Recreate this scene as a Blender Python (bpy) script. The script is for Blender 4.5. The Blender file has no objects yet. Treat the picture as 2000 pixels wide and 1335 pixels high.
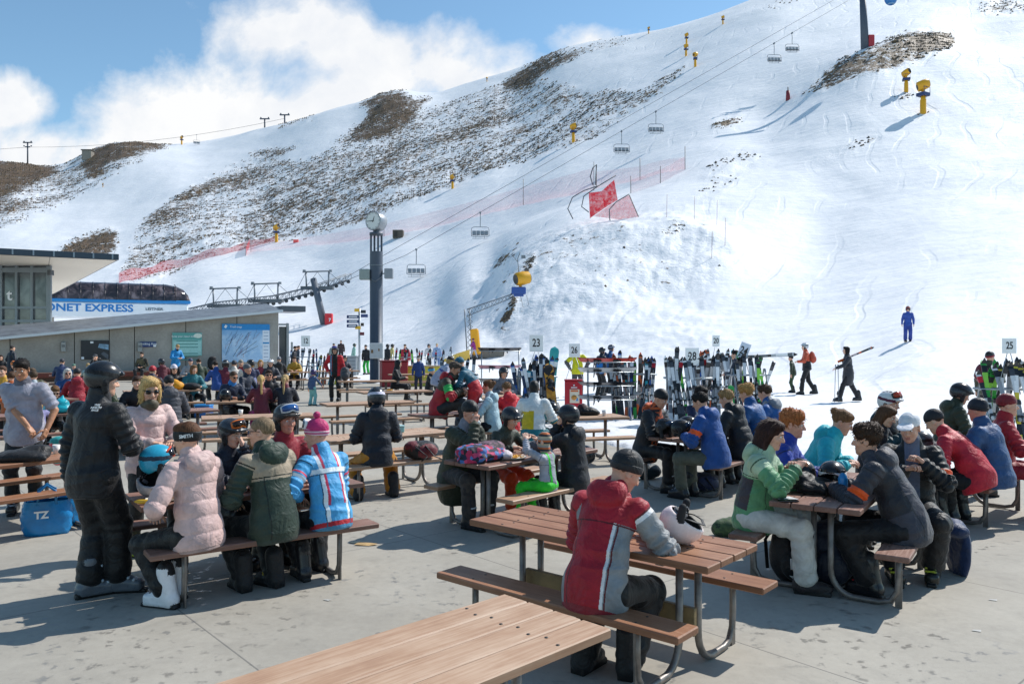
import bpy, bmesh, math, random
import numpy as np
from mathutils import Vector, Matrix, Quaternion, Euler
random.seed(7); np.random.seed(7)
R = math.radians
SC = bpy.context.scene
COL = SC.collection
F = 1546.0; CAMZ = 2.0; HY = 668.0

def at(px, py, z=0.0):
    "world point at height z on the sight line of a photo pixel (used to read positions off the photograph)"
    d = F * (CAMZ - z) / (py - HY)
    return Vector(((px - 1000) * d / F, d, z))

def atd(px, py, d):
    return Vector(((px - 1000) * d / F, d, CAMZ + (HY - py) * d / F))

# ---------------------------------------------------------------- materials
class NT:
    def __init__(s, tree):
        s.t = tree; s.t.nodes.clear()
    def n(s, typ, **kw):
        nd = s.t.nodes.new(typ)
        for k, v in kw.items():
            if k == 'i':
                for kk, vv in v.items():
                    if hasattr(vv, 'is_output') or isinstance(vv, bpy.types.NodeSocket): s.t.links.new(vv, nd.inputs[kk])
                    else: nd.inputs[kk].default_value = vv
            else: setattr(nd, k, v)
        return nd
    def l(s, a, b): s.t.links.new(a, b)
    def math(s, op, a, b=None, c=None, clamp=False):
        nd = s.t.nodes.new('ShaderNodeMath'); nd.operation = op; nd.use_clamp = clamp
        for i, v in enumerate((a, b, c)):
            if v is None: continue
            if isinstance(v, bpy.types.NodeSocket): s.t.links.new(v, nd.inputs[i])
            else: nd.inputs[i].default_value = v
        return nd.outputs[0]
    def ramp(s, fac, stops, interp='LINEAR'):
        nd = s.t.nodes.new('ShaderNodeValToRGB'); nd.color_ramp.interpolation = interp
        cr = nd.color_ramp
        while len(cr.elements) < len(stops): cr.elements.new(0.5)
        for e, (p, c) in zip(cr.elements, stops):
            e.position = p; e.color = c if len(c) == 4 else (*c, 1)
        s.t.links.new(fac, nd.inputs[0]); return nd.outputs[0]
    def mix(s, fac, a, b, typ='MIX'):
        nd = s.t.nodes.new('ShaderNodeMix'); nd.data_type = 'RGBA'; nd.blend_type = typ
        for sock, v in ((nd.inputs[0], fac), (nd.inputs[6], a), (nd.inputs[7], b)):
            if isinstance(v, bpy.types.NodeSocket): s.t.links.new(v, sock)
            elif isinstance(v, (int, float)): sock.default_value = v
            else: sock.default_value = (*v, 1) if len(v) == 3 else v
        return nd.outputs[2]
    def noise(s, scale, detail=3, rough=.55, vec=None, dist=0.0, out='Fac'):
        nd = s.t.nodes.new('ShaderNodeTexNoise')
        nd.inputs['Scale'].default_value = scale; nd.inputs['Detail'].default_value = detail
        nd.inputs['Roughness'].default_value = rough; nd.inputs['Distortion'].default_value = dist
        if vec is not None: s.t.links.new(vec, nd.inputs['Vector'])
        return nd.outputs[out]

def new_mat(name):
    m = bpy.data.materials.new(name); m.use_nodes = True
    g = NT(m.node_tree)
    out = g.n('ShaderNodeOutputMaterial'); b = g.n('ShaderNodeBsdfPrincipled')
    g.l(b.outputs[0], out.inputs[0])
    return m, g, b, out

def lin(c):
    "sRGB 0-255 or hex -> linear"
    if isinstance(c, str):
        c = c.lstrip('#'); c = ''.join(q*2 for q in c) if len(c) == 3 else c; c = [int(c[i:i+2], 16) for i in (0, 2, 4)]
    return tuple(((x/255)/12.92 if x/255 <= .04045 else ((x/255+.055)/1.055)**2.4) for x in c)

_mc = {}
def plain(col, rough=.5, metal=0.0, var=.12, scale=18, bump=.0, bscale=60, spec=.5, name='paint'):
    "surface with slight tone variation; col is linear"
    key = ('p', tuple(round(c, 4) for c in col), rough, metal, var, scale, bump, bscale, spec)
    if key in _mc: return _mc[key]
    m, g, b, o = new_mat(name)
    tc = g.n('ShaderNodeTexCoord')
    nz = g.noise(scale, 4, .6, tc.outputs['Object'])
    lo = tuple(c*(1-var) for c in col); hi = tuple(min(1, c*(1+var)) for c in col)
    g.l(g.ramp(nz, [(.3, lo), (.7, hi)]), b.inputs['Base Color'])
    b.inputs['Roughness'].default_value = rough; b.inputs['Metallic'].default_value = metal
    b.inputs['Specular IOR Level'].default_value = spec
    g.l(g.math('MULTIPLY_ADD', nz, .25, rough-.12), b.inputs['Roughness'])
    if bump:
        n2 = g.noise(bscale, 3, .6, tc.outputs['Object'])
        bp = g.n('ShaderNodeBump', i={'Strength': bump, 'Distance': .01}); g.l(n2, bp.inputs['Height']); g.l(bp.outputs[0], b.inputs['Normal'])
    _mc[key] = m; return m

def fabric(hexc, rough=.55, wr=.6, weave=True, sheen=.1, name='fabric'):
    key = ('f', hexc, rough, wr)
    if key in _mc: return _mc[key]
    col = lin(hexc)
    m, g, b, o = new_mat(name)
    tc = g.n('ShaderNodeTexCoord')
    nz = g.noise(9, 5, .6, tc.outputs['Object'], .6)
    lo = tuple(c*.72 for c in col); hi = tuple(min(1, c*1.12) for c in col)
    g.l(g.ramp(nz, [(.3, lo), (.68, hi)]), b.inputs['Base Color'])
    b.inputs['Roughness'].default_value = rough
    b.inputs['Specular IOR Level'].default_value = .35
    b.inputs['Sheen Weight'].default_value = sheen
    n2 = g.noise(8, 3, .5, tc.outputs['Object'], 1.6)
    n3 = g.noise(34, 2, .5, tc.outputs['Object'], .8)
    h = g.math('MULTIPLY_ADD', n3, .16, n2)
    bp = g.n('ShaderNodeBump', i={'Strength': wr, 'Distance': .028}); g.l(h, bp.inputs['Height']); g.l(bp.outputs[0], b.inputs['Normal'])
    _mc[key] = m; return m

def pattern(hexes, scale=26, kind='vor', name='patterned_fabric'):
    key = ('pt', tuple(hexes), scale, kind)
    if key in _mc: return _mc[key]
    m, g, b, o = new_mat(name)
    tc = g.n('ShaderNodeTexCoord')
    if kind == 'vor':
        v = g.n('ShaderNodeTexVoronoi', i={'Scale': scale}); g.l(tc.outputs['Object'], v.inputs['Vector'])
        sep = g.n('ShaderNodeSeparateColor'); g.l(v.outputs['Color'], sep.inputs[0]); f = sep.outputs[0]
    elif kind == 'band':
        sx = g.n('ShaderNodeSeparateXYZ'); g.l(tc.outputs['Object'], sx.inputs[0])
        f = g.math('FRACT', g.math('MULTIPLY', sx.outputs[2], scale))
    elif kind == 'plaid':
        sx = g.n('ShaderNodeSeparateXYZ'); g.l(tc.outputs['Object'], sx.inputs[0])
        fa = g.math('GREATER_THAN', g.math('FRACT', g.math('MULTIPLY', g.math('ADD', sx.outputs[0], sx.outputs[1]), scale)), .5)
        fb = g.math('GREATER_THAN', g.math('FRACT', g.math('MULTIPLY', sx.outputs[2], scale)), .5)
        f = g.math('MULTIPLY', g.math('ADD', fa, fb), .49)
    else:
        f = g.noise(scale, 2, .5, tc.outputs['Object'])
        f = g.math('MULTIPLY_ADD', f, 2.2, -.6, clamp=True)
    n = len(hexes)
    col = g.ramp(f, [(i/n, lin(h)) for i, h in enumerate(hexes)], 'CONSTANT')
    nz = g.noise(9, 4, .6, tc.outputs['Object'])
    g.l(g.mix(g.math('MULTIPLY', nz, .5), col, (.02, .02, .03), 'MIX'), b.inputs['Base Color'])
    b.inputs['Roughness'].default_value = .75; b.inputs['Sheen Weight'].default_value = .1
    n2 = g.noise(8, 3, .5, tc.outputs['Object'], 1.6)
    bp = g.n('ShaderNodeBump', i={'Strength': .42, 'Distance': .028}); g.l(n2, bp.inputs['Height']); g.l(bp.outputs[0], b.inputs['Normal'])
    _mc[key] = m; return m

def gloss(hexc, rough=.22, name='shell'):
    return plain(lin(hexc), rough, 0, .06, 30, .0, name=name)
def metal(hexc, rough=.4, name='metal'):
    return plain(lin(hexc), rough, .8, .15, 20, .06, 90, name=name)

# ---------------------------------------------------------------- mesh building
class MB:
    def __init__(s): s.v = []; s.f = []; s.m = []; s.s = []
    def add(s, verts, faces, mi=0, smooth=False):
        o = len(s.v); s.v += [tuple(v) for v in verts]
        for f in faces:
            s.f.append(tuple(i+o for i in f)); s.m.append(mi); s.s.append(smooth)
        return s
    def box(s, c, size, mi=0, rot=None, bev=0.0):
        hx, hy, hz = size[0]/2, size[1]/2, size[2]/2
        M = (rot.to_matrix() if isinstance(rot, (Euler, Quaternion)) else rot) if rot is not None else Matrix.Identity(3)
        c = Vector(c)
        if bev <= 0:
            vs = [c + M @ Vector((x*hx, y*hy, z*hz)) for z in (-1, 1) for y in (-1, 1) for x in (-1, 1)]
            return s.add(vs, [(0,2,3,1),(4,5,7,6),(0,1,5,4),(2,6,7,3),(0,4,6,2),(1,3,7,5)], mi)
        b = min(bev, hx*.9, hy*.9, hz*.9)
        vs = []; 
        for z in (-1, 1):
            for y in (-1, 1):
                for x in (-1, 1):
                    for a in range(3):
                        e = [hx-b, hy-b, hz-b]; e[a] += b
                        vs.append(c + M @ Vector((x*e[0], y*e[1], z*e[2])))
        def i(x, y, z, a): return ((z*2+y)*2+x)*3+a
        fs = []
        for sx in (0, 1):
            q = [i(sx,0,0,0), i(sx,1,0,0), i(sx,1,1,0), i(sx,0,1,0)]; fs.append(q if sx else q[::-1])
            q = [i(0,sx,0,1), i(0,sx,1,1), i(1,sx,1,1), i(1,sx,0,1)]; fs.append(q if sx else q[::-1])
            q = [i(0,0,sx,2), i(1,0,sx,2), i(1,1,sx,2), i(0,1,sx,2)]; fs.append(q if sx else q[::-1])
        for p in (0, 1):
            for q in (0, 1):
                sg = (p == q)
                e = [i(0,p,q,1), i(1,p,q,1), i(1,p,q,2), i(0,p,q,2)]; fs.append(e[::-1] if sg else e)
                e = [i(p,0,q,0), i(p,1,q,0), i(p,1,q,2), i(p,0,q,2)]; fs.append(e if sg else e[::-1])
                e = [i(p,q,0,0), i(p,q,1,0), i(p,q,1,1), i(p,q,0,1)]; fs.append(e[::-1] if sg else e)
                for r in (0, 1):
                    t = [i(p,q,r,0), i(p,q,r,1), i(p,q,r,2)]
                    fs.append(t if (p+q+r) % 2 == 1 else t[::-1])
        return s.add(vs, fs, mi)
    def tube(s, path, r, mi=0, n=8, caps=True, smooth=True, flat=1.0):
        P = [Vector(p) for p in path]; m = len(P)
        rr = r if hasattr(r, '__len__') else [r]*m
        t0 = (P[1]-P[0]).normalized()
        up = Vector((0, 0, 1)) if abs(t0.z) < .9 else Vector((0, 1, 0))
        u = t0.cross(up).normalized(); vs = []
        for k in range(m):
            t = ((P[min(k+1, m-1)]-P[max(k-1, 0)])).normalized()
            u = (u - t*u.dot(t)).normalized(); w = t.cross(u)
            for j in range(n):
                a = 2*math.pi*j/n
                vs.append(P[k] + u*math.cos(a)*rr[k] + w*math.sin(a)*rr[k]*flat)
        fs = [(k*n+j, k*n+(j+1) % n, (k+1)*n+(j+1) % n, (k+1)*n+j) for k in range(m-1) for j in range(n)]
        s.add(vs, fs, mi, smooth)
        if caps:
            o = len(s.v)-m*n
            s.f.append(tuple(o+j for j in reversed(range(n)))); s.m.append(mi); s.s.append(False)
            s.f.append(tuple(o+(m-1)*n+j for j in range(n))); s.m.append(mi); s.s.append(False)
        return s
    def lathe(s, prof, c=(0, 0, 0), mi=0, n=20, smooth=True, rot=None):
        c = Vector(c); M = rot if rot is not None else Matrix.Identity(3)
        vs = [c + M @ Vector((r*math.cos(2*math.pi*j/n), r*math.sin(2*math.pi*j/n), z)) for r, z in prof for j in range(n)]
        fs = [(k*n+j, k*n+(j+1) % n, (k+1)*n+(j+1) % n, (k+1)*n+j) for k in range(len(prof)-1) for j in range(n)]
        return s.add(vs, fs, mi, smooth)
    def prism(s, poly, z0, z1, mi=0, M=None):
        n = len(poly); T = M or Matrix.Identity(4)
        vs = [T @ Vector((x, y, z0)) for x, y in poly] + [T @ Vector((x, y, z1)) for x, y in poly]
        fs = [tuple(reversed(range(n))), tuple(range(n, 2*n))] + [(j, (j+1) % n, n+(j+1) % n, n+j) for j in range(n)]
        return s.add(vs, fs, mi)
    def quad(s, a, b, c, d, mi=0): return s.add([a, b, c, d], [(0, 1, 2, 3)], mi)
    def ell(s, c, r, mi=0, n=14, m=9, rot=None, smooth=True):
        c = Vector(c); M = rot if rot is not None else Matrix.Identity(3); vs = []
        for k in range(m+1):
            t = math.pi*k/m
            for j in range(n):
                a = 2*math.pi*j/n
                vs.append(c + M @ Vector((r[0]*math.sin(t)*math.cos(a), r[1]*math.sin(t)*math.sin(a), -r[2]*math.cos(t))))
        fs = [(k*n+j, k*n+(j+1) % n, (k+1)*n+(j+1) % n, (k+1)*n+j) for k in range(m) for j in range(n)]
        return s.add(vs, fs, mi, smooth)
    def arr(s, V, Q, mi, smooth=True):
        "numpy verts, faces, per-face material array (or int)"
        o = len(s.v); s.v += V.tolist()
        s.f += [tuple(q) for q in (Q+o).tolist()]
        k = len(Q)
        s.m += ([int(mi)]*k if np.isscalar(mi) else [int(x) for x in mi]); s.s += [smooth]*k
        return s
    def mesh(s, name, mats):
        me = bpy.data.meshes.new(name)
        me.from_pydata(s.v, [], s.f)
        for mt in mats: me.materials.append(mt)
        me.polygons.foreach_set('material_index', s.m)
        me.polygons.foreach_set('use_smooth', s.s)
        me.update(); return me
    def build(s, name, mats, parent=None, loc=None, rot=None):
        if not isinstance(mats, (list, tuple)): mats = [mats]
        return link(name, s.mesh(name, mats), parent, loc, rot)

def link(name, data, parent=None, loc=None, rot=None):
    o = bpy.data.objects.new(name, data); COL.objects.link(o)
    if parent is not None: o.parent = parent
    if loc is not None: o.location = loc
    if rot is not None: o.rotation_euler = rot
    return o
def tag(o, label, cat, group=None, kind=None):
    o['label'] = label; o['category'] = cat
    if group: o['group'] = group
    if kind: o['kind'] = kind
    return o
def thing(name, label, cat, loc=(0, 0, 0), rz=0.0, group=None):
    o = link(name, None, None, loc, (0, 0, rz)); o.empty_display_size = .1
    return tag(o, label, cat, group)
def structure(o):
    o['kind'] = 'structure'; return o
KIDS = None
def dup(root, loc=None, rz=None, label=None, group=None, scale=None, rot=None):
    "copy of a thing with copies of its parts and sub-parts (mesh data shared)"
    r = root.copy(); COL.objects.link(r)
    if loc is not None: r.location = loc
    if rz is not None: r.rotation_euler = (0, 0, rz)
    if rot is not None: r.rotation_euler = rot
    if scale is not None: r.scale = (scale,)*3
    if label: r['label'] = label
    if group: r['group'] = group
    for ch in list(root.children):
        c = ch.copy(); COL.objects.link(c); c.parent = r
        for g in list(ch.children):
            e = g.copy(); COL.objects.link(e); e.parent = c
    return r

_font = {}
def text_mesh(txt, size, ext=.004, bold=0.0, sx=1.0):
    "flat lettering mesh, centred, in the local XZ plane facing -Y"
    cu = bpy.data.curves.new('lettering', 'FONT'); cu.body = txt; cu.size = size; cu.extrude = ext
    cu.offset = bold; cu.align_x = 'CENTER'; cu.align_y = 'CENTER'; cu.resolution_u = 3
    ob = bpy.data.objects.new('lettering', cu); COL.objects.link(ob)
    bpy.context.view_layer.update()
    me = bpy.data.meshes.new_from_object(ob.evaluated_get(bpy.context.evaluated_depsgraph_get()))
    bpy.data.objects.remove(ob); bpy.data.curves.remove(cu)
    M = Matrix(((sx, 0, 0, 0), (0, 0, -1, 0), (0, 1, 0, 0), (0, 0, 0, 1)))
    me.transform(M); return me
def text(txt, size, mat, parent, loc, rot=(0, 0, 0), ext=.004, bold=0.0, sx=1.0, name='lettering'):
    me = text_mesh(txt, size, ext, bold, sx); me.materials.clear(); me.materials.append(mat)
    return link(name, me, parent, loc, rot)

# ---------------------------------------------------------------- noise (numpy)
_perm = np.random.RandomState(3).permutation(512)
_tab = np.random.RandomState(5).rand(512).astype(np.float32)
def vnoise(x, y):
    xi = np.floor(x).astype(np.int64); yi = np.floor(y).astype(np.int64)
    fx = x-xi; fy = y-yi
    fx = fx*fx*fx*(fx*(fx*6-15)+10); fy = fy*fy*fy*(fy*(fy*6-15)+10)
    def h(a, b): return _tab[(_perm[a & 511] + b*57) & 511]
    return (h(xi, yi)*(1-fx)+h(xi+1, yi)*fx)*(1-fy) + (h(xi, yi+1)*(1-fx)+h(xi+1, yi+1)*fx)*fy
def fbm(x, y, o=4, g=.5):
    t = 0; a = 1; n = 0
    for k in range(o):
        t = t + a*vnoise(x*2**k+17.3*k, y*2**k+9.1*k); n += a; a *= g
    return t/n - .5

# ---------------------------------------------------------------- implicit surfaces (surface nets)
def cap(a, b, r0, r1=None, id=0, k=None, op='+'): return dict(t='c', a=np.array(a, float), b=np.array(b, float), r0=r0, r1=r0 if r1 is None else r1, id=id, k=k, op=op)
def ell(c, r, M=None, id=0, k=None, op='+'): return dict(t='e', c=np.array(c, float), r=np.array(r, float), M=np.eye(3) if M is None else np.array(M), id=id, k=k, op=op)
def rbox(c, h, rd=.01, M=None, id=0, k=None, op='+'): return dict(t='b', c=np.array(c, float), r=np.array(h, float), rd=rd, M=np.eye(3) if M is None else np.array(M), id=id, k=k, op=op)
def plane(p, n, id=None): return dict(t='p', p=np.array(p, float), n=np.array(n, float)/np.linalg.norm(n), op='cut', id=id)

def _bb(p):
    if p['t'] == 'c':
        r = max(p['r0'], p['r1']); return np.minimum(p['a'], p['b'])-r, np.maximum(p['a'], p['b'])+r
    e = np.abs(p['M']) @ (p['r'] + p.get('rd', 0)); return p['c']-e, p['c']+e

def _ev(p, X, Y, Z):
    if p['t'] == 'c':
        a = p['a']; ba = p['b']-a; L = max(float(ba @ ba), 1e-9)
        x = X-a[0]; y = Y-a[1]; z = Z-a[2]
        h = np.clip((x*ba[0]+y*ba[1]+z*ba[2])/L, 0, 1)
        return np.sqrt((x-h*ba[0])**2+(y-h*ba[1])**2+(z-h*ba[2])**2) - (p['r0']+(p['r1']-p['r0'])*h)
    c = p['c']; M = p['M']; x = X-c[0]; y = Y-c[1]; z = Z-c[2]
    u = M[0, 0]*x+M[1, 0]*y+M[2, 0]*z; v = M[0, 1]*x+M[1, 1]*y+M[2, 1]*z; w = M[0, 2]*x+M[1, 2]*y+M[2, 2]*z
    r = p['r']
    if p['t'] == 'e':
        k0 = np.sqrt((u/r[0])**2+(v/r[1])**2+(w/r[2])**2)+1e-6
        k1 = np.sqrt((u/r[0]**2)**2+(v/r[1]**2)**2+(w/r[2]**2)**2)+1e-6
        return k0*(k0-1)/k1
    u = np.abs(u)-r[0]; v = np.abs(v)-r[1]; w = np.abs(w)-r[2]
    return np.sqrt(np.maximum(u, 0)**2+np.maximum(v, 0)**2+np.maximum(w, 0)**2)+np.minimum(np.maximum(u, np.maximum(v, w)), 0)-p['rd']

def snet(prims, res, k=.03, smooth=2):
    adds = [p for p in prims if p['op'] == '+']
    bbs = [_bb(p) for p in adds]
    lo = np.min([b[0] for b in bbs], 0)-3*res; hi = np.max([b[1] for b in bbs], 0)+3*res
    n = np.ceil((hi-lo)/res).astype(int)+1
    D = np.full(n, 1.0, np.float32); BD = np.full(n, 9.0, np.float32); ID = np.zeros(n, np.int16)
    ax = [lo[i]+res*np.arange(n[i], dtype=np.float32) for i in range(3)]
    for p in prims:
        kk = k if p.get('k') is None else p['k']
        if p['op'] == 'cut':
            d = (ax[0][:, None, None]-p['p'][0])*p['n'][0]+(ax[1][None, :, None]-p['p'][1])*p['n'][1]+(ax[2][None, None, :]-p['p'][2])*p['n'][2]
            np.maximum(D, d, out=D); continue
        a, b = _bb(p); pad = kk+3*res
        i0 = np.clip(((a-pad-lo)/res).astype(int), 0, n-1); i1 = np.clip(((b+pad-lo)/res).astype(int)+2, 1, n)
        sl = tuple(slice(i0[i], i1[i]) for i in range(3))
        X = ax[0][sl[0]][:, None, None]; Y = ax[1][sl[1]][None, :, None]; Z = ax[2][sl[2]][None, None, :]
        d = _ev(p, X, Y, Z).astype(np.float32)
        sub = D[sl]
        if p['op'] == '-':
            h = np.clip(.5-.5*(sub+d)/kk, 0, 1) if kk > 0 else None
            D[sl] = (sub*(1-h)-d*h+kk*h*(1-h)) if kk > 0 else np.maximum(sub, -d)
            if p['id'] is not None and p['id'] >= 0:
                msk = np.abs(d) < res*1.5; ID[sl][msk] = p['id']
        else:
            h = np.clip(.5+.5*(sub-d)/kk, 0, 1) if kk > 0 else (d < sub).astype(np.float32)
            D[sl] = sub*(1-h)+d*h-kk*h*(1-h)
            bd = BD[sl]; msk = d < bd
            bd[msk] = d[msk]; ID[sl][msk] = p['id']
    S = D < 0
    c = [(0,0,0),(1,0,0),(0,1,0),(1,1,0),(0,0,1),(1,0,1),(0,1,1),(1,1,1)]
    cnt = np.zeros(n-1, np.int8)
    for q in c: cnt += S[q[0]:n[0]-1+q[0], q[1]:n[1]-1+q[1], q[2]:n[2]-1+q[2]]
    act = (cnt > 0) & (cnt < 8)
    I = np.argwhere(act)
    if len(I) == 0: return np.zeros((0, 3)), np.zeros((0, 4), int), np.zeros(0, int)
    vid = np.full(n-1, -1, np.int64); vid[act] = np.arange(len(I))
    dv = [D[I[:, 0]+q[0], I[:, 1]+q[1], I[:, 2]+q[2]] for q in c]
    acc = np.zeros((len(I), 3)); num = np.zeros(len(I))
    for i in range(8):
        for b in range(3):
            j = i | (1 << b)
            if j == i: continue
            d0, d1 = dv[i], dv[j]; m = (d0 < 0) != (d1 < 0)
            t = np.where(m, d0/np.where(m, d0-d1, 1), 0)
            pt = np.array(c[i], float)[None, :].repeat(len(I), 0); pt[:, b] += t
            acc += pt*m[:, None]; num += m
    V = (I+acc/num[:, None])*res+lo
    vi = ID[I[:, 0], I[:, 1], I[:, 2]]
    Q = []
    for axn in range(3):
        u, v = (axn+1) % 3, (axn+2) % 3
        s0 = [slice(1, n[i]-1) for i in range(3)]; s1 = list(s0)
        s0[axn] = slice(0, n[axn]-1); s1[axn] = slice(1, n[axn])
        A = S[tuple(s0)]; B = S[tuple(s1)]
        for flip, m in ((False, A & ~B), (True, ~A & B)):
            E = np.argwhere(m)
            if not len(E): continue
            E[:, u] += 1; E[:, v] += 1
            o = []
            for du, dw in ((0, 0), (1, 0), (1, 1), (0, 1)):
                e = E.copy(); e[:, u] -= 1-du; e[:, v] -= 1-dw
                o.append(vid[e[:, 0], e[:, 1], e[:, 2]])
            q = np.stack(o, 1)
            Q.append(q[:, ::-1] if flip else q)
    Q = np.concatenate(Q)
    for _ in range(smooth):
        s = np.zeros_like(V); w = np.zeros(len(V))
        for a_ in range(4):
            p0 = Q[:, a_]; p1 = Q[:, (a_+1) % 4]
            np.add.at(s, p0, V[p1]); np.add.at(w, p0, 1)
        V = V*.5 + .5*s/np.maximum(w, 1)[:, None]
    return V, Q, vi
def vnormals(V, Q):
    n = np.cross(V[Q[:, 2]]-V[Q[:, 0]], V[Q[:, 3]]-V[Q[:, 1]])
    N = np.zeros_like(V)
    for a in range(4): np.add.at(N, Q[:, a], n)
    return N/np.maximum(np.linalg.norm(N, axis=1), 1e-9)[:, None]
# ================================================================ camera, light, sky
cam = bpy.data.cameras.new('camera'); cam_o = bpy.data.objects.new('camera', cam); COL.objects.link(cam_o)
cam.sensor_width = 36; cam.lens = 36*F/2000; cam.clip_start = .05; cam.clip_end = 5000
cam_o.location = (0, 0, CAMZ); cam_o.rotation_euler = (R(90), 0, 0)
SC.camera = cam_o
SC.view_settings.view_transform = 'Standard'; SC.view_settings.look = 'None'; SC.view_settings.exposure = 0
SUN_EL, SUN_AZ = R(45), R(56)
sdir = Vector((math.sin(SUN_AZ)*math.cos(SUN_EL), math.cos(SUN_AZ)*math.cos(SUN_EL), math.sin(SUN_EL)))
sl = bpy.data.lights.new('sun', 'SUN'); sl.energy = 4.8; sl.angle = R(.53); sl.color = (1, .965, .91)
so = bpy.data.objects.new('sun', sl); COL.objects.link(so); so.rotation_euler = sdir.to_track_quat('Z', 'Y').to_euler(); so.location = (30, 30, 40)

W = bpy.data.worlds.new('World'); SC.world = W; W.use_nodes = True
g = NT(W.node_tree)
wo = g.n('ShaderNodeOutputWorld'); bg = g.n('ShaderNodeBackground', i={'Strength': .15}); g.l(bg.outputs[0], wo.inputs[0])
sky = g.n('ShaderNodeTexSky'); sky.sky_type = 'NISHITA'; sky.sun_disc = False
sky.sun_elevation = SUN_EL; sky.sun_rotation = SUN_AZ; sky.altitude = 1200; sky.air_density = 1.0; sky.dust_density = .4; sky.ozone_density = 2.0
tc = g.n('ShaderNodeTexCoord'); sp = g.n('ShaderNodeSeparateXYZ'); g.l(tc.outputs['Generated'], sp.inputs[0])
yy = g.math('MAXIMUM', sp.outputs[1], .12)
az = g.math('DIVIDE', sp.outputs[0], yy); el = g.math('DIVIDE', sp.outputs[2], yy)
cv = g.n('ShaderNodeCombineXYZ'); g.l(az, cv.inputs[0]); g.l(el, cv.inputs[1])
n1 = g.noise(6.5, 10, .6, cv.outputs[0], .15); n2 = g.noise(2.1, 3, .5, cv.outputs[0])
n3 = g.noise(11, 7, .6, cv.outputs[0], .2)
def cloud(cx, cy, rx, ry):
    a = g.math('DIVIDE', g.math('SUBTRACT', az, (cx-1000)/F), rx/F); e = g.math('DIVIDE', g.math('SUBTRACT', el, (HY-cy)/F), ry/F)
    return g.math('SUBTRACT', 1.0, g.math('SQRT', g.math('ADD', g.math('MULTIPLY', a, a), g.math('MULTIPLY', e, e))))
mask = None
for c in ((600, 230, 340, 170), (540, 60, 170, 120), (880, 140, 140, 110), (100, 340, 430, 140), (1165, 95, 110, 55), (20, 215, 130, 70),
          (985, 170, 170, 95), (330, 260, 280, 150), (730, 150, 190, 110), (640, 90, 130, 90), (60, 300, 220, 95)):
    e = cloud(*c); mask = e if mask is None else g.math('SMOOTH_MAX', mask, e, .12)
mask = g.math('MULTIPLY', mask, 1.15)
dens = g.math('ADD', mask, g.math('MULTIPLY_ADD', n1, 3.0, -1.45))
dens = g.math('MULTIPLY_ADD', dens, 1.5, -.1, clamp=True)
dens = g.math('SMOOTHSTEP', dens, 0, 1) if False else g.math('POWER', dens, 1.1)
shade = g.ramp(g.math('MULTIPLY_ADD', n3, .6, g.math('MULTIPLY', n2, .4)), [(.34, (5.3, 5.6, 6.1)), (.58, (6.6, 6.65, 6.7))])
tint = g.mix(1.0, sky.outputs[0], (1.04, 1.20, 1.12), 'MULTIPLY')
g.l(g.mix(dens, tint, shade), bg.inputs['Color'])

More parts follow.
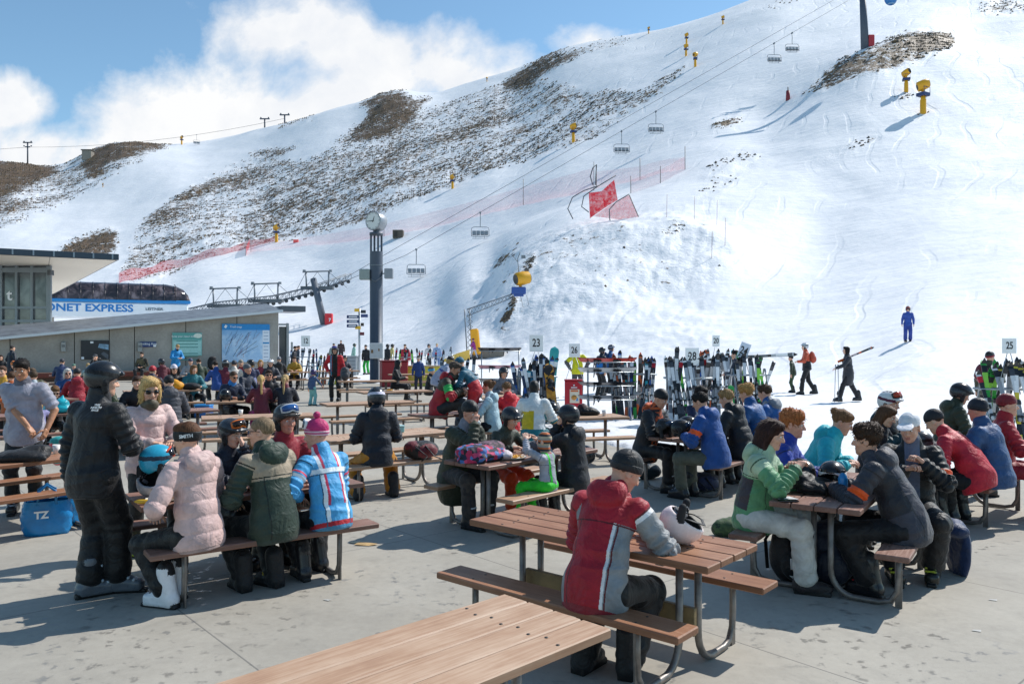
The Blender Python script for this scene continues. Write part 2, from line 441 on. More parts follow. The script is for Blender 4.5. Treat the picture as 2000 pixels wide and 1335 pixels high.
# ================================================================ terrain
# ground profiles: per azimuth a list of (distance, elevation row), read as a survey of the valley side
PROF = {
 -500: [(60,712),(100,690),(150,620),(250,490),(330,400),(400,365),(520,372)],
 -150: [(60,712),(100,688),(150,600),(220,500),(290,410),(350,345),(400,325),(520,338)],
 0:    [(60,712),(100,688),(150,590),(200,505),(260,425),(330,357),(400,314),(520,326)],
 115:  [(60,712),(100,688),(150,585),(200,500),(270,410),(340,345),(395,322),(520,332)],
 180:  [(60,712),(100,688),(150,580),(200,497),(270,400),(340,325),(385,291),(520,308)],
 240:  [(60,712),(100,688),(150,570),(200,490),(270,390),(345,300),(385,277),(520,296)],
 330:  [(60,713),(100,688),(145,580),(185,500),(240,405),(310,325),(375,283),(520,300)],
 400:  [(60,713),(100,685),(135,590),(170,510),(230,410),(300,330),(385,276),(520,290)],
 500:  [(60,713),(95,690),(130,590),(160,520),(215,420),(290,320),(370,252),(520,266)],
 620:  [(60,714),(90,692),(122,600),(150,520),(200,410),(260,312),(340,221),(520,240)],
 700:  [(60,714),(85,693),(110,610),(145,500),(195,390),(260,290),(330,205),(375,200),(520,222)],
 770:  [(60,714),(82,693),(108,600),(142,480),(190,370),(255,280),(315,190),(345,177),(520,205)],
 850:  [(60,713),(74,690),(100,600),(138,470),(190,350),(255,255),(330,181),(520,195)],
 900:  [(57,706),(64,662),(70,643),(78,632),(95,570),(130,470),(185,345),(250,245),(335,166),(520,180)],
 960:  [(55,712),(60,688),(67,628),(75,574),(83,566),(98,540),(135,432),(190,315),(250,225),(330,149),(520,160)],
 1000: [(54,714),(59,682),(67,602),(77,522),(85,508),(100,490),(135,417),(190,305),(250,215),(325,139),(520,150)],
 1100: [(52,715),(57,670),(66,570),(80,465),(92,440),(125,395),(165,300),(210,225),(270,120),(300,95),(480,105)],
 1200: [(50,716),(56,664),(66,560),(80,438),(90,422),(118,372),(152,290),(200,190),(260,100),(290,71),(480,85)],
 1300: [(48,718),(55,655),(64,590),(78,440),(88,416),(112,350),(148,255),(190,160),(250,80),(275,56),(480,70)],
 1400: [(45,722),(54,655),(62,602),(76,462),(88,414),(106,345),(146,228),(185,125),(235,45),(265,28),(480,30)],
 1500: [(42,728),(50,672),(60,610),(72,520),(88,415),(104,345),(142,232),(180,100),(225,15),(270,-12),(480,-15)],
 1600: [(38,735),(46,680),(58,610),(74,515),(90,410),(108,315),(140,185),(156,135),(180,82),(220,10),(300,-80),(480,-120)],
 1690: [(33,745),(42,690),(56,605),(74,490),(94,370),(114,268),(136,155),(150,96),(162,92),(180,65),(220,0),(300,-100),(480,-160)],
 1800: [(28,765),(38,680),(50,610),(64,525),(84,400),(104,295),(119,222),(140,130),(152,76),(166,72),(182,45),(220,-15),(300,-120),(480,-200)],
 1900: [(26,775),(36,690),(50,595),(64,505),(84,385),(104,280),(122,195),(142,110),(165,72),(185,30),(220,-35),(300,-140),(480,-240)],
 2000: [(25,782),(34,700),(50,580),(66,475),(84,370),(104,265),(124,170),(146,90),(170,40),(190,10),(220,-60),(300,-170),(480,-280)],
 2300: [(24,785),(34,690),(50,560),(66,440),(84,325),(104,215),(124,120),(150,20),(180,-60),(300,-220),(480,-330)],
 2900: [(24,780),(34,680),(50,520),(66,390),(84,260),(104,150),(124,60),(150,-60),(300,-330),(480,-450)],
}
EDGE = [(-900,742),(560,738),(640,742),(700,748),(860,752),(900,758),(960,775),(1050,832),(1200,872),(1400,893),(1640,905),(2000,930),(2400,950),(3200,990)]
def edge_d(px):
    return 2*F/(np.interp(px, [e[0] for e in EDGE], [e[1] for e in EDGE])-HY)
RING = np.concatenate([np.array([5.0]), np.exp(np.arange(math.log(7), math.log(560), .0085))])
COLS = np.concatenate([np.arange(-700, -60, 12), np.arange(-60, 2060, 3.6), np.arange(2064, 2900, 12)])
def _grow(d, arr):
    ds = [a[0] for a in arr]; zs = [CAMZ+(HY-a[1])*a[0]/F for a in arr]
    # ease from the flat terrace up to the first control point
    ds = [0, ds[0]*.78]+ds; zs = [0, 0]+zs
    return np.interp(d, ds, zs)
keys = sorted(PROF)
G = np.stack([_grow(RING, PROF[k]) for k in keys])                # keys x rings
# smooth over distance
ker = np.exp(-np.linspace(-2, 2, 13)**2); ker /= ker.sum()
Gp = np.pad(G, ((0, 0), (6, 6)), 'edge'); G = np.stack([np.convolve(r, ker, 'valid') for r in Gp])
idx = np.clip(np.searchsorted(keys, COLS)-1, 0, len(keys)-2); k0 = np.array(keys)[idx]; k1 = np.array(keys)[idx+1]
t = ((COLS-k0)/(k1-k0))[:, None]; 
# cubic (catmull-rom, clamped) across azimuth
m = np.zeros_like(G)
for i in range(len(keys)):
    a, b = max(i-1, 0), min(i+1, len(keys)-1); m[i] = (G[b]-G[a])/(keys[b]-keys[a])
h = (k1-k0)[:, None]
ZT = G[idx]*(2*t**3-3*t**2+1)+m[idx]*h*(t**3-2*t**2+t)+G[idx+1]*(-2*t**3+3*t**2)+m[idx+1]*h*(t**3-t**2)
kc = np.exp(-np.linspace(-2, 2, 21)**2); kc /= kc.sum()
ZT = np.stack([np.convolve(np.pad(ZT[:, j], 10, 'edge'), kc, 'valid') for j in range(ZT.shape[1])], 1)
DD = np.broadcast_to(RING[None, :], ZT.shape); PXC = np.broadcast_to(COLS[:, None], ZT.shape)
XT = (PXC-1000)*DD/F
PYC = HY-(ZT-CAMZ)*F/DD
# bare ground survey: polygons (position read from the photo) with a cover density
MW, MH = 900, 300
def mpx(x): return (x+200)/2400*MW
def mpy(y): return (y+60)/760*MH
gx, gy = np.meshgrid(np.arange(MW), np.arange(MH))
RK = np.zeros((MH, MW), np.float32)
def poly(pts, v, mode='max'):
    X = [mpx(p[0]) for p in pts]; Y = [mpy(p[1]) for p in pts]; ins = np.zeros((MH, MW), bool)
    j = len(pts)-1
    for i in range(len(pts)):
        c = ((Y[i] > gy) != (Y[j] > gy)) & (gx < (X[j]-X[i])*(gy-Y[i])/(Y[j]-Y[i]+1e-9)+X[i]); ins ^= c; j = i
    if mode == 'max': RK[ins] = np.maximum(RK[ins], v)
    else: RK[ins] = v
poly([(-200,320),(0,308),(60,312),(118,322),(90,345),(40,368),(-20,392),(-200,450)], .95)
poly([(-200,430),(0,372),(60,345),(170,290),(250,275),(335,283),(300,300),(240,330),(190,365),(110,400),(40,430),(-30,455),(-200,520)], .5)
poly([(165,300),(200,280),(300,274),(337,284),(270,296),(215,318),(185,345),(160,330)], .95)
poly([(-60,395),(30,380),(60,395),(20,420),(-60,435)], .7)
poly([(108,497),(150,468),(210,446),(240,452),(228,480),(222,500),(180,520),(120,520)], .9)
poly([(225,550),(255,480),(290,425),(335,385),(400,345),(470,318),(545,306),(600,318),(650,290),(690,255),(740,250),(800,225),(880,195),(1010,150),(1130,170),(1240,180),(1345,128),(1330,150),(1200,236),(1160,262),(1060,306),(960,342),(850,382),(760,408),(690,432),(600,462),(520,478),(430,498),(330,530),(260,560)], .52)
poly([(290,425),(340,385),(420,345),(520,330),(560,345),(470,365),(420,375),(370,420),(310,440)], .66)
poly([(480,300),(520,288),(590,286),(560,300),(500,312)], .7)
poly([(640,285),(690,255),(735,232),(775,232),(800,215),(815,190),(775,175),(735,182),(690,212),(740,215),(700,240)], .85)
poly([(735,200),(770,176),(808,188),(850,186),(830,205),(790,235),(740,262),(690,280),(650,285),(700,250)], .88)
poly([(520,365),(620,345),(760,310),(880,250),(960,225),(1000,215),(960,255),(860,300),(780,350),(640,380),(700,400),(560,420),(470,440)], .6)
poly([(980,160),(1040,120),(1090,97),(1130,98),(1110,118),(1050,150),(1000,180)], .85)
poly([(1090,100),(1150,84),(1200,70),(1240,74),(1180,95),(1120,112)], .6)
poly([(620,222),(560,237),(520,250),(560,246),(620,230)], .7)
poly([(1000,245),(1080,222),(1200,190),(1100,235),(1010,270)], .55)
poly([(1290,150),(1345,120),(1340,140),(1300,165)], .6)
poly([(1562,182),(1600,152),(1640,118),(1690,98),(1760,74),(1840,66),(1862,76),(1850,105),(1790,125),(1720,138),(1660,158),(1600,178)], .72)
poly([(1770,80),(1840,68),(1858,80),(1848,105),(1800,110),(1765,98)], .95)
poly([(1390,243),(1410,230),(1440,226),(1450,238),(1420,250),(1395,252)], .8)
poly([(1742,186),(1760,172),(1785,176),(1780,188)], .8)
poly([(1780,226),(1800,216),(1828,210),(1812,222)], .75)
poly([(940,540),(1000,480),(1080,445),(1200,432),(1330,430),(1400,432),(1420,470),(1380,560),(1200,600),(1050,640),(940,650),(905,620)], .27)
poly([(985,650),(1000,610),(990,580),(1005,575),(1015,615),(1000,660)], .8)
poly([(985,530),(1000,500),(1015,495),(1012,525),(995,540)], .75)
poly([(1240,452),(1290,430),(1320,432),(1300,446)], .62)
poly([(1900,8),(1960,0),(2010,6),(2000,22),(1930,26)], .5)
poly([(1380,45),(1440,28),(1500,8),(1520,-10),(1600,-30),(1560,5),(1460,30)], .35)
poly([(1330,370),(1390,320),(1420,300),(1500,310),(1420,350),(1360,390)], .26)
poly([(1650,280),(1720,255),(1740,262),(1680,292),(1560,330)], .33)
for _ in range(6):
    P_ = np.pad(RK, 2, 'edge'); RK = sum(P_[2+dy:2+dy+MH, 2+dx:2+dx+MW] for dy in (-1, 0, 1) for dx in (-1, 0, 1))/9
def rk_at(px, py):
    ix = np.clip(mpx(px), 0, MW-1).astype(int); iy = np.clip(mpy(py), 0, MH-1).astype(int); return RK[iy, ix]
wx = fbm(XT*.05, DD*.05, 3)*60; wy = fbm(XT*.05+40, DD*.05+11, 3)*40
RA = rk_at(PXC+wx*120/np.maximum(DD, 60), PYC+wy*120/np.maximum(DD, 60))
away = np.clip((DD-45)/40, 0, 1)
ZT = ZT+fbm(XT*.03, DD*.03, 3)*1.6*away + fbm(XT*.11, DD*.11, 3)*.55*away
rough = np.clip(RA*1.6, 0, 1)
kn = ((PXC > 880) & (PXC < 1460) & (DD > 52) & (DD < 92))
kn = kn*np.clip((PXC-880)/80, 0, 1)*np.clip((1460-PXC)/80, 0, 1)
ZT = ZT+(fbm(XT*.3, DD*.3, 4)*(1.3*rough+.36*kn) + fbm(XT*1.5, DD*1.5, 3)*(.22*kn+.2*rough))
ZT = ZT+fbm(XT*.3, DD*.3, 4)*.11*np.clip((DD-20)/20, 0, 1)
# snow next to the terrace: a thin trodden edge, falling away under the slab
sd = DD-edge_d(PXC)+fbm(XT*.9, DD*.9, 3)*1.2
ZT = ZT+np.where(sd > 0, .03+fbm(XT*2.2, DD*2.2, 3)*.07*np.clip(1.5-DD/60, 0, 1), -.12*np.clip(-sd/.3, 0, 1)+.03*np.clip(1+sd/.3, 0, 1))
nc, nr = ZT.shape
V = np.stack([XT, DD, ZT], -1).reshape(-1, 3)
ii, jj = np.meshgrid(np.arange(nc-1), np.arange(nr-1), indexing='ij')
Q = np.stack([ii*nr+jj, (ii+1)*nr+jj, (ii+1)*nr+jj+1, ii*nr+jj+1], -1).reshape(-1, 4)
me = bpy.data.meshes.new('snow_slope')
me.vertices.add(len(V)); me.vertices.foreach_set('co', V.ravel())
me.loops.add(Q.size); me.loops.foreach_set('vertex_index', Q.ravel())
me.polygons.add(len(Q)); me.polygons.foreach_set('loop_start', np.arange(0, Q.size, 4)); me.polygons.foreach_set('loop_total', np.full(len(Q), 4))
me.polygons.foreach_set('use_smooth', np.ones(len(Q), bool)); me.update(); me.validate()
at_ = me.attributes.new('cover', 'FLOAT', 'POINT'); at_.data.foreach_set('value', RA.ravel().astype(np.float32))
at2 = me.attributes.new('trodden', 'FLOAT', 'POINT'); at2.data.foreach_set('value', (np.exp(-np.maximum(sd, 0)/3.5)*np.clip(1.4-DD/70, .2, 1)).ravel().astype(np.float32))
m, g, b, o = new_mat('snow_and_tussock')
tc = g.n('ShaderNodeTexCoord'); cvr = g.n('ShaderNodeAttribute', attribute_name='cover').outputs['Fac']
P = tc.outputs['Object']
nA = g.noise(.62, 6, .72, P); nB = g.noise(2.1, 4, .65, P); nC = g.noise(.06, 3, .5, P)
tus = g.math('MULTIPLY_ADD', nB, .42, g.math('MULTIPLY', nA, .58))
th = g.math('MULTIPLY_ADD', cvr, .325, -.186)       # more cover -> lower threshold
th = g.math('MULTIPLY_ADD', nC, .26, g.math('SUBTRACT', th, .13))
rk = g.math('MULTIPLY', g.math('ADD', g.math('SUBTRACT', tus, .5), th), 24.0, clamp=True)
rk = g.math('MULTIPLY', rk, g.math('GREATER_THAN', cvr, .02))
nD = g.noise(.9, 4, .7, P)
brown = g.ramp(nD, [(.3, (.035, .030, .024)), (.43, (.085, .060, .037)), (.55, (.20, .135, .075)), (.62, (.10, .072, .045)), (.72, (.06, .052, .045))])
dense = g.math('MULTIPLY_ADD', cvr, 2.2, -1.2, clamp=True)
brown = g.mix(g.math('MULTIPLY', dense, .35), brown, (.10, .055, .028))
nS = g.noise(.7, 5, .6, P)
snow = g.ramp(nS, [(.3, (.76, .775, .80)), (.6, (.845, .845, .85))])
edg = g.n('ShaderNodeAttribute', attribute_name='trodden').outputs['Fac']
sl_ = g.math('MULTIPLY', edg, g.math('MULTIPLY_ADD', g.noise(1.6, 5, .7, P), 3.2, -1.0, clamp=True))
snow = g.mix(g.math('MULTIPLY', sl_, .55), snow, (.50, .48, .45))
wv = g.n('ShaderNodeTexWave', i={'Scale': .085, 'Distortion': 9.0, 'Detail': 2.0, 'Detail Scale': .6}); wm = g.n('ShaderNodeMapping'); wm.inputs['Rotation'].default_value = (0, 0, .5); g.l(P, wm.inputs[0]); g.l(wm.outputs[0], wv.inputs['Vector'])
trk = g.math('MULTIPLY', g.math('MULTIPLY_ADD', wv.outputs['Fac'], 14, -12.6, clamp=True), g.math('MULTIPLY_ADD', g.noise(.09, 2, .5, P), 5, -2.2, clamp=True))
g.l(g.mix(rk, snow, brown), b.inputs['Base Color'])
b.inputs['Roughness'].default_value = .65; b.inputs['Specular IOR Level'].default_value = .25
bn = g.noise(1.1, 7, .68, P); bw = g.n('ShaderNodeTexNoise'); bw.inputs['Scale'].default_value = .5; bw.inputs['Detail'].default_value = 6
mp = g.n('ShaderNodeMapping'); mp.inputs['Scale'].default_value = (.45, 1.6, 1.6); mp.inputs['Rotation'].default_value = (0, 0, -.35); g.l(P, mp.inputs[0]); g.l(mp.outputs[0], bw.inputs['Vector'])
hh = g.math('ADD', g.math('MULTIPLY', bn, .15), g.math('MULTIPLY', bw.outputs['Fac'], .30))
fine = g.math('MULTIPLY', g.noise(2.6, 3, .6, P), g.math('MULTIPLY_ADD', cvr, 2.0, 0.0, clamp=True))
hh = g.math('MULTIPLY_ADD', fine, .32, hh)
hh = g.math('MULTIPLY_ADD', rk, .25, hh)
hh = g.math('MULTIPLY_ADD', trk, -.10, hh)
bp = g.n('ShaderNodeBump', i={'Strength': .5, 'Distance': 1.0}); g.l(hh, bp.inputs['Height']); g.l(bp.outputs[0], b.inputs['Normal'])
me.materials.append(m)
terrain = structure(link('snow_slope', me))
SNOWMAT = m
def ground(px, py):
    "first terrain point on the sight line of a photo pixel"
    ci = int(np.argmin(np.abs(COLS-px)))
    row = HY-(ZT[ci]-CAMZ)*F/RING
    ok = np.where((row <= py) & (RING > 20))[0]
    j = ok[0] if len(ok) else int(np.argmin(np.where(RING > 20, row, 1e9))); j0 = max(j-1, 0)
    if not len(ok): py = row[j]
    r0, r1 = row[j0], row[j]; f = 0 if r0 == r1 else (r0-py)/(r0-r1); f = min(max(f, 0), 1)
    d = RING[j0]+(RING[j]-RING[j0])*f
    return Vector(((px-1000)*d/F, d, ZT[ci, j0]+(ZT[ci, j]-ZT[ci, j0])*f))
def zground(x, y):
    px = 1000+x*F/y; ci = int(np.clip(np.searchsorted(COLS, px), 1, nc-1)); j = int(np.clip(np.searchsorted(RING, y), 1, nr-1))
    tx = (px-COLS[ci-1])/(COLS[ci]-COLS[ci-1]); ty = (y-RING[j-1])/(RING[j]-RING[j-1])
    return (ZT[ci-1, j-1]*(1-tx)+ZT[ci, j-1]*tx)*(1-ty)+(ZT[ci-1, j]*(1-tx)+ZT[ci, j]*tx)*ty

# tussock clumps: uncountable low tufts of grass and stone, one object
_r = np.random.RandomState(12); RAf = RA.ravel(); wgt = np.where((V[:, 1] > 60) & (RAf > .18) & (PXC.ravel() > -60) & (PXC.ravel() < 2060), np.clip(RAf-.12, 0, .62)**1.4*V[:, 1]**.4, 0); wgt = wgt*np.where(V[:, 1] < 95, np.where(RAf < .45, .035, .8), 1); wgt = wgt*(fbm((V[:, 0]+V[:, 1]*.5)*.045, (V[:, 1]-V[:, 0]*.5)*.16, 3)*5+.7).clip(.03, 2.5)
sel = _r.choice(len(V), 15500, replace=False, p=wgt/wgt.sum()); TV = []; TF = []; TM = []
for j in sel:
    p = V[j]; d_ = p[1]; rad = _r.uniform(.2, .5)*(.5+d_/340)*(.7 if d_ < 95 else 1); hh_ = rad*_r.uniform(.5, 1.0); k_ = len(TV); a0 = _r.rand()*6.3
    for q in range(5): a_ = a0+q*1.2566; rr_ = rad*_r.uniform(.6, 1.25); TV.append((p[0]+math.cos(a_)*rr_*1.3, p[1]+math.sin(a_)*rr_, p[2]-rad*.5+math.sin(a_)*rr_*.35))
    TV.append((p[0]+_r.uniform(-.3, .3)*rad, p[1]-.2*rad, p[2]+hh_*.7))
    for q in range(5): TF.append((k_+q, k_+(q+1) % 5, k_+5)); TM.append(0 if _r.rand() < .5 else 1 if _r.rand() < .6 else 2)
mbt = MB(); mbt.v = TV; mbt.f = TF; mbt.m = TM; mbt.s = [False]*len(TF)
tag(mbt.build('tussock_grass', [plain((.075, .052, .032), .8, 0, .4, .5, name='tussock_dark'), plain((.21, .135, .068), .8, 0, .4, .5, name='tussock_brown'), plain((.10, .085, .07), .8, 0, .4, .5, name='stone')]), 'brown tussock grass and stones poking through the snow on the rocky slopes', 'tussock', None, 'stuff')
# ---------------------------------------------------------------- terrace (one concrete sheet)
pts = [(-60, -40), (60, -40), (60, 9.2)]
for px in range(3200, -1000, -40):
    d = float(edge_d(px)); x = (px-1000)*d/F
    if -58 < x < 58: pts.append((x, d+.25*math.sin(px*.05)+.1*math.sin(px*.21)))
pts.append((-60, 42))
bm = bmesh.new(); vs = [bm.verts.new((x, y, 0)) for x, y in pts]; bm.faces.new(vs); bmesh.ops.triangulate(bm, faces=bm.faces)
me = bpy.data.meshes.new('terrace'); bm.to_mesh(me); bm.free()
m, g, b, o = new_mat('concrete_terrace')
tc = g.n('ShaderNodeTexCoord'); P = tc.outputs['Object']
mp = g.n('ShaderNodeMapping'); mp.inputs['Rotation'].default_value = (0, 0, R(-41)); mp.inputs['Location'].default_value = (.6, 1.05, 0); g.l(P, mp.inputs[0])
s2 = g.n('ShaderNodeSeparateXYZ'); g.l(mp.outputs[0], s2.inputs[0])
def joint(sock, w):
    f = g.math('ABSOLUTE', g.math('SUBTRACT', g.math('FRACT', g.math('DIVIDE', sock, w)), .5))
    return g.math('GREATER_THAN', f, .5-.006/w*1.0)
J = g.math('MAXIMUM', joint(s2.outputs[0], 2.6), joint(s2.outputs[1], 2.6))
def cell(sock): return g.math('FLOOR', g.math('ADD', g.math('DIVIDE', sock, 2.6), .5))
cc = g.n('ShaderNodeCombineXYZ'); g.l(cell(s2.outputs[0]), cc.inputs[0]); g.l(cell(s2.outputs[1]), cc.inputs[1])
wn = g.n('ShaderNodeTexWhiteNoise'); g.l(cc.outputs[0], wn.inputs['Vector'])
a = g.noise(.8, 6, .6, P); bN = g.noise(14, 4, .7, P); cN = g.noise(160, 2, .6, P)
base = g.ramp(g.math('ADD', g.math('MULTIPLY', a, .55), g.math('ADD', g.math('MULTIPLY', bN, .25), g.math('MULTIPLY', wn.outputs['Value'], .07))),
              [(.3, (.325, .297, .25)), (.62, (.465, .43, .365))])
base = g.mix(g.math('MULTIPLY', g.math('GREATER_THAN', cN, .62), .35), base, (.22, .21, .2))
sp1 = g.math('MULTIPLY_ADD', g.noise(9.5, 4, .62, P, .1), 16, -9.15, clamp=True)     # damp blots
zone = g.math('MULTIPLY_ADD', g.noise(.6, 3, .5, P), 9, -3.9, clamp=True)
spots = g.math('MULTIPLY', sp1, zone)
v = g.n('ShaderNodeTexVoronoi', i={'Scale': 1.7}); g.l(P, v.inputs['Vector'])
gum = g.math('LESS_THAN', v.outputs['Distance'], .035)
base = g.mix(g.math('MULTIPLY', spots, .42), base, (.085, .083, .08))
scuff = g.math('MULTIPLY_ADD', g.noise(2.3, 6, .7, P, .6), 5, -2.6, clamp=True)
base = g.mix(g.math('MULTIPLY', scuff, .28), base, (.17, .16, .145))
base = g.mix(g.math('MULTIPLY', gum, .5), base, (.12, .12, .12))
base = g.mix(g.math('MULTIPLY', J, .6), base, (.09, .09, .09))
g.l(base, b.inputs['Base Color'])
g.l(g.math('MULTIPLY_ADD', spots, -.5, .78), b.inputs['Roughness']); b.inputs['Specular IOR Level'].default_value = .35
hb = g.math('SUBTRACT', g.math('ADD', g.math('MULTIPLY', bN, .3), g.math('MULTIPLY', cN, .5)), g.math('MULTIPLY', J, 2.0))
bp = g.n('ShaderNodeBump', i={'Strength': .35, 'Distance': .004}); g.l(hb, bp.inputs['Height']); g.l(bp.outputs[0], b.inputs['Normal'])
me.materials.append(m)
structure(link('terrace', me))
# snow plain behind the viewer and to the sides, so the ground reaches all round
MB().quad((-900, -900, -.2), (900, -900, -.2), (900, 900, -.2), (-900, 900, -.2)).build('snow_field', SNOWMAT)['kind'] = 'structure'
# ================================================================ people
def sines(V, f, seed, warp=.8):
    r = np.random.RandomState(seed); o = np.zeros(len(V))
    for k in range(5):
        d = r.normal(size=3); d /= np.linalg.norm(d); d2 = r.normal(size=3); d2 /= np.linalg.norm(d2)
        o += np.sin(f*(.7+.6*r.rand())*(V@d)+r.rand()*6.28+warp*np.sin(f*.55*(V@d2)+r.rand()*6.28))
    return o/5
def npv(v): return np.array(v, float)
def unit(v): v = npv(v); return v/max(np.linalg.norm(v), 1e-9)
def frame(fwd, up):
    "3x3 with columns right, forward, up"
    f = unit(fwd); r = unit(np.cross(f, up)); u = np.cross(r, f); return np.stack([r, f, u], 1)
def Rx(a): c, s = math.cos(a), math.sin(a); return np.array([[1, 0, 0], [0, c, -s], [0, s, c]])
def Ry(a): c, s = math.cos(a), math.sin(a); return np.array([[c, 0, s], [0, 1, 0], [-s, 0, c]])
def Rz(a): c, s = math.cos(a), math.sin(a); return np.array([[c, -s, 0], [s, c, 0], [0, 0, 1]])

# ---- canonical heads, hands, boots, hair, headgear (each grown once per level of detail)
_can = {}; HEADS = {}
def canon(key, fn):
    if key not in _can: _can[key] = fn()
    return _can[key]
def head_prims():
    P = [ell((0, -.012, .030), (.075, .094, .086), id=0), ell((0, .020, -.032), (.061, .068, .086), id=0, k=.03),
         ell((0, .036, -.088), (.040, .044, .032), id=0, k=.03), ell((0, .070, -.100), (.017, .015, .015), id=0, k=.02),
         cap((-.034, .074, .024), (.034, .074, .024), .013, id=0, k=.015), ell((.036, .060, -.028), (.022,)*3, id=0, k=.02), ell((-.036, .060, -.028), (.022,)*3, id=0, k=.02),
         cap((0, -.015, -.06), (0, -.035, -.185), .053, .058, id=0, k=.03),
         ell((.030, .098, .004), (.017, .016, .011), id=0, op='-', k=.012), ell((-.030, .098, .004), (.017, .016, .011), id=0, op='-', k=.012),
         cap((0, .084, .010), (0, .107, -.030), .008, .0125, id=0, k=.012), ell((.013, .096, -.034), (.009, .011, .008), id=0, k=.008), ell((-.013, .096, -.034), (.009, .011, .008), id=0, k=.008),
         cap((-.018, .0835, -.0635), (.018, .0835, -.0635), .0042, id=1, k=.006), cap((-.014, .0835, -.0735), (.014, .0835, -.0735), .0048, id=1, k=.006)]
    for s in (-1, 1):
        P.append(ell((s*.077, -.010, -.008), (.009, .022, .033), M=Rz(s*-.35), id=0, k=.008))
        P.append(ell((s*.084, -.004, -.006), (.006, .011, .018), op='-', id=-1, k=.005))
    return P
def head_mesh(res): return canon(('head', res), lambda: snet(head_prims(), res, .02, 1))
def hand_mesh(curl, res, glove=False):
    def f():
        gr = 1.35 if glove else 1.0
        P = [rbox((0, .045, 0), (.030, .036, .007), .008*gr, id=0), cap((0, -.05, 0), (0, .02, 0), .022*gr, .024*gr, id=0, k=.02)]
        for x, L, y0 in ((.031, .056, .078), (.0105, .072, .084), (-.0105, .078, .085), (-.031, .070, .080)):
            p = npv((x, y0, 0)); a = 0; sp = x*2.2
            for j, (fr, bend) in enumerate(((.45, .55), (.32, .95), (.23, .7))):
                a += curl*bend+.05
                d = npv((sp*.5, math.cos(a), -math.sin(a))); q = p+d*L*fr
                P.append(cap(p, q, (.0092-.001*j)*gr, (.0086-.001*j)*gr, id=0, k=.004)); p = q
        p = npv((-.024, .018, -.006))
        for d, L, r in (((-.75, .6, -.3), .042, .0125), ((-.35, .85, -.4*curl-.15), .032, .0105), ((-.1, .9, -.55*curl-.1), .026, .0092)):
            q = p+unit(d)*L; P.append(cap(p, q, r*gr, r*gr*.92, id=0, k=.006)); p = q
        return snet(P, res, .008, 1)
    return canon(('hand', round(curl, 2), res, glove), f)
def boot_mesh(kind, res):
    def f():
        if kind == 'ski':
            P = [rbox((0, .055, .058), (.030, .105, .020), .022, id=0), ell((0, .135, .062), (.046, .055, .042), id=0, k=.03),
                 cap((0, -.035, .075), (0, .012, .27), .060, .066, id=0, k=.03), ell((0, -.055, .06), (.045, .045, .05), id=0, k=.03),
                 cap((0, -.005, .255), (0, .012, .30), .056, .058, id=3, k=.01), rbox((0, .055, .014), (.030, .150, .008), .008, id=1, k=.005),
                 cap((0, .0, .10), (0, .08, .10), .048, .04, id=0, k=.03)]
            for y, z, a in ((.125, .107, 0), (.085, .125, .2), (.062, .18, 1.2), (.078, .24, 1.25)):
                P.append(rbox((.012, y, z), (.040, .006, .006), .005, M=Rx(-a), id=2, k=.002))
        elif kind == 'board':
            P = [ell((0, .06, .055), (.055, .150, .055), id=0), cap((0, -.035, .06), (0, -.01, .26), .066, .072, id=0, k=.05), rbox((0, .05, .015), (.036, .130, .010), .012, id=1, k=.01),
                 rbox((0, .06, .112), (.040, .012, .008), .008, M=Rx(-.5), id=2, k=.004), rbox((0, .052, .18), (.03, .012, .008), .008, M=Rx(-1.2), id=2, k=.004)]
        else:
            P = [ell((0, .05, .05), (.046, .125, .045), id=0), cap((0, -.04, .05), (0, -.03, .13), .045, .045, id=0, k=.04), rbox((0, .045, .012), (.03, .115, .006), .010, id=1, k=.008)]
        return snet(P+[plane((0, 0, 0), (0, 0, -1))], res, .02, 1)
    return canon(('boot', kind, res), f)
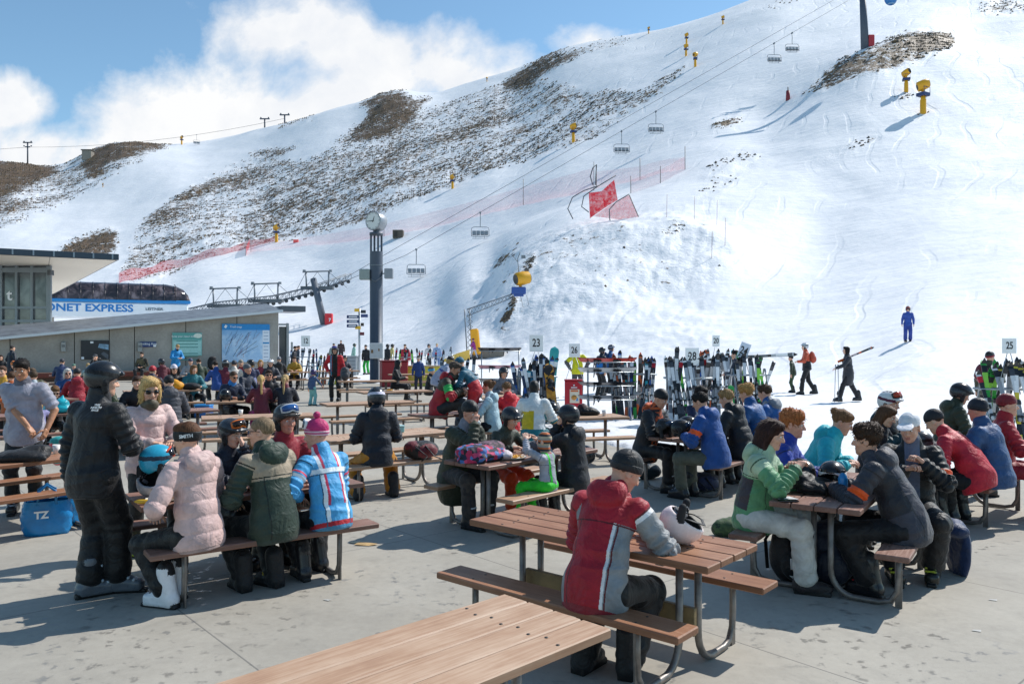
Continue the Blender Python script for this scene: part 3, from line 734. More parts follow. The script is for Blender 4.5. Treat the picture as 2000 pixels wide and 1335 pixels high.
def hair_mesh(kind, res, tuft=True):
    def f():
        cut = [ell((0, .088, -.040), (.058, .060, .088), op='-', id=-1, k=.012)]
        cap_ = ell((0, -.018, .040), (.083, .099, .089), id=0)
        P = [cap_]
        if kind == 'short':
            P += [ell((0, .045, .082), (.06, .05, .036), id=0, k=.03)]+cut+[plane((0, -.06, -.05), (0, .25, -1))]; a, fq = .004, 95
        elif kind == 'buzz':
            P[0] = ell((0, -.016, .036), (.079, .096, .086), id=0); P += cut+[plane((0, -.06, -.045), (0, .35, -1))]; a, fq = .0015, 120
        elif kind == 'curly':
            P += [ell((0, .035, .090), (.075, .065, .05), id=0, k=.03), ell((0, -.03, .06), (.092, .10, .085), id=0, k=.03)]+cut+[plane((0, -.06, -.05), (0, .25, -1))]; a, fq = .012, 70
        elif kind == 'bob':
            P += [ell((0, -.035, -.03), (.088, .080, .115), id=0, k=.03), ell((.07, .01, -.04), (.028, .04, .10), id=0, k=.03), ell((-.07, .01, -.04), (.028, .04, .10), id=0, k=.03), ell((0, .04, .09), (.065, .05, .036), id=0, k=.03)]
            P += cut+[ell((0, .07, -.12), (.05, .07, .1), op='-', id=-1, k=.02)]; a, fq = .006, 70
        elif kind == 'long':
            P += [cap((0, -.06, .0), (0, -.105, -.34), .075, .05, id=0, k=.05), cap((.066, -.01, .02), (.08, -.03, -.27), .03, .026, id=0, k=.04), cap((-.066, -.01, .02), (-.08, -.03, -.27), .03, .026, id=0, k=.04), ell((0, .035, .088), (.065, .05, .034), id=0, k=.03)]
            P += cut+[cap((0, .02, -.12), (0, -.02, -.24), .055, .06, op='-', id=-1, k=.02)]; a, fq = .006, 60
        elif kind == 'pony':
            P += [ell((0, -.115, .03), (.03, .03, .03), id=0, k=.02), cap((0, -.13, .01), (0, -.15, -.30), .030, .022, id=0, k=.02), ell((0, .035, .08), (.06, .05, .03), id=0, k=.03)]+cut+[plane((0, -.06, -.06), (0, .25, -1))]; a, fq = .004, 80
            P = [p for p in P if p['op'] != 'cut']+[ell((0, .02, -.16), (.2, .10, .10), op='-', id=-1, k=.02)]
        elif kind == 'bun':
            P += [ell((0, -.105, .075), (.045, .04, .04), id=0, k=.01), ell((0, .035, .08), (.06, .05, .03), id=0, k=.03)]+cut+[plane((0, -.06, -.06), (0, .25, -1))]; a, fq = .005, 80
        V, Q, vi = snet(P, res, .02, 1)
        N = vnormals(V, Q); S = V*np.array([1, 1, .28 if kind != 'curly' else 1])
        V = V+N*(a*(sines(S, fq, 4)+.6*sines(S, fq*2.1, 9)))[:, None]
        N = vnormals(V, Q); rr = np.random.RandomState(8); nt = 420 if res < .007 else 220 if res < .009 else 0
        if nt and kind != 'buzz' and tuft:
            top = np.where(V[:, 2] > (-.05 if kind in ('short', 'curly', 'bun') else -.3))[0]; sel = rr.choice(top, nt)
            LL = {'short': .030, 'curly': .030, 'bob': .055, 'long': .07, 'pony': .04, 'bun': .03}[kind]
            TV = []; TQ = []; o = len(V)
            for j in sel:
                p, nn = V[j], N[j]; flow = npv((nn[0]*.5, -.25 if kind != 'curly' else rr.uniform(-1, 1), -.9 if kind != 'short' else -.25)); flow = flow-nn*(flow@nn)
                dv = unit(unit(flow)*(.85 if kind != 'curly' else .5)+nn*(.10 if kind in ('bob', 'long', 'pony', 'bun') else .4)+rr.normal(size=3)*(.10 if kind in ('bob', 'long', 'pony', 'bun') else .2))*LL*rr.uniform(.6, 1.3)
                sd_ = unit(np.cross(dv, nn))*.0045
                k_ = o+len(TV); TV += [p-sd_-nn*.004, p+sd_-nn*.004, p+dv*.6+sd_*.6, p+dv+nn*-.004]; TQ.append((k_, k_+1, k_+2, k_+3))
            V = np.concatenate([V, np.array(TV)]); Q = np.concatenate([Q, np.array(TQ)]); vi = np.concatenate([vi, np.zeros(len(TV), int)])
        return V, Q, vi
    return canon(('hair', kind, res, tuft), f)
def gear_mesh(kind, res):
    def f():
        if kind == 'beanie':
            P = [ell((0, -.012, .048), (.086, .106, .094), id=0), plane((0, .0, .010), (0, .25, -1))]
            V, Q, vi = snet(P, res, .02, 1)
        elif kind == 'cuff':      # folded edge of a beanie / headband
            P = [ell((0, -.012, .04), (.091, .111, .10), id=0), plane((0, .0, .004), (0, .25, -1)), plane((0, 0, .052), (0, -.25, 1))]
            V, Q, vi = snet(P, res, .02, 1)
        elif kind == 'band':
            P = [ell((0, -.012, .030), (.086, .107, .10), id=0), plane((0, .0, -.018), (0, .12, -1)), plane((0, 0, .058), (0, -.12, 1))]
            V, Q, vi = snet(P, res, .02, 1)
        elif kind == 'helmet':
            P = [ell((0, -.010, .046), (.112, .138, .112), id=0), ell((0, -.02, .0), (.106, .118, .08), id=0, k=.03), plane((0, .0, -.018), (0, .62, -1))]
            for s in (-1, 1): P.append(cap((s*.086, -.008, -.01), (s*.080, .004, -.075), .030, .026, id=1, k=.012))
            P += [cap((-.07, .115, .066), (.07, .115, .066), .012, id=0, k=.02), cap((-.03, .128, .066), (.03, .128, .066), .012, id=0, k=.02)]
            for y, z in ((.07, .140), (.02, .158), (-.04, .158), (-.09, .14)):
                for s in (-1, 1): P.append(cap((s*.035, y-.018, z), (s*.040, y+.012, z+.004), .008, id=2, op='-', k=.004))
            P.append(ell((0, .055, -.035), (.064, .075, .09), op='-', id=-1, k=.01))
            V, Q, vi = snet(P, res, .02, 1)
        elif kind == 'hollow':
            P = [ell((0, -.010, .046), (.112, .138, .112), id=0), ell((0, -.02, .0), (.106, .118, .08), id=0, k=.03), plane((0, .0, -.018), (0, .62, -1)), ell((0, -.012, .03), (.094, .118, .10), op='-', id=1, k=.01)]
            for s in (-1, 1): P += [cap((s*.088, -.008, -.01), (s*.086, .004, -.085), .026, .024, id=1, k=.008), cap((s*.075, -.07, .03), (s*.05, -.10, .05), .02, .02, id=1, k=.01)]
            V, Q, vi = snet(P, res, .02, 1)
        elif kind == 'cap':
            P = [ell((0, -.012, .050), (.085, .104, .084), id=0), ell((0, .135, .058), (.068, .075, .010), M=Rx(-.18), id=1, k=.01), plane((0, 0, .026), (0, .1, -1))]
            V, Q, vi = snet(P, res, .01, 1)
        elif kind == 'scarf':
            P = [ell((0, .005, -.135), (.085, .095, .052), id=0), ell((0, .075, -.12), (.055, .04, .06), id=0, k=.03)]
            V, Q, vi = snet(P, res, .02, 1); V = V+vnormals(V, Q)*(.006*sines(V, 60, 3))[:, None]
        elif kind == 'balaclava':
            P = [ell((0, -.012, .034), (.082, .102, .094), id=0), ell((0, .02, -.05), (.070, .078, .088), id=0, k=.03), cap((0, -.02, -.09), (0, -.03, -.18), .066, .075, id=0, k=.03), rbox((0, .12, .006), (.036, .05, .010), .015, op='-', id=-1, k=.008)]
            V, Q, vi = snet(P, res, .02, 1)
        return V, Q, vi
    return canon(('gear', kind, res), f)
def wrap_patch(mb, c, rx, ry, w, h, mi, th=.012, tilt=0.0, n=12, nose=0.0):
    "curved lens-like patch wrapping round the face; w = half angle, h = half height"
    vs = []; fs = []
    for layer in (0, 1):
        for i in range(n+1):
            a = -w+2*w*i/n; e = (1-abs(i/n*2-1)**4*.35)
            for j, z in enumerate((-h*e, h*e)):
                zz = z+(nose*math.exp(-(a/.22)**2) if j == 0 else 0)
                q = npv((math.sin(a)*(rx-layer*th), math.cos(a)*(ry-layer*th), zz)); q = Rx(-tilt)@q
                vs.append(npv(c)+q)
    m = (n+1)*2
    for i in range(n):
        a, b, d, e = 2*i, 2*i+2, 2*i+3, 2*i+1
        fs += [(a, e, d, b), (m+a, m+b, m+d, m+e), (a, b, m+b, m+a), (e, m+e, m+d, d)]
    fs += [(0, m, m+1, 1), (2*n, 2*n+1, m+2*n+1, m+2*n)]
    mb.add(vs, fs, mi, True)

def quadsub(V, Q, vi, arm):
    n = len(V); E = np.sort(np.concatenate([Q[:, [0, 1]], Q[:, [1, 2]], Q[:, [2, 3]], Q[:, [3, 0]]]), 1)
    U, inv = np.unique(E, axis=0, return_inverse=True); inv = inv.ravel(); m = len(Q); e = [n+inv[k*m:(k+1)*m] for k in range(4)]; c = n+len(U)+np.arange(m)
    V2 = np.concatenate([V, (V[U[:, 0]]+V[U[:, 1]])/2, V[Q].mean(1)]); v2 = np.concatenate([vi, vi[U[:, 0]], vi[Q[:, 0]]]); a2 = np.concatenate([arm, (arm[U[:, 0]]+arm[U[:, 1]])/2, arm[Q].mean(1)])
    Q2 = np.concatenate([np.stack([Q[:, k], e[k], c, e[k-1]], 1) for k in range(4)]); return V2, Q2, v2, a2
def ik(a, t, l1, l2, pole):
    a = npv(a); t = npv(t); d = t-a; L = np.linalg.norm(d); mx = (l1+l2)*.995
    if L > mx: t = a+d/L*mx; d = t-a; L = mx
    x = (l1*l1-l2*l2+L*L)/(2*L); h = math.sqrt(max(l1*l1-x*x, 0)); u = d/L
    p = npv(pole); p = p-u*(p@u); p = unit(p)
    return a+u*x+p*h, t
SKIN = {}
def skin_mat(hexc):
    if hexc in SKIN: return SKIN[hexc]
    m, g, b, o = new_mat('skin'); c = lin(hexc); tc = g.n('ShaderNodeTexCoord')
    nz = g.noise(30, 3, .6, tc.outputs['Object'])
    g.l(g.ramp(nz, [(.3, tuple(x*.82 for x in c)), (.7, tuple(min(1, x*1.06) for x in c))]), b.inputs['Base Color'])
    b.inputs['Roughness'].default_value = .5; b.inputs['Subsurface Weight'].default_value = .12; b.inputs['Subsurface Radius'].default_value = (.01, .004, .002); b.inputs['Subsurface Scale'].default_value = .5
    SKIN[hexc] = m; return m
HAIRM = {}
def hair_mat(hexc):
    if hexc in HAIRM: return HAIRM[hexc]
    m, g, b, o = new_mat('hair'); c = lin(hexc); tc = g.n('ShaderNodeTexCoord')
    mp = g.n('ShaderNodeMapping'); mp.inputs['Scale'].default_value = (120, 120, 14); g.l(tc.outputs['Object'], mp.inputs[0])
    nz = g.noise(1, 3, .6, mp.outputs[0])
    g.l(g.ramp(nz, [(.32, tuple(x*.45 for x in c)), (.68, tuple(min(1, x*1.25) for x in c))]), b.inputs['Base Color'])
    b.inputs['Roughness'].default_value = .62; b.inputs['Specular IOR Level'].default_value = .25
    bp = g.n('ShaderNodeBump', i={'Strength': .6, 'Distance': .01}); g.l(nz, bp.inputs['Height']); g.l(bp.outputs[0], b.inputs['Normal'])
    HAIRM[hexc] = m; return m
def mat_of(c):
    if isinstance(c, bpy.types.Material): return c
    return fabric(c)
LIP = plain(lin('b07468'), .45, name='lips'); EYEW = plain((.75, .73, .7), .2, name='eye'); IRIS = plain((.02, .015, .012), .15, name='iris')
BLACK = fabric('141417'); BOOTSOLE = plain((.015, .015, .016), .7, name='rubber'); BUCKLE = metal('b9bcc0', .35)

def person(label, loc, yaw, sit=None, s=1.0, lean=8, tilt=0, twist=0, hy=0, hp=0, hr=0, hands=None, feet=None, fyaw=(8, -8), ftoe=(0, 0),
           jacket='1b1b20', zones=(), puffer=0, bulk=0.0, hood=None, hem=.12, collar=.03, sleeves=1.0, loose=0.0,
           pants='131317', baggy=0.0, pzones=(), boots=('ski', '202024', '0c0c0e', 'b9bcc0'), hair=('short', '3b2a1c'), skin='d9a78c', gear=(),
           curl=(.55, .55), glove=None, elbow=(None, None), group=None, arm_z=None, z0=0.0, lod=None, name='person', jkind='jacket'):
    """a figure: the body is one mesh (head, neck, trunk, limbs, hands), clothes, hair and headgear are its children"""
    d = math.hypot(loc[0], loc[1])
    if lod is None: lod = 0 if d < 8.5 else 1 if d < 16 else 2 if d < 30 else 3
    rc = (.0105, .015, .022, .03)[lod]*(.8 if d < 5.2 else 1); rh = (.0055, .008, .011, .014)[lod]; rb = (.022, .026, .03, .035)[lod]; rg = (.0042, .006, .009, .012)[lod]
    pz = (sit+.105*s) if sit is not None else .952*s
    if hands is None: hands = ('table', 'table') if sit is not None else ('down', 'down')
    P = npv((0, 0, pz)); sp = []
    def updir(deg): a = R(deg); b = R(tilt); return npv((math.sin(b), math.sin(a)*math.cos(b), math.cos(a)*math.cos(b)))
    d1, d2, d3 = updir(lean*.6), updir(lean), updir(lean*1.25)
    Wp = P+d1*.19*s; C = Wp+d2*.20*s; Nk = C+d3*.145*s
    tw = Rz(R(-twist)); rt = tw@npv((1, 0, 0)); rt = unit(rt+npv((0, 0, -math.sin(R(tilt))))); ft = unit(np.cross(d3, rt))
    TF = frame(ft, d3); PF = frame((0, 1, 0), d1)
    sh = [C+d3*.085*s+rt*(q*.178*s) for q in (-1, 1)]
    # head
    fh = Rz(R(-(hy+twist)))@npv((0, math.cos(R(hp)), -math.sin(R(hp)))); rr = unit(np.cross(fh, (0, 0, 1)))
    uh = np.cross(rr, fh); uh = uh*math.cos(R(hr))+rr*math.sin(R(hr)); HF = frame(fh, uh)
    hs = (1.0 if s > .9 else s*.55+.45)
    nd = unit(d3*.6+npv((0, 0, .5))+fh*.12*1.0)
    Hc = Nk+nd*.075*s+HF@npv((0, .022, .105))*hs
    # limbs
    ua, fa = .285*s, .255*s
    wr = []; el = []; hb = []
    for i, q in enumerate((-1, 1)):
        h = hands[i]
        tz = .80 if sit is not None else .95*s
        pre = {'table': (q*.13, .36, .80), 'table2': (q*.05, .34, .82), 'lap': (q*.11, .22*s, pz+.13*s), 'knee': (q*.14, .36*s, pz+.09*s), 'down': (q*.27*s, .03, pz-.07*s), 'front': (q*.10, .30*s, pz+.20*s),
               'mouth': None, 'pocket': (q*.215*s, .10*s, pz+.02*s), 'hip': (q*.25*s, .02, pz+.06), 'fold': (-q*.09*s, .22*s, pz+.27*s), 'up': (q*.2, .25*s, pz+.62*s)}
        if isinstance(h, str):
            t = npv(Hc+HF@npv((q*.035, .125, -.085))*hs) if h == 'mouth' else npv(pre[h])
        else: t = npv(h)
        pole = elbow[i] if elbow[i] is not None else (q*.45, -.1, -.9) if h == 'mouth' else (q*.75, -.35, -.65)
        e, t = ik(sh[i], t, ua, fa, pole); el.append(e); wr.append(t)
    hp_ = [P+npv((q*.092*s, 0, -.02*s)) for q in (-1, 1)]
    ft_ = []; kn = []
    for i, q in enumerate((-1, 1)):
        f = feet[i] if feet is not None else ((q*.13*s, .40*s, 0) if sit is not None else (q*.115*s, .02*(i*2-1), 0))
        an = npv((f[0], f[1], f[2]+.10*s)) ; f0 = npv(f)
        pole = (q*.22, 1, .35) if sit is not None else (q*.1, 1, .1)
        k_, an = ik(hp_[i], an, .43*s, .43*s, pole); kn.append(k_); ft_.append((an, f0))
    root_rot = -R(yaw)
    # ---------------- body mesh
    mb = MB()
    bp_ = [ell(P, npv((.13, .095, .10))*s, id=0), ell(Wp, npv((.115, .08, .13))*s, M=PF, id=0, k=.05), ell(C, npv((.135, .09, .14))*s, M=TF, id=0, k=.05), cap(sh[0], sh[1], .045*s, id=0, k=.05), cap(Nk-d3*.05*s, Nk+nd*.07*s, .050*s, id=0, k=.04)]
    bare = sleeves < 1
    for i in (0, 1):
        bp_ += [cap(sh[i], el[i], .036*s, .034*s, id=0, k=.02), cap(el[i], wr[i], (.042 if bare else .032)*s, (.03 if bare else .022)*s, id=0, k=.02), cap(hp_[i], kn[i], .06*s, .045*s, id=0, k=.03), cap(kn[i], ft_[i][0], .042*s, .032*s, id=0, k=.02)]
    V, Q, vi = snet(bp_, rb if not bare else rc, .03, 1); mb.arr(V, Q, 0)
    V, Q, vi = head_mesh(rh); Vh = (V*hs)@HF.T+Hc; mb.arr(Vh, Q, (vi[Q[:, 0]] == 1).astype(int))
    for q in (-1, 1):
        mb.ell(HF@(npv((q*.030, .0795, .004))*hs)+Hc, npv((.0125, .0125, .0085))*hs, 2, 8, 6, Matrix(HF.tolist()))
        mb.ell(HF@(npv((q*.030, .0885, .004))*hs)+Hc, npv((.0055, .0045, .0055))*hs, 3, 8, 6, Matrix(HF.tolist()))
    if lod <= 1:
        for q in (-1, 1): mb.tube([npv(HF@(npv((q*x, y, z))*hs)+Hc) for x, y, z in ((.014, .0915, .0245), (.032, .0885, .029), (.047, .0765, .0225))], [.003, .0042, .002], 4, 5)
    brow = hair[1] if hair and hair[1] != 'd8d4cc' else '6a5a4a'
    for i, q in enumerate((-1, 1)):
        fd = unit(wr[i]-el[i]); hd = fd
        if hands[i] in ('table', 'table2', 'lap', 'knee'): hd = unit(fd*npv((1, 1, .25))+npv((-q*.15, .1, 0)))
        up = npv((0, 0, 1)) if abs(hd[2]) < .8 else npv((q, .3, 0))
        if hands[i] == 'down': up = npv((q, 0, 0))
        if hands[i] in ('mouth', 'up'): up = npv((-q*.2, -1, .2)) if hands[i] == 'up' else npv((q*.6, .8, .1))
        M = frame(hd, up); V, Q, vi = hand_mesh(curl[i], rg, glove is not None)
        V = V*npv((1 if q > 0 else -1, 1, 1))*(.55+.45*s)
        Vw = V@M.T+wr[i]
        if q < 0: Q = Q[:, ::-1]
        hb.append((Vw, Q))
        if glove is None: mb.arr(Vw, Q, 0)
    root = mb.build(name, [skin_mat(skin), LIP if s > .5 else skin_mat(skin), EYEW, IRIS, hair_mat(brow)], None, (loc[0], loc[1], z0), (0, 0, root_rot))
    tag(root, label, 'person', group)
    if glove is not None:
        for Vw, Q in hb: MB().arr(Vw, Q, 0).build('glove', fabric(glove), root)
    # ---------------- jacket
    b = bulk*.5+puffer*.06; jm = [mat_of(jacket)]+[mat_of(z[1]) for z in zones]
    hemp = P-d1*(hem*s)
    JP = [ell(P-d1*.05*s, npv((.188+b, .156+b, .27))*s, M=PF, id=0), ell(Wp, npv((.166+b, .128+b, .17))*s, M=PF, id=0, k=.06), ell(C, npv((.168+b, .120+b, .165))*s, M=TF, id=0, k=.06),
          cap(sh[0]*.94+sh[1]*.06-d3*.012, sh[1]*.94+sh[0]*.06-d3*.012, .060*s, id=0, k=.05)]
    if hem > .2:
        JP.append(ell(P-d1*hem*.55*s+npv((0, .03, 0)), npv((.19+b, .15+b, hem*.75))*s, M=PF, id=0, k=.06))
    if collar > 0: JP.append(cap(Nk-d3*.03*s, Nk+nd*(.028+collar)*s, (.082+b*.5)*s, (.074+b*.4)*s, id=5, k=.03))
    for i in (0, 1):
        q = 2*i-1
        w_ = wr[i]-unit(wr[i]-el[i])*.02; e_ = el[i]
        if sleeves >= 1:
            JP += [cap(sh[i], e_, (.067+b*.7)*s, (.060+b*.7)*s, id=1+2*i, k=.03), cap(e_, w_, (.060+b*.7)*s, (.047+b*.5)*s, id=2+2*i, k=.02)]
        else:
            JP += [cap(sh[i], sh[i]+(e_-sh[i])*sleeves, (.066+b*.6)*s, (.064+b*.6)*s, id=1+2*i, k=.03)]
    if hood == 'down':
        JP += [ell(Nk-ft*.105*s-d3*.005*s, npv((.125, .058, .10))*s, M=TF@Rx(-.25), id=6, k=.025), ell(Nk-ft*.09*s+d3*.115*s, npv((.095, .035, .07))*s, M=TF, id=6, op='-', k=.03), cap(Nk+rt*.085*s+d3*.02, Nk+ft*.05+rt*.05*s-d3*.01, .030*s, .024*s, id=6, k=.03), cap(Nk-rt*.085*s+d3*.02, Nk+ft*.05-rt*.05*s-d3*.01, .030*s, .024*s, id=6, k=.03)]
    if hood == 'up':
        JP += [ell(HF@npv((0, -.02, .03))*1+Hc, npv((.105, .118, .125))*hs, M=HF, id=6, k=.02), cap(Hc-nd*.02, Nk, .09*s, .095*s, id=6, k=.04), ell(HF@npv((0, .085, -.005))+Hc, npv((.062, .075, .085))*hs, M=HF, op='-', id=-1, k=.01)]
    V, Q, vi = snet(JP+[plane(hemp, -d1)], rc, .04, 2)
    N = vnormals(V, Q)
    rel = V-P; hgt = rel@d2
    seed = int(abs(loc[0]*131+loc[1]*71)) % 997
    arm = np.zeros(len(V)); isarm = (vi >= 1) & (vi <= 4)
    for i in (0, 1):
        for j, (a_, b_) in enumerate(((sh[i], el[i]), (el[i], wr[i]))):
            mk = vi == 1+2*i+j; dv = b_-a_; L = max(np.linalg.norm(dv), .01); arm[mk] = j+((V[mk]-a_)@dv)/L/L
    if puffer:
        ax = np.where(isarm, arm*.27*s, hgt); f = np.abs(np.sin(np.pi*ax/puffer))**.5-.72
        amp = np.where(vi == 6, .25, 1.0); disp = .0105*f*amp+.003*sines(V, 26, seed)+.004*(1-2*np.abs(sines(V*npv((1, 1, .6)), 22, seed+1, 1.8)))
    else:
        sq = V*npv((.75, .75, 1.7))
        rdg = 1-2*np.abs(sines(sq, 15, seed, 2.0))-.35
        disp = (.0125*rdg*(.4+.6*np.clip(1-np.abs(hgt-.10*s)/.30, 0, 1))+.006*(1-2*np.abs(sines(V*npv((1.3, 1.3, .6)), 17, seed+1, 2.2)))+.005*sines(V, 9, seed+8, 1.5))*(1+loose)
        cr = np.sin(arm*30+4.2*sines(V, 13, seed+3, 1.8)); ne = np.exp(-((arm-1.02)/.42)**2)+.7*np.exp(-((arm-1.8)/.25)**2)
        disp = np.where(isarm, .0085*cr*(ne+.25)+.006*(1-2*np.abs(sines(V, 20, seed+2, 2.0))), disp)
    V = V+N*(disp*min(1, s+.1))[:, None]
    zones = list(zones)
    if lod == 0 and sleeves >= 1:
        dk = fabric(jacket+'', .6, .3, name='seam') if False else None
        if isinstance(jacket, str):
            h6 = jacket.lstrip('#'); h6 = ''.join(q*2 for q in h6) if len(h6) == 3 else h6
            dkc = ''.join('%02x' % int(int(h6[i:i+2], 16)*.55) for i in (0, 2, 4)); ltc = ''.join('%02x' % min(255, int(int(h6[i:i+2], 16)*.7+18)) for i in (0, 2, 4))
            if not puffer: zones += [(lambda D: D['T'] & (np.abs(D['h']-.352) < .0045) & ~D['C'], dkc), (lambda D: D['A'] & (np.abs(D['arm']-.06) < .02), dkc), (lambda D: D['T'] & (np.abs(np.abs(D['x'])-.118) < .004) & (D['h'] < .35) & (D['h'] > -.2), dkc)]
            zones += [(lambda D: D['A'] & (D['arm'] > 1.86), ltc), (lambda D: D['T'] & (D['h'] < -hem+.02), ltc)]
            jm += [mat_of(z[1]) for z in zones[len(jm)-1:]]
    if zones and lod == 0: V, Q, vi, arm = quadsub(V, Q, vi, arm)
    cen = V[Q].mean(1); fv = vi[Q[:, 0]]; relc = cen-P; mi = np.zeros(len(Q), int)
    if zones:
        D = dict(h=(relc@d2)/s, x=((cen-C)@rt)/s, y=((cen-C)@ft)/s, arm=np.where((fv >= 1) & (fv <= 4), arm[Q].mean(1), -1), T=(fv == 0) | (fv == 5), A=(fv >= 1) & (fv <= 4), L=(fv == 1) | (fv == 2), Rr=(fv == 3) | (fv == 4), H=(fv == 6), C=(fv == 5))
        for n_, z in enumerate(zones): mi[z[0](D)] = n_+1
    MB().arr(V, Q, mi).build(jkind, jm, root)
    # ---------------- trousers
    bg_ = baggy
    TP = [ell(P+npv((0, -.005, -.01)), npv((.168+bg_, .125+bg_, .118))*s, id=0)]
    bz = {'ski': .20, 'board': .17, 'shoe': .07}[boots[0]]*s
    for i in (0, 1):
        an = ft_[i][0]; dn = unit(an-kn[i]); end = an-dn*max(bz-.10*s-.03, 0.0)
        TP += [cap(hp_[i], kn[i], (.095+bg_*.6)*s, (.077+bg_*.6)*s, id=1+i, k=.05), cap(kn[i], end, (.074+bg_*.6)*s, (.076+bg_*.8)*s, id=3+i, k=.03)]
        if sit is not None: TP.append(ell(hp_[i]+npv((0, .03, -.02))*s, npv((.095+bg_, .12, .085))*s, id=1+i, k=.05))
    lowz = min(f[1][2] for f in ft_)
    cutp = [plane((0, 0, lowz+bz*.45), (0, 0, -1))] if sit is None or True else []
    if sit is not None: cutp = []
    V, Q, vi = snet(TP+cutp, rc*1.1, .03, 2)
    if sit is not None:
        mk = V[:, 2] < sit+.004; mk &= (np.abs(V[:, 1]) < .22) & (V[:, 2] > sit-.09); V[mk, 2] = sit+.004
    N = vnormals(V, Q)
    ds = np.full(len(V), 0.0)
    for i in (0, 1):
        for idn, (a_, b_) in ((1+i, (hp_[i], kn[i])), (3+i, (kn[i], ft_[i][0]))):
            mk = vi == idn; dv = b_-a_; L = max(np.linalg.norm(dv), .01); ds[mk] = (idn > 2)+((V[mk]-a_)@dv)/L/L
    nk = np.exp(-((ds-1.0)/.35)**2)+.8*np.exp(-((ds-1.85)/.3)**2)+.5*np.exp(-(ds/.25)**2)
    V = V+N*((.0048*np.sin(ds*26+4.5*sines(V, 11, seed+4, 1.8))*nk*(vi > 0)+.0055*(1-2*np.abs(sines(V*npv((1, 1, .7)), 13, seed+5, 2.0)))*.7)*(1+bg_*4)*min(1, s+.1))[:, None]
    mi = np.zeros(len(Q), int)
    if pzones:
        cen = V[Q].mean(1); D = dict(x=cen[:, 0], y=cen[:, 1], z=cen[:, 2], leg=vi[Q[:, 0]])
        for n_, z in enumerate(pzones): mi[z[0](D)] = n_+1
    MB().arr(V, Q, mi).build('trousers', [mat_of(pants)]+[mat_of(z[1]) for z in pzones], root)
    # ---------------- boots
    V, Q, vi = boot_mesh(boots[0], (.007, .010, .014, .02)[lod])
    bm_ = [gloss(boots[1], .3) if boots[0] == 'ski' else fabric(boots[1]), plain(lin(boots[2]), .6, name='sole'), gloss(boots[3], .3), BLACK]
    for i, q in enumerate((-1, 1)):
        an, f0 = ft_[i]; M = Rz(R(-fyaw[i]))@Rx(R(ftoe[i]))
        Vb = (V*(.5+.5*s))@M.T+npv((an[0], an[1], an[2]-.10*s))
        Vb[:, 2] = np.maximum(Vb[:, 2], min(f0[2], an[2]-.1*s)+.002)
        MB().arr(Vb, Q, np.maximum(vi[Q[:, 0]], 0)).build('boot', bm_, root)
    # ---------------- hair, headgear
    def put(Vc, Q, mi, mats, nm, grow=1.0):
        return MB().arr((Vc*hs*grow)@HF.T+Hc, Q, mi).build(nm, mats, root)
    kinds = [gk[0] for gk in gear]
    if hair:
        hk = hair[0]
        covered = any(q in kinds for q in ('helmet', 'beanie', 'balaclava', 'cap', 'band')); V, Q, vi = hair_mesh(hk, rh, not covered)
        if 'helmet' in kinds or 'beanie' in kinds or 'balaclava' in kinds or 'cap' in kinds:
            V = V*npv((.97, .97, .97)); tuck = np.clip((V[:, 2]-.0)/.05, 0, 1)[:, None]; V = V*(1-.09*tuck)
        put(V, Q, 0, hair_mat(hair[1]), 'hair')
    for gk in gear:
        k = gk[0]; c = gk[1:]
        if k in ('beanie', 'cap', 'scarf', 'balaclava'):
            V, Q, vi = gear_mesh(k, rh)
            if k == 'beanie' : V = V+vnormals(V, Q)*(.0025*sines(V, 60, 2))[:, None]
            m_ = np.maximum(vi[Q[:, 0]], 0); put(V, Q, m_, [mat_of(c[0])]*2, k)
            if k == 'beanie' and len(c) > 1:
                V, Q, vi = gear_mesh('cuff', rh); put(V, Q, 0, [mat_of(c[1])], 'beanie_cuff')
            if k == 'beanie' and len(c) > 2:
                MB().ell(HF@npv((0, -.03, .165))*hs+Hc, (.032,)*3, 0).build('bobble', [mat_of(c[2])], root)
        elif k == 'band':
            V, Q, vi = gear_mesh('band', rh); put(V*npv((1.05, 1.04, 1)), Q, 0, [mat_of(c[0])], 'headband')
        elif k == 'helmet':
            V, Q, vi = gear_mesh('helmet', rh); m_ = np.clip(vi[Q[:, 0]], 0, 2)
            mats = [gloss(c[0], .28), BLACK, plain((.01, .01, .01), .8, name='vent')]
            if len(c) > 1 and c[1]:
                cz = V[Q].mean(1); zz = cz[:, 2]-.058+.10*(cz[:, 1]+.02); mk = (np.abs(zz) < .017) & (m_ == 0) & (cz[:, 1] < .10)
                m_[mk] = 3; mats.append(mat_of(c[1]))
            put(V, Q, m_, mats, 'helmet')
        elif k in ('goggles', 'goggles_up', 'goggles_high'):
            up = {'goggles': 0, 'goggles_up': 1, 'goggles_high': 2}[k]
            gb = MB(); hh = (('helmet' in kinds) and up)
            cz, ry, rx, tl = ((.004, .112, .088, 0) if up == 0 else (.068, .139, .112, .5) if hh else (.070, .116, .092, .35))
            wrap_patch(gb, (0, 0, 0), rx, ry, .95, .043, 0, .02, 0, 12, .014)
            wrap_patch(gb, (0, 0, .001), rx+.004, ry+.005, .82, .032, 1, .02, 0, 12, .012)
            V = npv(gb.v); V = V@Rx(tl).T+npv((0, -.012, cz)); gb.v = ((V*hs)@HF.T+Hc).tolist()
            gb.build('goggles', [gloss(c[0], .3), gloss(c[1], .06)], root)
        elif k == 'sunglasses':
            gb = MB()
            for q in (-1, 1):
                tmp = MB(); wrap_patch(tmp, (0, 0, 0), .075, .108, .30, .018, 0, .005, 0, 6)
                V = npv(tmp.v)@Rz(-q*.36).T+npv((0, -.006, .004)); gb.add(V.tolist(), tmp.f, 0, True)
                gb.tube([(q*.058, .080, .012), (q*.079, .03, .012), (q*.082, -.02, .006)], .0032, 1, 5)
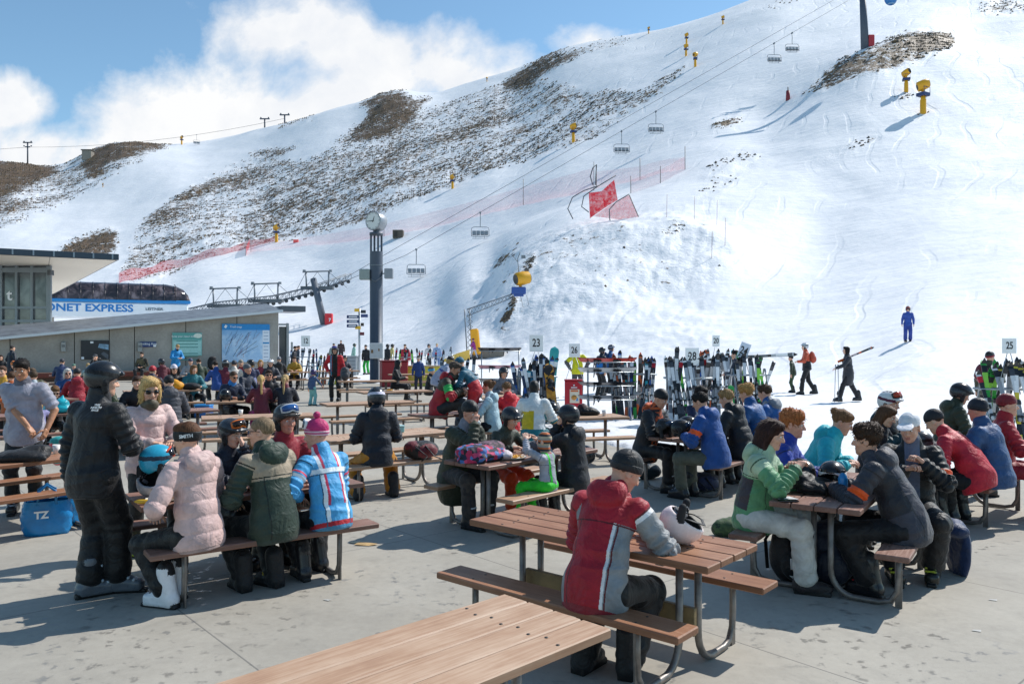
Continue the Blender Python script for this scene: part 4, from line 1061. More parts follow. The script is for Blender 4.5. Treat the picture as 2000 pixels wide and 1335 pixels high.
            gb.tube([(-.012, .106, .008), (.012, .106, .008)], .003, 1, 5)
            gb.v = ((npv(gb.v)*hs)@HF.T+Hc).tolist(); gb.build('sunglasses', [gloss(c[0], .08), gloss('15151a', .3)], root)
        elif k == 'pack':
            pk = [ell(C-ft*.20*s-d3*.06*s, npv((.15, .10, .22))*s, M=TF, id=0), ell(C-ft*.27*s-d3*.12*s, npv((.11, .06, .12))*s, M=TF, id=1, k=.02)]
            V, Q, vi = snet(pk, rc*1.2, .03, 2); V = V+vnormals(V, Q)*(.006*sines(V, 30, seed))[:, None]
            MB().arr(V, Q, vi[Q[:, 0]]).build('backpack', [mat_of(c[0]), mat_of(c[1] if len(c) > 1 else c[0])], root)
    HEADS[root.name] = (Hc, HF, C, TF)
    return root
# ================================================================ picnic tables
def wood_mat(name, lo, hi, hi2):
    m, g, b, o = new_mat(name); tc = g.n('ShaderNodeTexCoord')
    mp = g.n('ShaderNodeMapping'); mp.inputs['Scale'].default_value = (1.4, 26, 26); g.l(tc.outputs['Object'], mp.inputs[0])
    oi = g.n('ShaderNodeObjectInfo'); cx = g.n('ShaderNodeCombineXYZ'); g.l(g.math('MULTIPLY', oi.outputs['Random'], 37), cx.inputs[0]); g.l(g.math('MULTIPLY', oi.outputs['Random'], 91), cx.inputs[1]); g.l(cx.outputs[0], mp.inputs['Location'])
    gr = g.noise(2.2, 6, .65, mp.outputs[0], .3); wear = g.noise(3.2, 4, .6, tc.outputs['Object'])
    mp2 = g.n('ShaderNodeMapping'); mp2.inputs['Scale'].default_value = (.05, 6.2, .05); g.l(tc.outputs['Object'], mp2.inputs[0])
    wn = g.n('ShaderNodeTexNoise', i={'Scale': 1.0, 'Detail': 0.0}); g.l(mp2.outputs[0], wn.inputs['Vector'])
    g.l(cx.outputs[0], mp2.inputs['Location'])
    f = g.math('ADD', g.math('MULTIPLY', gr, .55), g.math('ADD', g.math('MULTIPLY', wear, .3), g.math('MULTIPLY_ADD', oi.outputs['Random'], .06, g.math('MULTIPLY', wn.outputs['Fac'], .22))))
    c = g.ramp(f, [(.36, lo), (.55, hi), (.70, hi2)])
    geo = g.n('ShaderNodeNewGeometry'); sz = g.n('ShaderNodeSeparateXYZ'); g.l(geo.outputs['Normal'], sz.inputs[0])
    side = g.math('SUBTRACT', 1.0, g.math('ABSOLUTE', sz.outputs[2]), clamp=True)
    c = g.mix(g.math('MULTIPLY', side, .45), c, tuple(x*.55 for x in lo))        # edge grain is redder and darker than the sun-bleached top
    sc = g.noise(60, 3, .7, tc.outputs['Object'])
    c = g.mix(g.math('MULTIPLY_ADD', sc, 6, -4.2, clamp=True), c, (.32, .24, .20))
    g.l(c, b.inputs['Base Color']); g.l(g.math('MULTIPLY_ADD', gr, .4, .32), b.inputs['Roughness'])
    bp = g.n('ShaderNodeBump', i={'Strength': .4, 'Distance': .003}); g.l(gr, bp.inputs['Height']); g.l(bp.outputs[0], b.inputs['Normal'])
    return m
WOOD_A = wood_mat('bleached_hardwood', (.29, .145, .080), (.44, .262, .158), (.56, .385, .262))
WOOD_B = wood_mat('oiled_hardwood', (.18, .068, .030), (.30, .130, .062), (.42, .22, .125))
WOOD_C = wood_mat('red_hardwood', (.15, .068, .046), (.25, .125, .088), (.36, .21, .16))
PINE = plain(lin('7d6a48'), .7, 0, .3, 8, .3, 60, name='treated_pine')
STEEL = plain((.20, .18, .165), .45, .55, .35, 10, .12, 70, name='weathered_steel')
BOLT = metal('4a4642', .45, name='bolt')
TL, TW = 1.83, .68
def arc(c, r, a0, a1, n, ax=0):
    return [(c[0], c[1]+r*math.cos(a0+(a1-a0)*k/n), c[2]+r*math.sin(a0+(a1-a0)*k/n)) for k in range(n+1)]
def build_table(label, top, bench, x, y, ang, group, spreader=None):
    "picnic table: local x along its length, y across"
    t = thing('picnic_table', label, 'picnic table', (x, y, 0), ang, group)
    pw = TW/4
    tb = MB()
    for k in range(4): tb.box((0, -TW/2+pw*(k+.5), .73), (TL-.004*(k % 2), pw-.008, .042), 0, None, .006)
    for sx in (-.62, .62):
        for k in range(4):
            for e in (-.045, .045): tb.lathe([(0, .7535), (.008, .7535), (.009, .7505), (.009, .74)], (sx+e*.3, -TW/2+pw*(k+.5)+e, 0), 1, 8)
    tb.build('tabletop', [top, BOLT], t)
    for sy in (-1, 1):
        bb = MB(); bb.box((0, sy*.545, .43), (TL-.01, .235, .042), 0, None, .007)
        for sx in (-.62, .62):
            for e in (-.06, .06): bb.lathe([(0, .4535), (.008, .4535), (.009, .4505), (.009, .44)], (sx, sy*.545+e, 0), 1, 8)
        bb.build('bench', [bench, BOLT], t)
    for sx in (-1, 1):
        for sy in (-1, 1):
            lb = MB(); xx = sx*.62+sy*.026
            path = [(xx, sy*.07, .708), (xx, sy*.07, .22)]+[(p[0], p[1], p[2]) for p in ((xx, sy*(.07+.18-.18*math.cos(a)), .22-.195*math.sin(a)) for a in (.25, .5, .75, 1.0, 1.25, 1.5))]+[(xx, sy*.42, .024), (xx, sy*.50, .045), (xx, sy*.545, .12), (xx, sy*.555, .24), (xx, sy*.555, .409)]
            lb.tube(path, [.0235]*8+[.022]*(len(path)-8), 0, 9)
            lb.box((xx, sy*.555, .2), (.012, .05, .41), 0)
            lb.box((xx, sy*.19, .70), (.05, .24, .006), 0)
            lb.build('leg', [STEEL], t)
    if spreader: MB().box((0, 0, .30), (1.33, .035, .17), 0, None, .003).build('spreader_board', [spreader], t)
    return t
TABLES = {}
def table_at(key, label, cx, cy, ux, uy, top=WOOD_A, bench=None, group='picnic tables on the terrace', spreader=None):
    bench = bench or top; ang = math.atan2(uy, ux); mk = (top.name, bench.name, spreader.name if spreader else '')
    if mk in TABLES and TABLES[mk] is not None: o = dup(TABLES[mk], (cx, cy, 0), ang, label, group)
    else: o = TABLES[mk] = build_table(label, top, bench, cx, cy, ang, group, spreader)
    n = math.hypot(ux, uy); T[key] = (npv((cx, cy)), npv((ux/n, uy/n)), npv((-uy/n, ux/n))); return o
T = {}
def seat(key, side, s):
    "point on a bench of a table and the yaw of somebody facing the table; side +1 is along the table's left normal"
    c, u, n = T[key]; p = c+u*s+n*(.56*side); f = -n*side
    return (float(p[0]), float(p[1])), math.degrees(math.atan2(f[0], f[1]))
def on(key, s, w):
    c, u, n = T[key]; p = c+u*s+n*w; return (float(p[0]), float(p[1]), .753)

# foreground
table_at('T0', 'empty sun-bleached table nearest the viewer, cut off at the bottom', -.454, 3.054, .714, .70, WOOD_A)
table_at('T1', 'orange-brown table where the person in the red jacket sits alone', .61, 5.24, .758, -.652, WOOD_B, WOOD_B, spreader=PINE)
table_at('T2', 'table where the woman in the pink puffer jacket sits', -2.26, 6.79, .814, .577, WOOD_C)
table_at('T3', 'table piled with a colourful quilted jacket, boy in lime trousers beside it', .14, 8.83, .68, .735, WOOD_C, WOOD_A)
table_at('T4', 'table with the black helmet pile beside the girl in white trousers', 2.81, 6.8, .56, .83, WOOD_C)
table_at('T5', 'table of the boys in blue jackets at the edge of the snow', 2.63, 10.9, .63, .77, WOOD_C)
table_at('T6', 'table behind the white baseball cap where the man in the blue vest sits', 5.2, 9.4, .72, .69, WOOD_C)
table_at('T7', 'table with a black helmet and a water bottle in front of the red bin', 1.0, 13.3, .95, .30, WOOD_A)
table_at('T8', 'table with the turquoise box where the navy jacket stands at the bench', -1.76, 10.77, .784, .62, WOOD_A)
table_at('T9', 'empty long table right behind the two goggled helmets', -4.3, 13.45, .93, .37, WOOD_A)
table_at('T10', 'table at the left edge with blue bags under its bench', -5.35, 8.35, .6, .8, WOOD_B)
table_at('T11', 'table where two girls sit with their backs to the viewer', -5.6, 17.0, .93, .37, WOOD_A)
table_at('T12', 'table where the father in the red and green ski suit sits', -.9, 14.1, .78, .62, WOOD_C, WOOD_A)
table_at('T13', 'empty table left of the ski suit father, helmet in front of it', -3.0, 16.4, .88, .45, WOOD_A)
table_at('T14', 'second empty table in front of the clock column', -3.0, 20.2, .88, .45, WOOD_A)
table_at('T15', 'table in front of the clock column with a grey bag on it', -4.7, 25.6, .96, .28, WOOD_A)
table_at('T16', 'table with an orange bag in front of the black jacket and white hat', -9.1, 20.6, .86, .5, WOOD_A)
table_at('T17', 'table by the grey puffer jacket with its back turned', -6.34, 14.35, .8, .6, WOOD_C)
table_at('T18', 'table in the shade left of the turquoise bag', -10.4, 17.0, .6, .8, WOOD_C)
table_at('T19', 'table with the turquoise bag beside the boy in dark glasses', -8.3, 13.8, .8, .6, WOOD_C)
table_at('T20', 'table below the trail map with a crowd round it', -9.0, 26.5, .9, .43, WOOD_A)
table_at('T21', 'table where the white-haired woman sits before the wall', -10.9, 18.6, .86, .5, WOOD_C)
table_at('T22', 'table at the doorway end of the wall', -9.4, 33.0, .9, .43, WOOD_A)
table_at('T23', 'table next to the wall below the black poster', -16.5, 30.0, .86, .5, WOOD_C)
table_at('T24', 'table behind the man in the red open jacket', -7.6, 34.5, .95, .3, WOOD_A)
table_at('T25', 'table right of the clock column by the red cabinet', -3.9, 31.0, .95, .3, WOOD_A)
table_at('T26', 'table of the white-helmeted child in the teal jacket', -.7, 18.2, .78, .62, WOOD_A)
table_at('T27', 'table at the far left behind the man in the grey shirt', -15.5, 24.5, .8, .6, WOOD_A)
table_at('T28', 'table under the stripe of sun left of the trail map', -12.6, 29.0, .86, .5, WOOD_A)

# ================================================================ clock column
GREY = plain(lin('4a525e'), .5, .15, .08, 6, name='column_paint'); LGREY = plain(lin('b9bec3'), .5, 0, .06, 8, name='grey_box')
ck = at(735, 748); ck.z = 0; dC = ck.y
def zc(py, d=dC): return CAMZ+(HY-py)*d/F
sc_ = dC/F
t = thing('clock_column', 'tall dark grey column with a round white clock on top', 'clock', ck)
rC = 12.5*sc_
c = MB(); c.lathe([(rC*1.5, 0), (rC*1.5, .03), (rC, .035), (rC, zc(492))], mi=0, n=28); c.lathe([(0, zc(492)), (rC, zc(492))], n=28); c.build('column', [GREY], t)
c = MB()
for a in range(4): 
    ca, sa = math.cos(a*math.pi/2+.5)*rC*.86, math.sin(a*math.pi/2+.5)*rC*.86
    c.box((ca, sa, (zc(492)+zc(458))/2), (.09, .09, zc(458)-zc(492)), 0)
c.lathe([(0, zc(460)), (rC*1.05, zc(460)), (rC*1.05, zc(455)), (0, zc(455))], n=28); c.lathe([(rC*.5, zc(455)), (rC*.5, zc(448))], n=20); c.build('lantern', [GREY], t)
rcl = 18.5*sc_; zcl = zc(433); RotF = Rz(R(-28))@Rx(R(90)); RotF = Matrix(RotF.tolist())
c = MB(); dpt = .28
c.lathe([(0, -dpt), (rcl*.96, -dpt), (rcl, -dpt+.03), (rcl, dpt-.03), (rcl*.96, dpt), (rcl*.93, dpt), (rcl*.9, dpt-.02), (0, dpt-.02)], (0, 0, zcl), 0, 40, True, RotF)
ck_case = c.build('clock_case', [plain(lin('8d9399'), .4, .5, .05, name='clock_case')], t)
c = MB(); c.lathe([(0, dpt-.015), (rcl*.9, dpt-.015)], (0, 0, zcl), 0, 40, False, RotF); c.build('clock_face', [plain(lin('d6d9d6'), .4, 0, .02, name='dial')], ck_case)
c = MB()
def onface(x, y, off): return Vector((0, 0, zcl))+RotF@Vector((x, y, dpt-.015+off))
for k in range(60):
    a = k*math.pi/30; r0 = rcl*(.76 if k % 5 == 0 else .82); w = .016 if k % 5 == 0 else .006
    dx, dy = math.sin(a), math.cos(a); px_, py_ = math.cos(a)*w, -math.sin(a)*w
    c.quad(onface(dx*r0-px_, dy*r0-py_, .004), onface(dx*rcl*.86-px_, dy*rcl*.86-py_, .004), onface(dx*rcl*.86+px_, dy*rcl*.86+py_, .004), onface(dx*r0+px_, dy*r0+py_, .004))
c.build('minute_marks', [plain((.03, .03, .035), .5, name='black_mark')], ck_case)
for nm, a, L, w in (('hour_hand', R(12*30+45*.5), .5, .028), ('minute_hand', R(270), .74, .02)):
    c = MB(); dx, dy = math.sin(a), math.cos(a); qx, qy = math.cos(a)*w, -math.sin(a)*w
    b_, e_ = -.14*rcl, L*rcl
    for o1 in (.008 if nm == 'hour_hand' else .013,):
        c.quad(onface(dx*b_-qx, dy*b_-qy, o1), onface(dx*e_-qx*.5, dy*e_-qy*.5, o1), onface(dx*e_+qx*.5, dy*e_+qy*.5, o1), onface(dx*b_+qx, dy*b_+qy, o1))
    c.build(nm, [plain((.02, .02, .022), .4, name='black_mark')], ck_case)
c = MB(); c.box((rC+.32, -.1, zc(535)), (.42, .3, .5), 0, None, .03).box((rC+.05, -.1, zc(535)), (.2, .06, .06), 0); c.build('loudspeaker', [plain(lin('8a9097'), .5, name='speaker')], t)
c = MB(); c.box((-rC-.22, -.15, zc(537)), (.5, .3, .52), 0, None, .03); c.build('control_box', [plain(lin('8f9a96'), .5, name='speaker')], t)
c = MB(); c.lathe([(rC+.012, zc(520)), (rC+.012, zc(518))], n=28).tube([(-rC*.9, -rC*.7, zc(544)), (0, -rC*1.1, zc(551)), (rC*.9, -rC*.7, zc(542)), (rC*1.05, -.1, zc(530))], .025, 0, 6); c.build('strap', [plain(lin('6a7077'), .4, .4, name='strap')], t)
c = MB(); c.box((rC*.4, -rC-.22, zc(685)), (26*sc_, .4, 30*sc_), 0, None, .03); bx = c.build('switch_cabinet', [LGREY], t)
c = MB(); c.box((rC*.4-8*sc_, -rC-.425, zc(686)), (.1, .012, .16), 0).box((rC*.4+5*sc_, -rC-.425, zc(683)), (.06, .012, .12), 0); c.build('latch', [plain(lin('7a5a3a'), .6, name='rust')], bx)

# ================================================================ lodge wall and hut
conc = None
def concrete(name, c0):
    m, g, b, o = new_mat(name); tc = g.n('ShaderNodeTexCoord'); P = tc.outputs['Object']
    a = g.noise(.9, 5, .6, P); f = g.noise(9, 5, .65, P); sp = g.noise(45, 2, .6, P)
    c = g.ramp(g.math('ADD', g.math('MULTIPLY', a, .6), g.math('MULTIPLY', f, .4)), [(.32, tuple(x*.72 for x in c0)), (.55, c0), (.72, tuple(x*1.25 for x in c0))])
    c = g.mix(g.math('MULTIPLY_ADD', sp, 8, -5.2, clamp=True), c, tuple(x*.5 for x in c0))
    g.l(c, b.inputs['Base Color']); b.inputs['Roughness'].default_value = .8
    bp = g.n('ShaderNodeBump', i={'Strength': .3, 'Distance': .01}); g.l(f, bp.inputs['Height']); g.l(bp.outputs[0], b.inputs['Normal'])
    return m
CONC = concrete('precast_concrete', (.37, .345, .305))
wR = npv((-13.55, 46.0)); wu = npv((.86, .51)); wl = 30.0; wn = npv((wu[1], -wu[0]))  # u to the right end, n to the viewer side
wang = math.atan2(wu[1], wu[0])
t = thing('lodge_wall', 'long grey concrete panel wall with a sloping metal roof', 'building', (wR[0], wR[1], 0), wang)
def eave(s): return 3.82+ s*.118      # height of the sloping eave, s = distance left of the right end (negative)
c = MB()
seams = [0, -2.35, -5.05, -7.6, -8.8, -10.4, -13.2, -15.8, -20, -25, -wl]
for k in range(len(seams)-1):
    a, b_ = seams[k], seams[k+1]
    pr = [(a-.02, 0), (b_+.02, 0), (b_+.02, eave(b_)), (a-.02, eave(a))]
    vs = [(x, 0, z) for x, z in pr]+[(x, .3, z) for x, z in pr]
    c.add(vs, [(0, 3, 2, 1), (4, 5, 6, 7), (0, 1, 5, 4), (1, 2, 6, 5), (2, 3, 7, 6), (3, 0, 4, 7)], 0)
    c.add([(b_-.03, .05, 0), (b_+.03, .05, 0), (b_+.03, .05, eave(b_)), (b_-.03, .05, eave(b_))], [(0, 1, 2, 3)], 1)
c.build('wall', [CONC, plain((.05, .047, .042), .8, name='seam')], t)
def rib_mat():
    m, g, b, o = new_mat('ribbed_metal'); tc = g.n('ShaderNodeTexCoord'); sx = g.n('ShaderNodeSeparateXYZ'); g.l(tc.outputs['Object'], sx.inputs[0])
    w = g.math('SINE', g.math('MULTIPLY', sx.outputs[1], 26)); nz = g.noise(2, 4, .6, tc.outputs['Object'])
    c = g.ramp(g.math('MULTIPLY_ADD', w, .2, nz), [(.25, (.13, .14, .15)), (.75, (.36, .38, .40))])
    g.l(c, b.inputs['Base Color']); b.inputs['Metallic'].default_value = .5; b.inputs['Roughness'].default_value = .4
    bp = g.n('ShaderNodeBump', i={'Strength': .6, 'Distance': .04}); g.l(w, bp.inputs['Height']); g.l(bp.outputs[0], b.inputs['Normal']); return m
RIB = rib_mat(); DKMETAL = plain(lin('565c63'), .4, .5, .1, name='fascia'); EDGE_W = plain(lin('c8ccd0'), .35, .3, .05, name='eave_trim')
c = MB()
c.add([(.1, -.55, eave(0)+.02), (-wl, -.55, eave(-wl)+.02), (-wl, 3.4, eave(-wl)+.80), (.1, 3.4, eave(0)+.55)], [(0, 3, 2, 1)], 0)
c.add([(.1, -.55, eave(0)-.02), (-wl, -.55, eave(-wl)-.02), (-wl, 3.4, eave(-wl)+.62), (.1, 3.4, eave(0)+.35)], [(0, 1, 2, 3)], 1)
rf = c.build('roof', [RIB, DKMETAL], t)
c = MB(); c.add([(.1, -.57, eave(0)-.1), (-wl, -.57, eave(-wl)-.1), (-wl, -.57, eave(-wl)+.03), (.1, -.57, eave(0)+.03)], [(0, 3, 2, 1)], 0); c.build('eave_trim', [EDGE_W], rf)
c = MB(); c.box((.85, 1.2, eave(0)+.12), (1.4, 2.6, .34), 0, None, .02); c.build('end_beam', [DKMETAL], t)
c = MB(); c.box((.55, .2, 1.55), (.14, .14, 3.1), 0).box((.3, .2, 3.02), (.5, .12, .1), 0).box((.78, .1, 1.0), (.1, .1, 2.0), 0); c.build('door_frame', [plain(lin('8a8e90'), .4, .4, name='frame')], t)
c = MB(); c.box((.3, .28, 1.45), (.44, .02, 2.9), 0); c.build('door_glass', [plain(lin('3a4046'), .15, 0, .2, name='dark_glass')], t)
for x, z in ((-10.9, 1.75), (-7.35, 1.72)):
    c = MB(); c.box((x, -.07, z), (.22, .14, .5), 0, None, .02); w = c.build('wall_lamp', [plain(lin('9a9c9a'), .4, .3, name='lamp_case')], t)
    MB().box((x, -.146, z+.05), (.15, .012, .12), 0).build('diffuser', [plain(lin('6d6f70'), .3, name='lamp_lens')], w)

def on_wall(px, py):
    "hit the wall plane along a sight line: returns (s along the wall, z)"
    k = (px-1000)/F        # x = k*y ; (x,y) = wR + s*wu
    s_ = (k*wR[1]-wR[0])/(wu[0]-k*wu[1]); y = wR[1]+s_*wu[1]; return s_, CAMZ+(HY-py)*y/F
def wall_panel(name, label, cat, px0, py0, px1, py1, mat, th=.05):
    s0, za = on_wall(px0, (py0+py1)/2); s1, zb = on_wall(px1, (py0+py1)/2); sm, zt = on_wall((px0+px1)/2, py0); _, zb = on_wall((px0+px1)/2, py1)
    p = wR+wu*((s0+s1)/2)+wn*(.03+th/2)
    t = thing(name, label, cat, (p[0], p[1], (zt+zb)/2), wang)
    w, h = abs(s1-s0), zt-zb
    MB().box((0, 0, 0), (w, th, h), 0, None, .008).build('panel', [mat], t); return t, w, h, th
def mapmat():
    m, g, b, o = new_mat('trail_map_print'); tc = g.n('ShaderNodeTexCoord'); P = tc.outputs['Object']; sx = g.n('ShaderNodeSeparateXYZ'); g.l(P, sx.inputs[0])
    n1 = g.noise(1.6, 5, .6, P, .5); n2 = g.noise(4, 5, .6, P, .8)
    c = g.ramp(g.math('MULTIPLY_ADD', n2, .5, g.math('MULTIPLY', n1, .5)), [(.35, lin('8fb8dc')), (.5, lin('a9cbe8')), (.62, lin('c6dcf0')), (.7, lin('90b2d4'))])
    up = g.math('MULTIPLY_ADD', sx.outputs[2], 1.4, -.35, clamp=True); c = g.mix(up, c, lin('4a96d0'))
    g.l(c, b.inputs['Base Color']); b.inputs['Roughness'].default_value = .4; return m
t, w, h, th = wall_panel('trail_map', 'big blue ski trail map board on the concrete wall', 'map board', 433, 633, 526, 707, mapmat())
c = MB(); c.box((0, -th/2-.003, h/2-.17), (w, .006, .34), 0); c.build('header', [plain(lin('1e86c8'), .4, name='sign_blue')], t)
c = MB(); c.box((w/2-.21, -th/2-.004, -.17), (.38, .006, h-.36), 0); lg = c.build('legend', [plain(lin('dfe6ee'), .4, 0, .04, name='legend_paper')], t)
c = MB()
for k in range(9): c.box((w/2-.21, -th/2-.009, h*.28-k*.2), (.26, .004, .04), 0)
c.box((w/2-.21, -th/2-.010, h*.0), (.36, .004, .09), 1); c.build('legend_text', [plain(lin('8ea3bb'), .5, name='print'), plain(lin('2a8ac4'), .5, name='print')], lg)
c = MB()
rr_ = random.Random(5)
for k in range(26):
    x0 = rr_.uniform(-w*.44, w*.18); z0 = rr_.uniform(-h*.45, h*.12); pth = [(x0, -th/2-.006, z0)]
    for j in range(5): pth.append((pth[-1][0]+rr_.uniform(.0, .12), -th/2-.006, pth[-1][2]+rr_.uniform(.03, .15)))
    c.tube(pth, .006, k % 3, 4)
for a_, b_ in (((-.85, -.7), (-.55, .35)), ((-.55, -.8), (.1, .55)), ((-.4, -.75), (.45, .1)), ((-.2, -.7), (.5, -.15))):
    c.tube([(a_[0]*w/2, -th/2-.007, a_[1]*h/2*.9), (b_[0]*w/2, -th/2-.007, b_[1]*h/2)], .008, 3, 4)
c.build('trail_lines', [plain(lin('5a6e96'), .5, name='print'), plain(lin('7c96c0'), .5, name='print'), plain(lin('a8707c'), .5, name='print'), plain(lin('2c3650'), .5, name='print')], t)
WHITE_P = plain(lin('f2f4f5'), .45, 0, .02, name='white_print')
text('Trail map', .17, WHITE_P, t, (-w/2+.75, -th/2-.009, h/2-.17), ext=.002)
c = MB(); c.box((-w/2+.2, -th/2-.008, h/2-.15), (.12, .004, .16), 0, Euler((0, .5, 0))); c.build('emblem', [WHITE_P], t)
t, w, h, th = wall_panel('notice_board', 'pale turquoise notice board with lines of small print on the wall', 'notice board', 336, 650, 394, 695, plain(lin('8fc4bd'), .5, 0, .05, 3, name='notice_green'))
c = MB(); c.box((0, -th/2-.003, h/2-.2), (w*.97, .006, .38), 0); c.build('header', [plain(lin('5fa7a0'), .5, name='notice_head')], t)
c = MB(); c.box((0, -th/2-.003, -.2), (w*.92, .006, h-.55), 0); pn = c.build('text_panel', [plain(lin('a4d6cf'), .5, name='notice_pale')], t)
c = MB()
for k in range(7):
    if k != 3: c.box((0, -th/2-.008, h*.14-k*.17), (w*.72, .004, .05), 0)
c.build('print_lines', [plain(lin('4f9089'), .5, name='print')], pn)
text('Keep your resort tidy', .15, WHITE_P, t, (-.2, -th/2-.008, h/2-.2), ext=.002, sx=.9)
c = MB(); c.ell((w*.36, -th/2-.008, h/2-.16), (.22, .006, .13), 0); c.build('picture', [plain(lin('dfe8da'), .5, name='print')], t)
t, w, h, th = wall_panel('smoking_area_sign', 'small dark blue sign reading Smoking Area on the wall', 'sign', 273, 667.5, 305, 678, plain(lin('273f73'), .45, 0, .04, name='sign_navy'))
text('Smoking Area', .19, WHITE_P, t, (0, -th/2-.003, .03), ext=.003, sx=.82)
c = MB(); c.box((w*.40, -th/2-.004, -h*.28), (.14, .006, .1), 0); c.build('symbol', [WHITE_P], t)
t, w, h, th = wall_panel('black_poster', 'black poster with a bluish picture on the concrete wall', 'poster', 158, 665, 213, 702, plain(lin('26272c'), .4, 0, .1, name='poster_black'))
c = MB(); c.add([(w*.1, -th/2-.004, .12), (w*.48, -th/2-.004, .0), (w*.48, -th/2-.004, .28), (w*.14, -th/2-.004, .32)], [(0, 1, 2, 3)], 0).add([(w*.2, -th/2-.005, -.2), (w*.46, -th/2-.005, -.5), (w*.47, -th/2-.005, -.25), (w*.3, -th/2-.005, -.1)], [(0, 1, 2, 3)], 1)
c.box((-w*.12, -th/2-.004, h*.4), (.14, .006, .1), 2).box((-w*.44, -th/2-.004, -h*.42), (.12, .006, .12), 2); c.build('picture', [plain(lin('7ea0b8'), .4, 0, .4, 6, name='print'), plain(lin('5a5e66'), .4, name='print'), WHITE_P], t)

# glass hut with a wide flat roof
tip = atd(228, 508, 47.0); ru = npv((-.86, -.51)); rb_ = npv((-.57, .82)); zt = tip.z
t = thing('glass_hut', 'glass fronted hut with a broad overhanging flat roof at the left', 'building', (tip.x, tip.y, 0))
def rp(a, b_, z): q = ru*a+rb_*b_; return (q[0], q[1], z)
c = MB()
A = [rp(0, 0, zt-.02), rp(16, 0, zt-.02), rp(16, 40, zt-.02), rp(0, 40, zt-.02)]
c.add(A, [(0, 3, 2, 1)], 0)
sf = c.build('soffit', [None], t)
def soffit():
    m, g, b, o = new_mat('soffit_panels'); tc = g.n('ShaderNodeTexCoord'); P = tc.outputs['Object']
    mp = g.n('ShaderNodeMapping'); mp.inputs['Rotation'].default_value = (0, 0, R(-31)); g.l(P, mp.inputs[0]); sx = g.n('ShaderNodeSeparateXYZ'); g.l(mp.outputs[0], sx.inputs[0])
    j = g.math('MAXIMUM', g.math('GREATER_THAN', g.math('FRACT', g.math('DIVIDE', sx.outputs[0], 3.4)), .985), g.math('MULTIPLY', g.math('GREATER_THAN', g.math('FRACT', g.math('DIVIDE', sx.outputs[1], .45)), .93), .35))
    g.l(g.mix(j, (.62, .56, .46), (.25, .21, .16)), b.inputs['Base Color']); b.inputs['Roughness'].default_value = .6; return m
sf.data.materials[0] = soffit()
c = MB()
def slab(mb, a0, a1, b0, b1, z0, z1, mi=0):
    vs = [rp(a0, b0, z0), rp(a1, b0, z0), rp(a1, b1, z0), rp(a0, b1, z0), rp(a0, b0, z1), rp(a1, b0, z1), rp(a1, b1, z1), rp(a0, b1, z1)]
    mb.add(vs, [(0, 1, 2, 3), (4, 7, 6, 5), (0, 4, 5, 1), (1, 5, 6, 2), (2, 6, 7, 3), (3, 7, 4, 0)], mi)
slab(c, -.1, 16, -.1, 40, zt, zt+.34, 0)
for k in range(16): slab(c, k*1.0+.2, k*1.0+.28, -.14, -.1, zt+.02, zt+.32, 1)
c.build('roof', [plain(lin('3f4a55'), .45, .4, .1, name='roof_edge'), plain(lin('8d979f'), .4, .4, name='roof_joint')], t)
gl = new_mat('reflective_glass'); m, g, b, o = gl
tc = g.n('ShaderNodeTexCoord'); nz = g.noise(.8, 5, .65, tc.outputs['Object'], 1.0)
g.l(g.ramp(nz, [(.35, (.055, .062, .072)), (.65, (.17, .185, .20))]), b.inputs['Base Color']); b.inputs['Roughness'].default_value = .12; b.inputs['Metallic'].default_value = .25
GLASS = m
dG = 50.0
gx0, gx1 = (-140-1000)*dG/F, (101-1000)*dG/F
FRM = plain(lin('7b8388'), .4, .4, name='glazing_frame')
c = MB(); o_ = npv((tip.x, tip.y, 0))
zb, zt2 = .0, zt-.06
c.add([npv((gx0, dG, zb))-o_, npv((gx1, dG, zb))-o_, npv((gx1, dG, zt2))-o_, npv((gx0, dG, zt2))-o_], [(0, 1, 2, 3)], 0)
c.add([npv((gx1, dG, zb))-o_, npv((gx1-9, dG+13, zb))-o_, npv((gx1-9, dG+13, zt2))-o_, npv((gx1, dG, zt2))-o_], [(0, 1, 2, 3)], 0)
c.build('glass', [GLASS], t)
c = MB()
for px in (-100, -62, -28, 4, 34, 64, 97): c.box(npv(((px-1000)*dG/F, dG-.06, (zb+zt2)/2))-o_, (.16 if px < 90 else .28, .16, zt2-zb), 0)
for py in (528, 601, 627): c.box(npv(((gx0+gx1)/2, dG-.055, CAMZ+(HY-py)*dG/F))-o_, (gx1-gx0, .15, .16 if py > 540 else .3), 0)
c.build('glazing_bars', [FRM], t)
text('t', 1.0, WHITE_P, t, npv(((19-1000)*dG/F, dG-.03, CAMZ+(HY-577)*dG/F))-o_, ext=.01, bold=.02)
c = MB(); c.box(npv(((106-1000)*dG/F, dG-.4, CAMZ+(HY-534)*dG/F))-o_, (.24, .4, .34), 0, None, .03); c.build('floodlight', [plain(lin('4a4e52'), .4, name='lamp_case')], t)

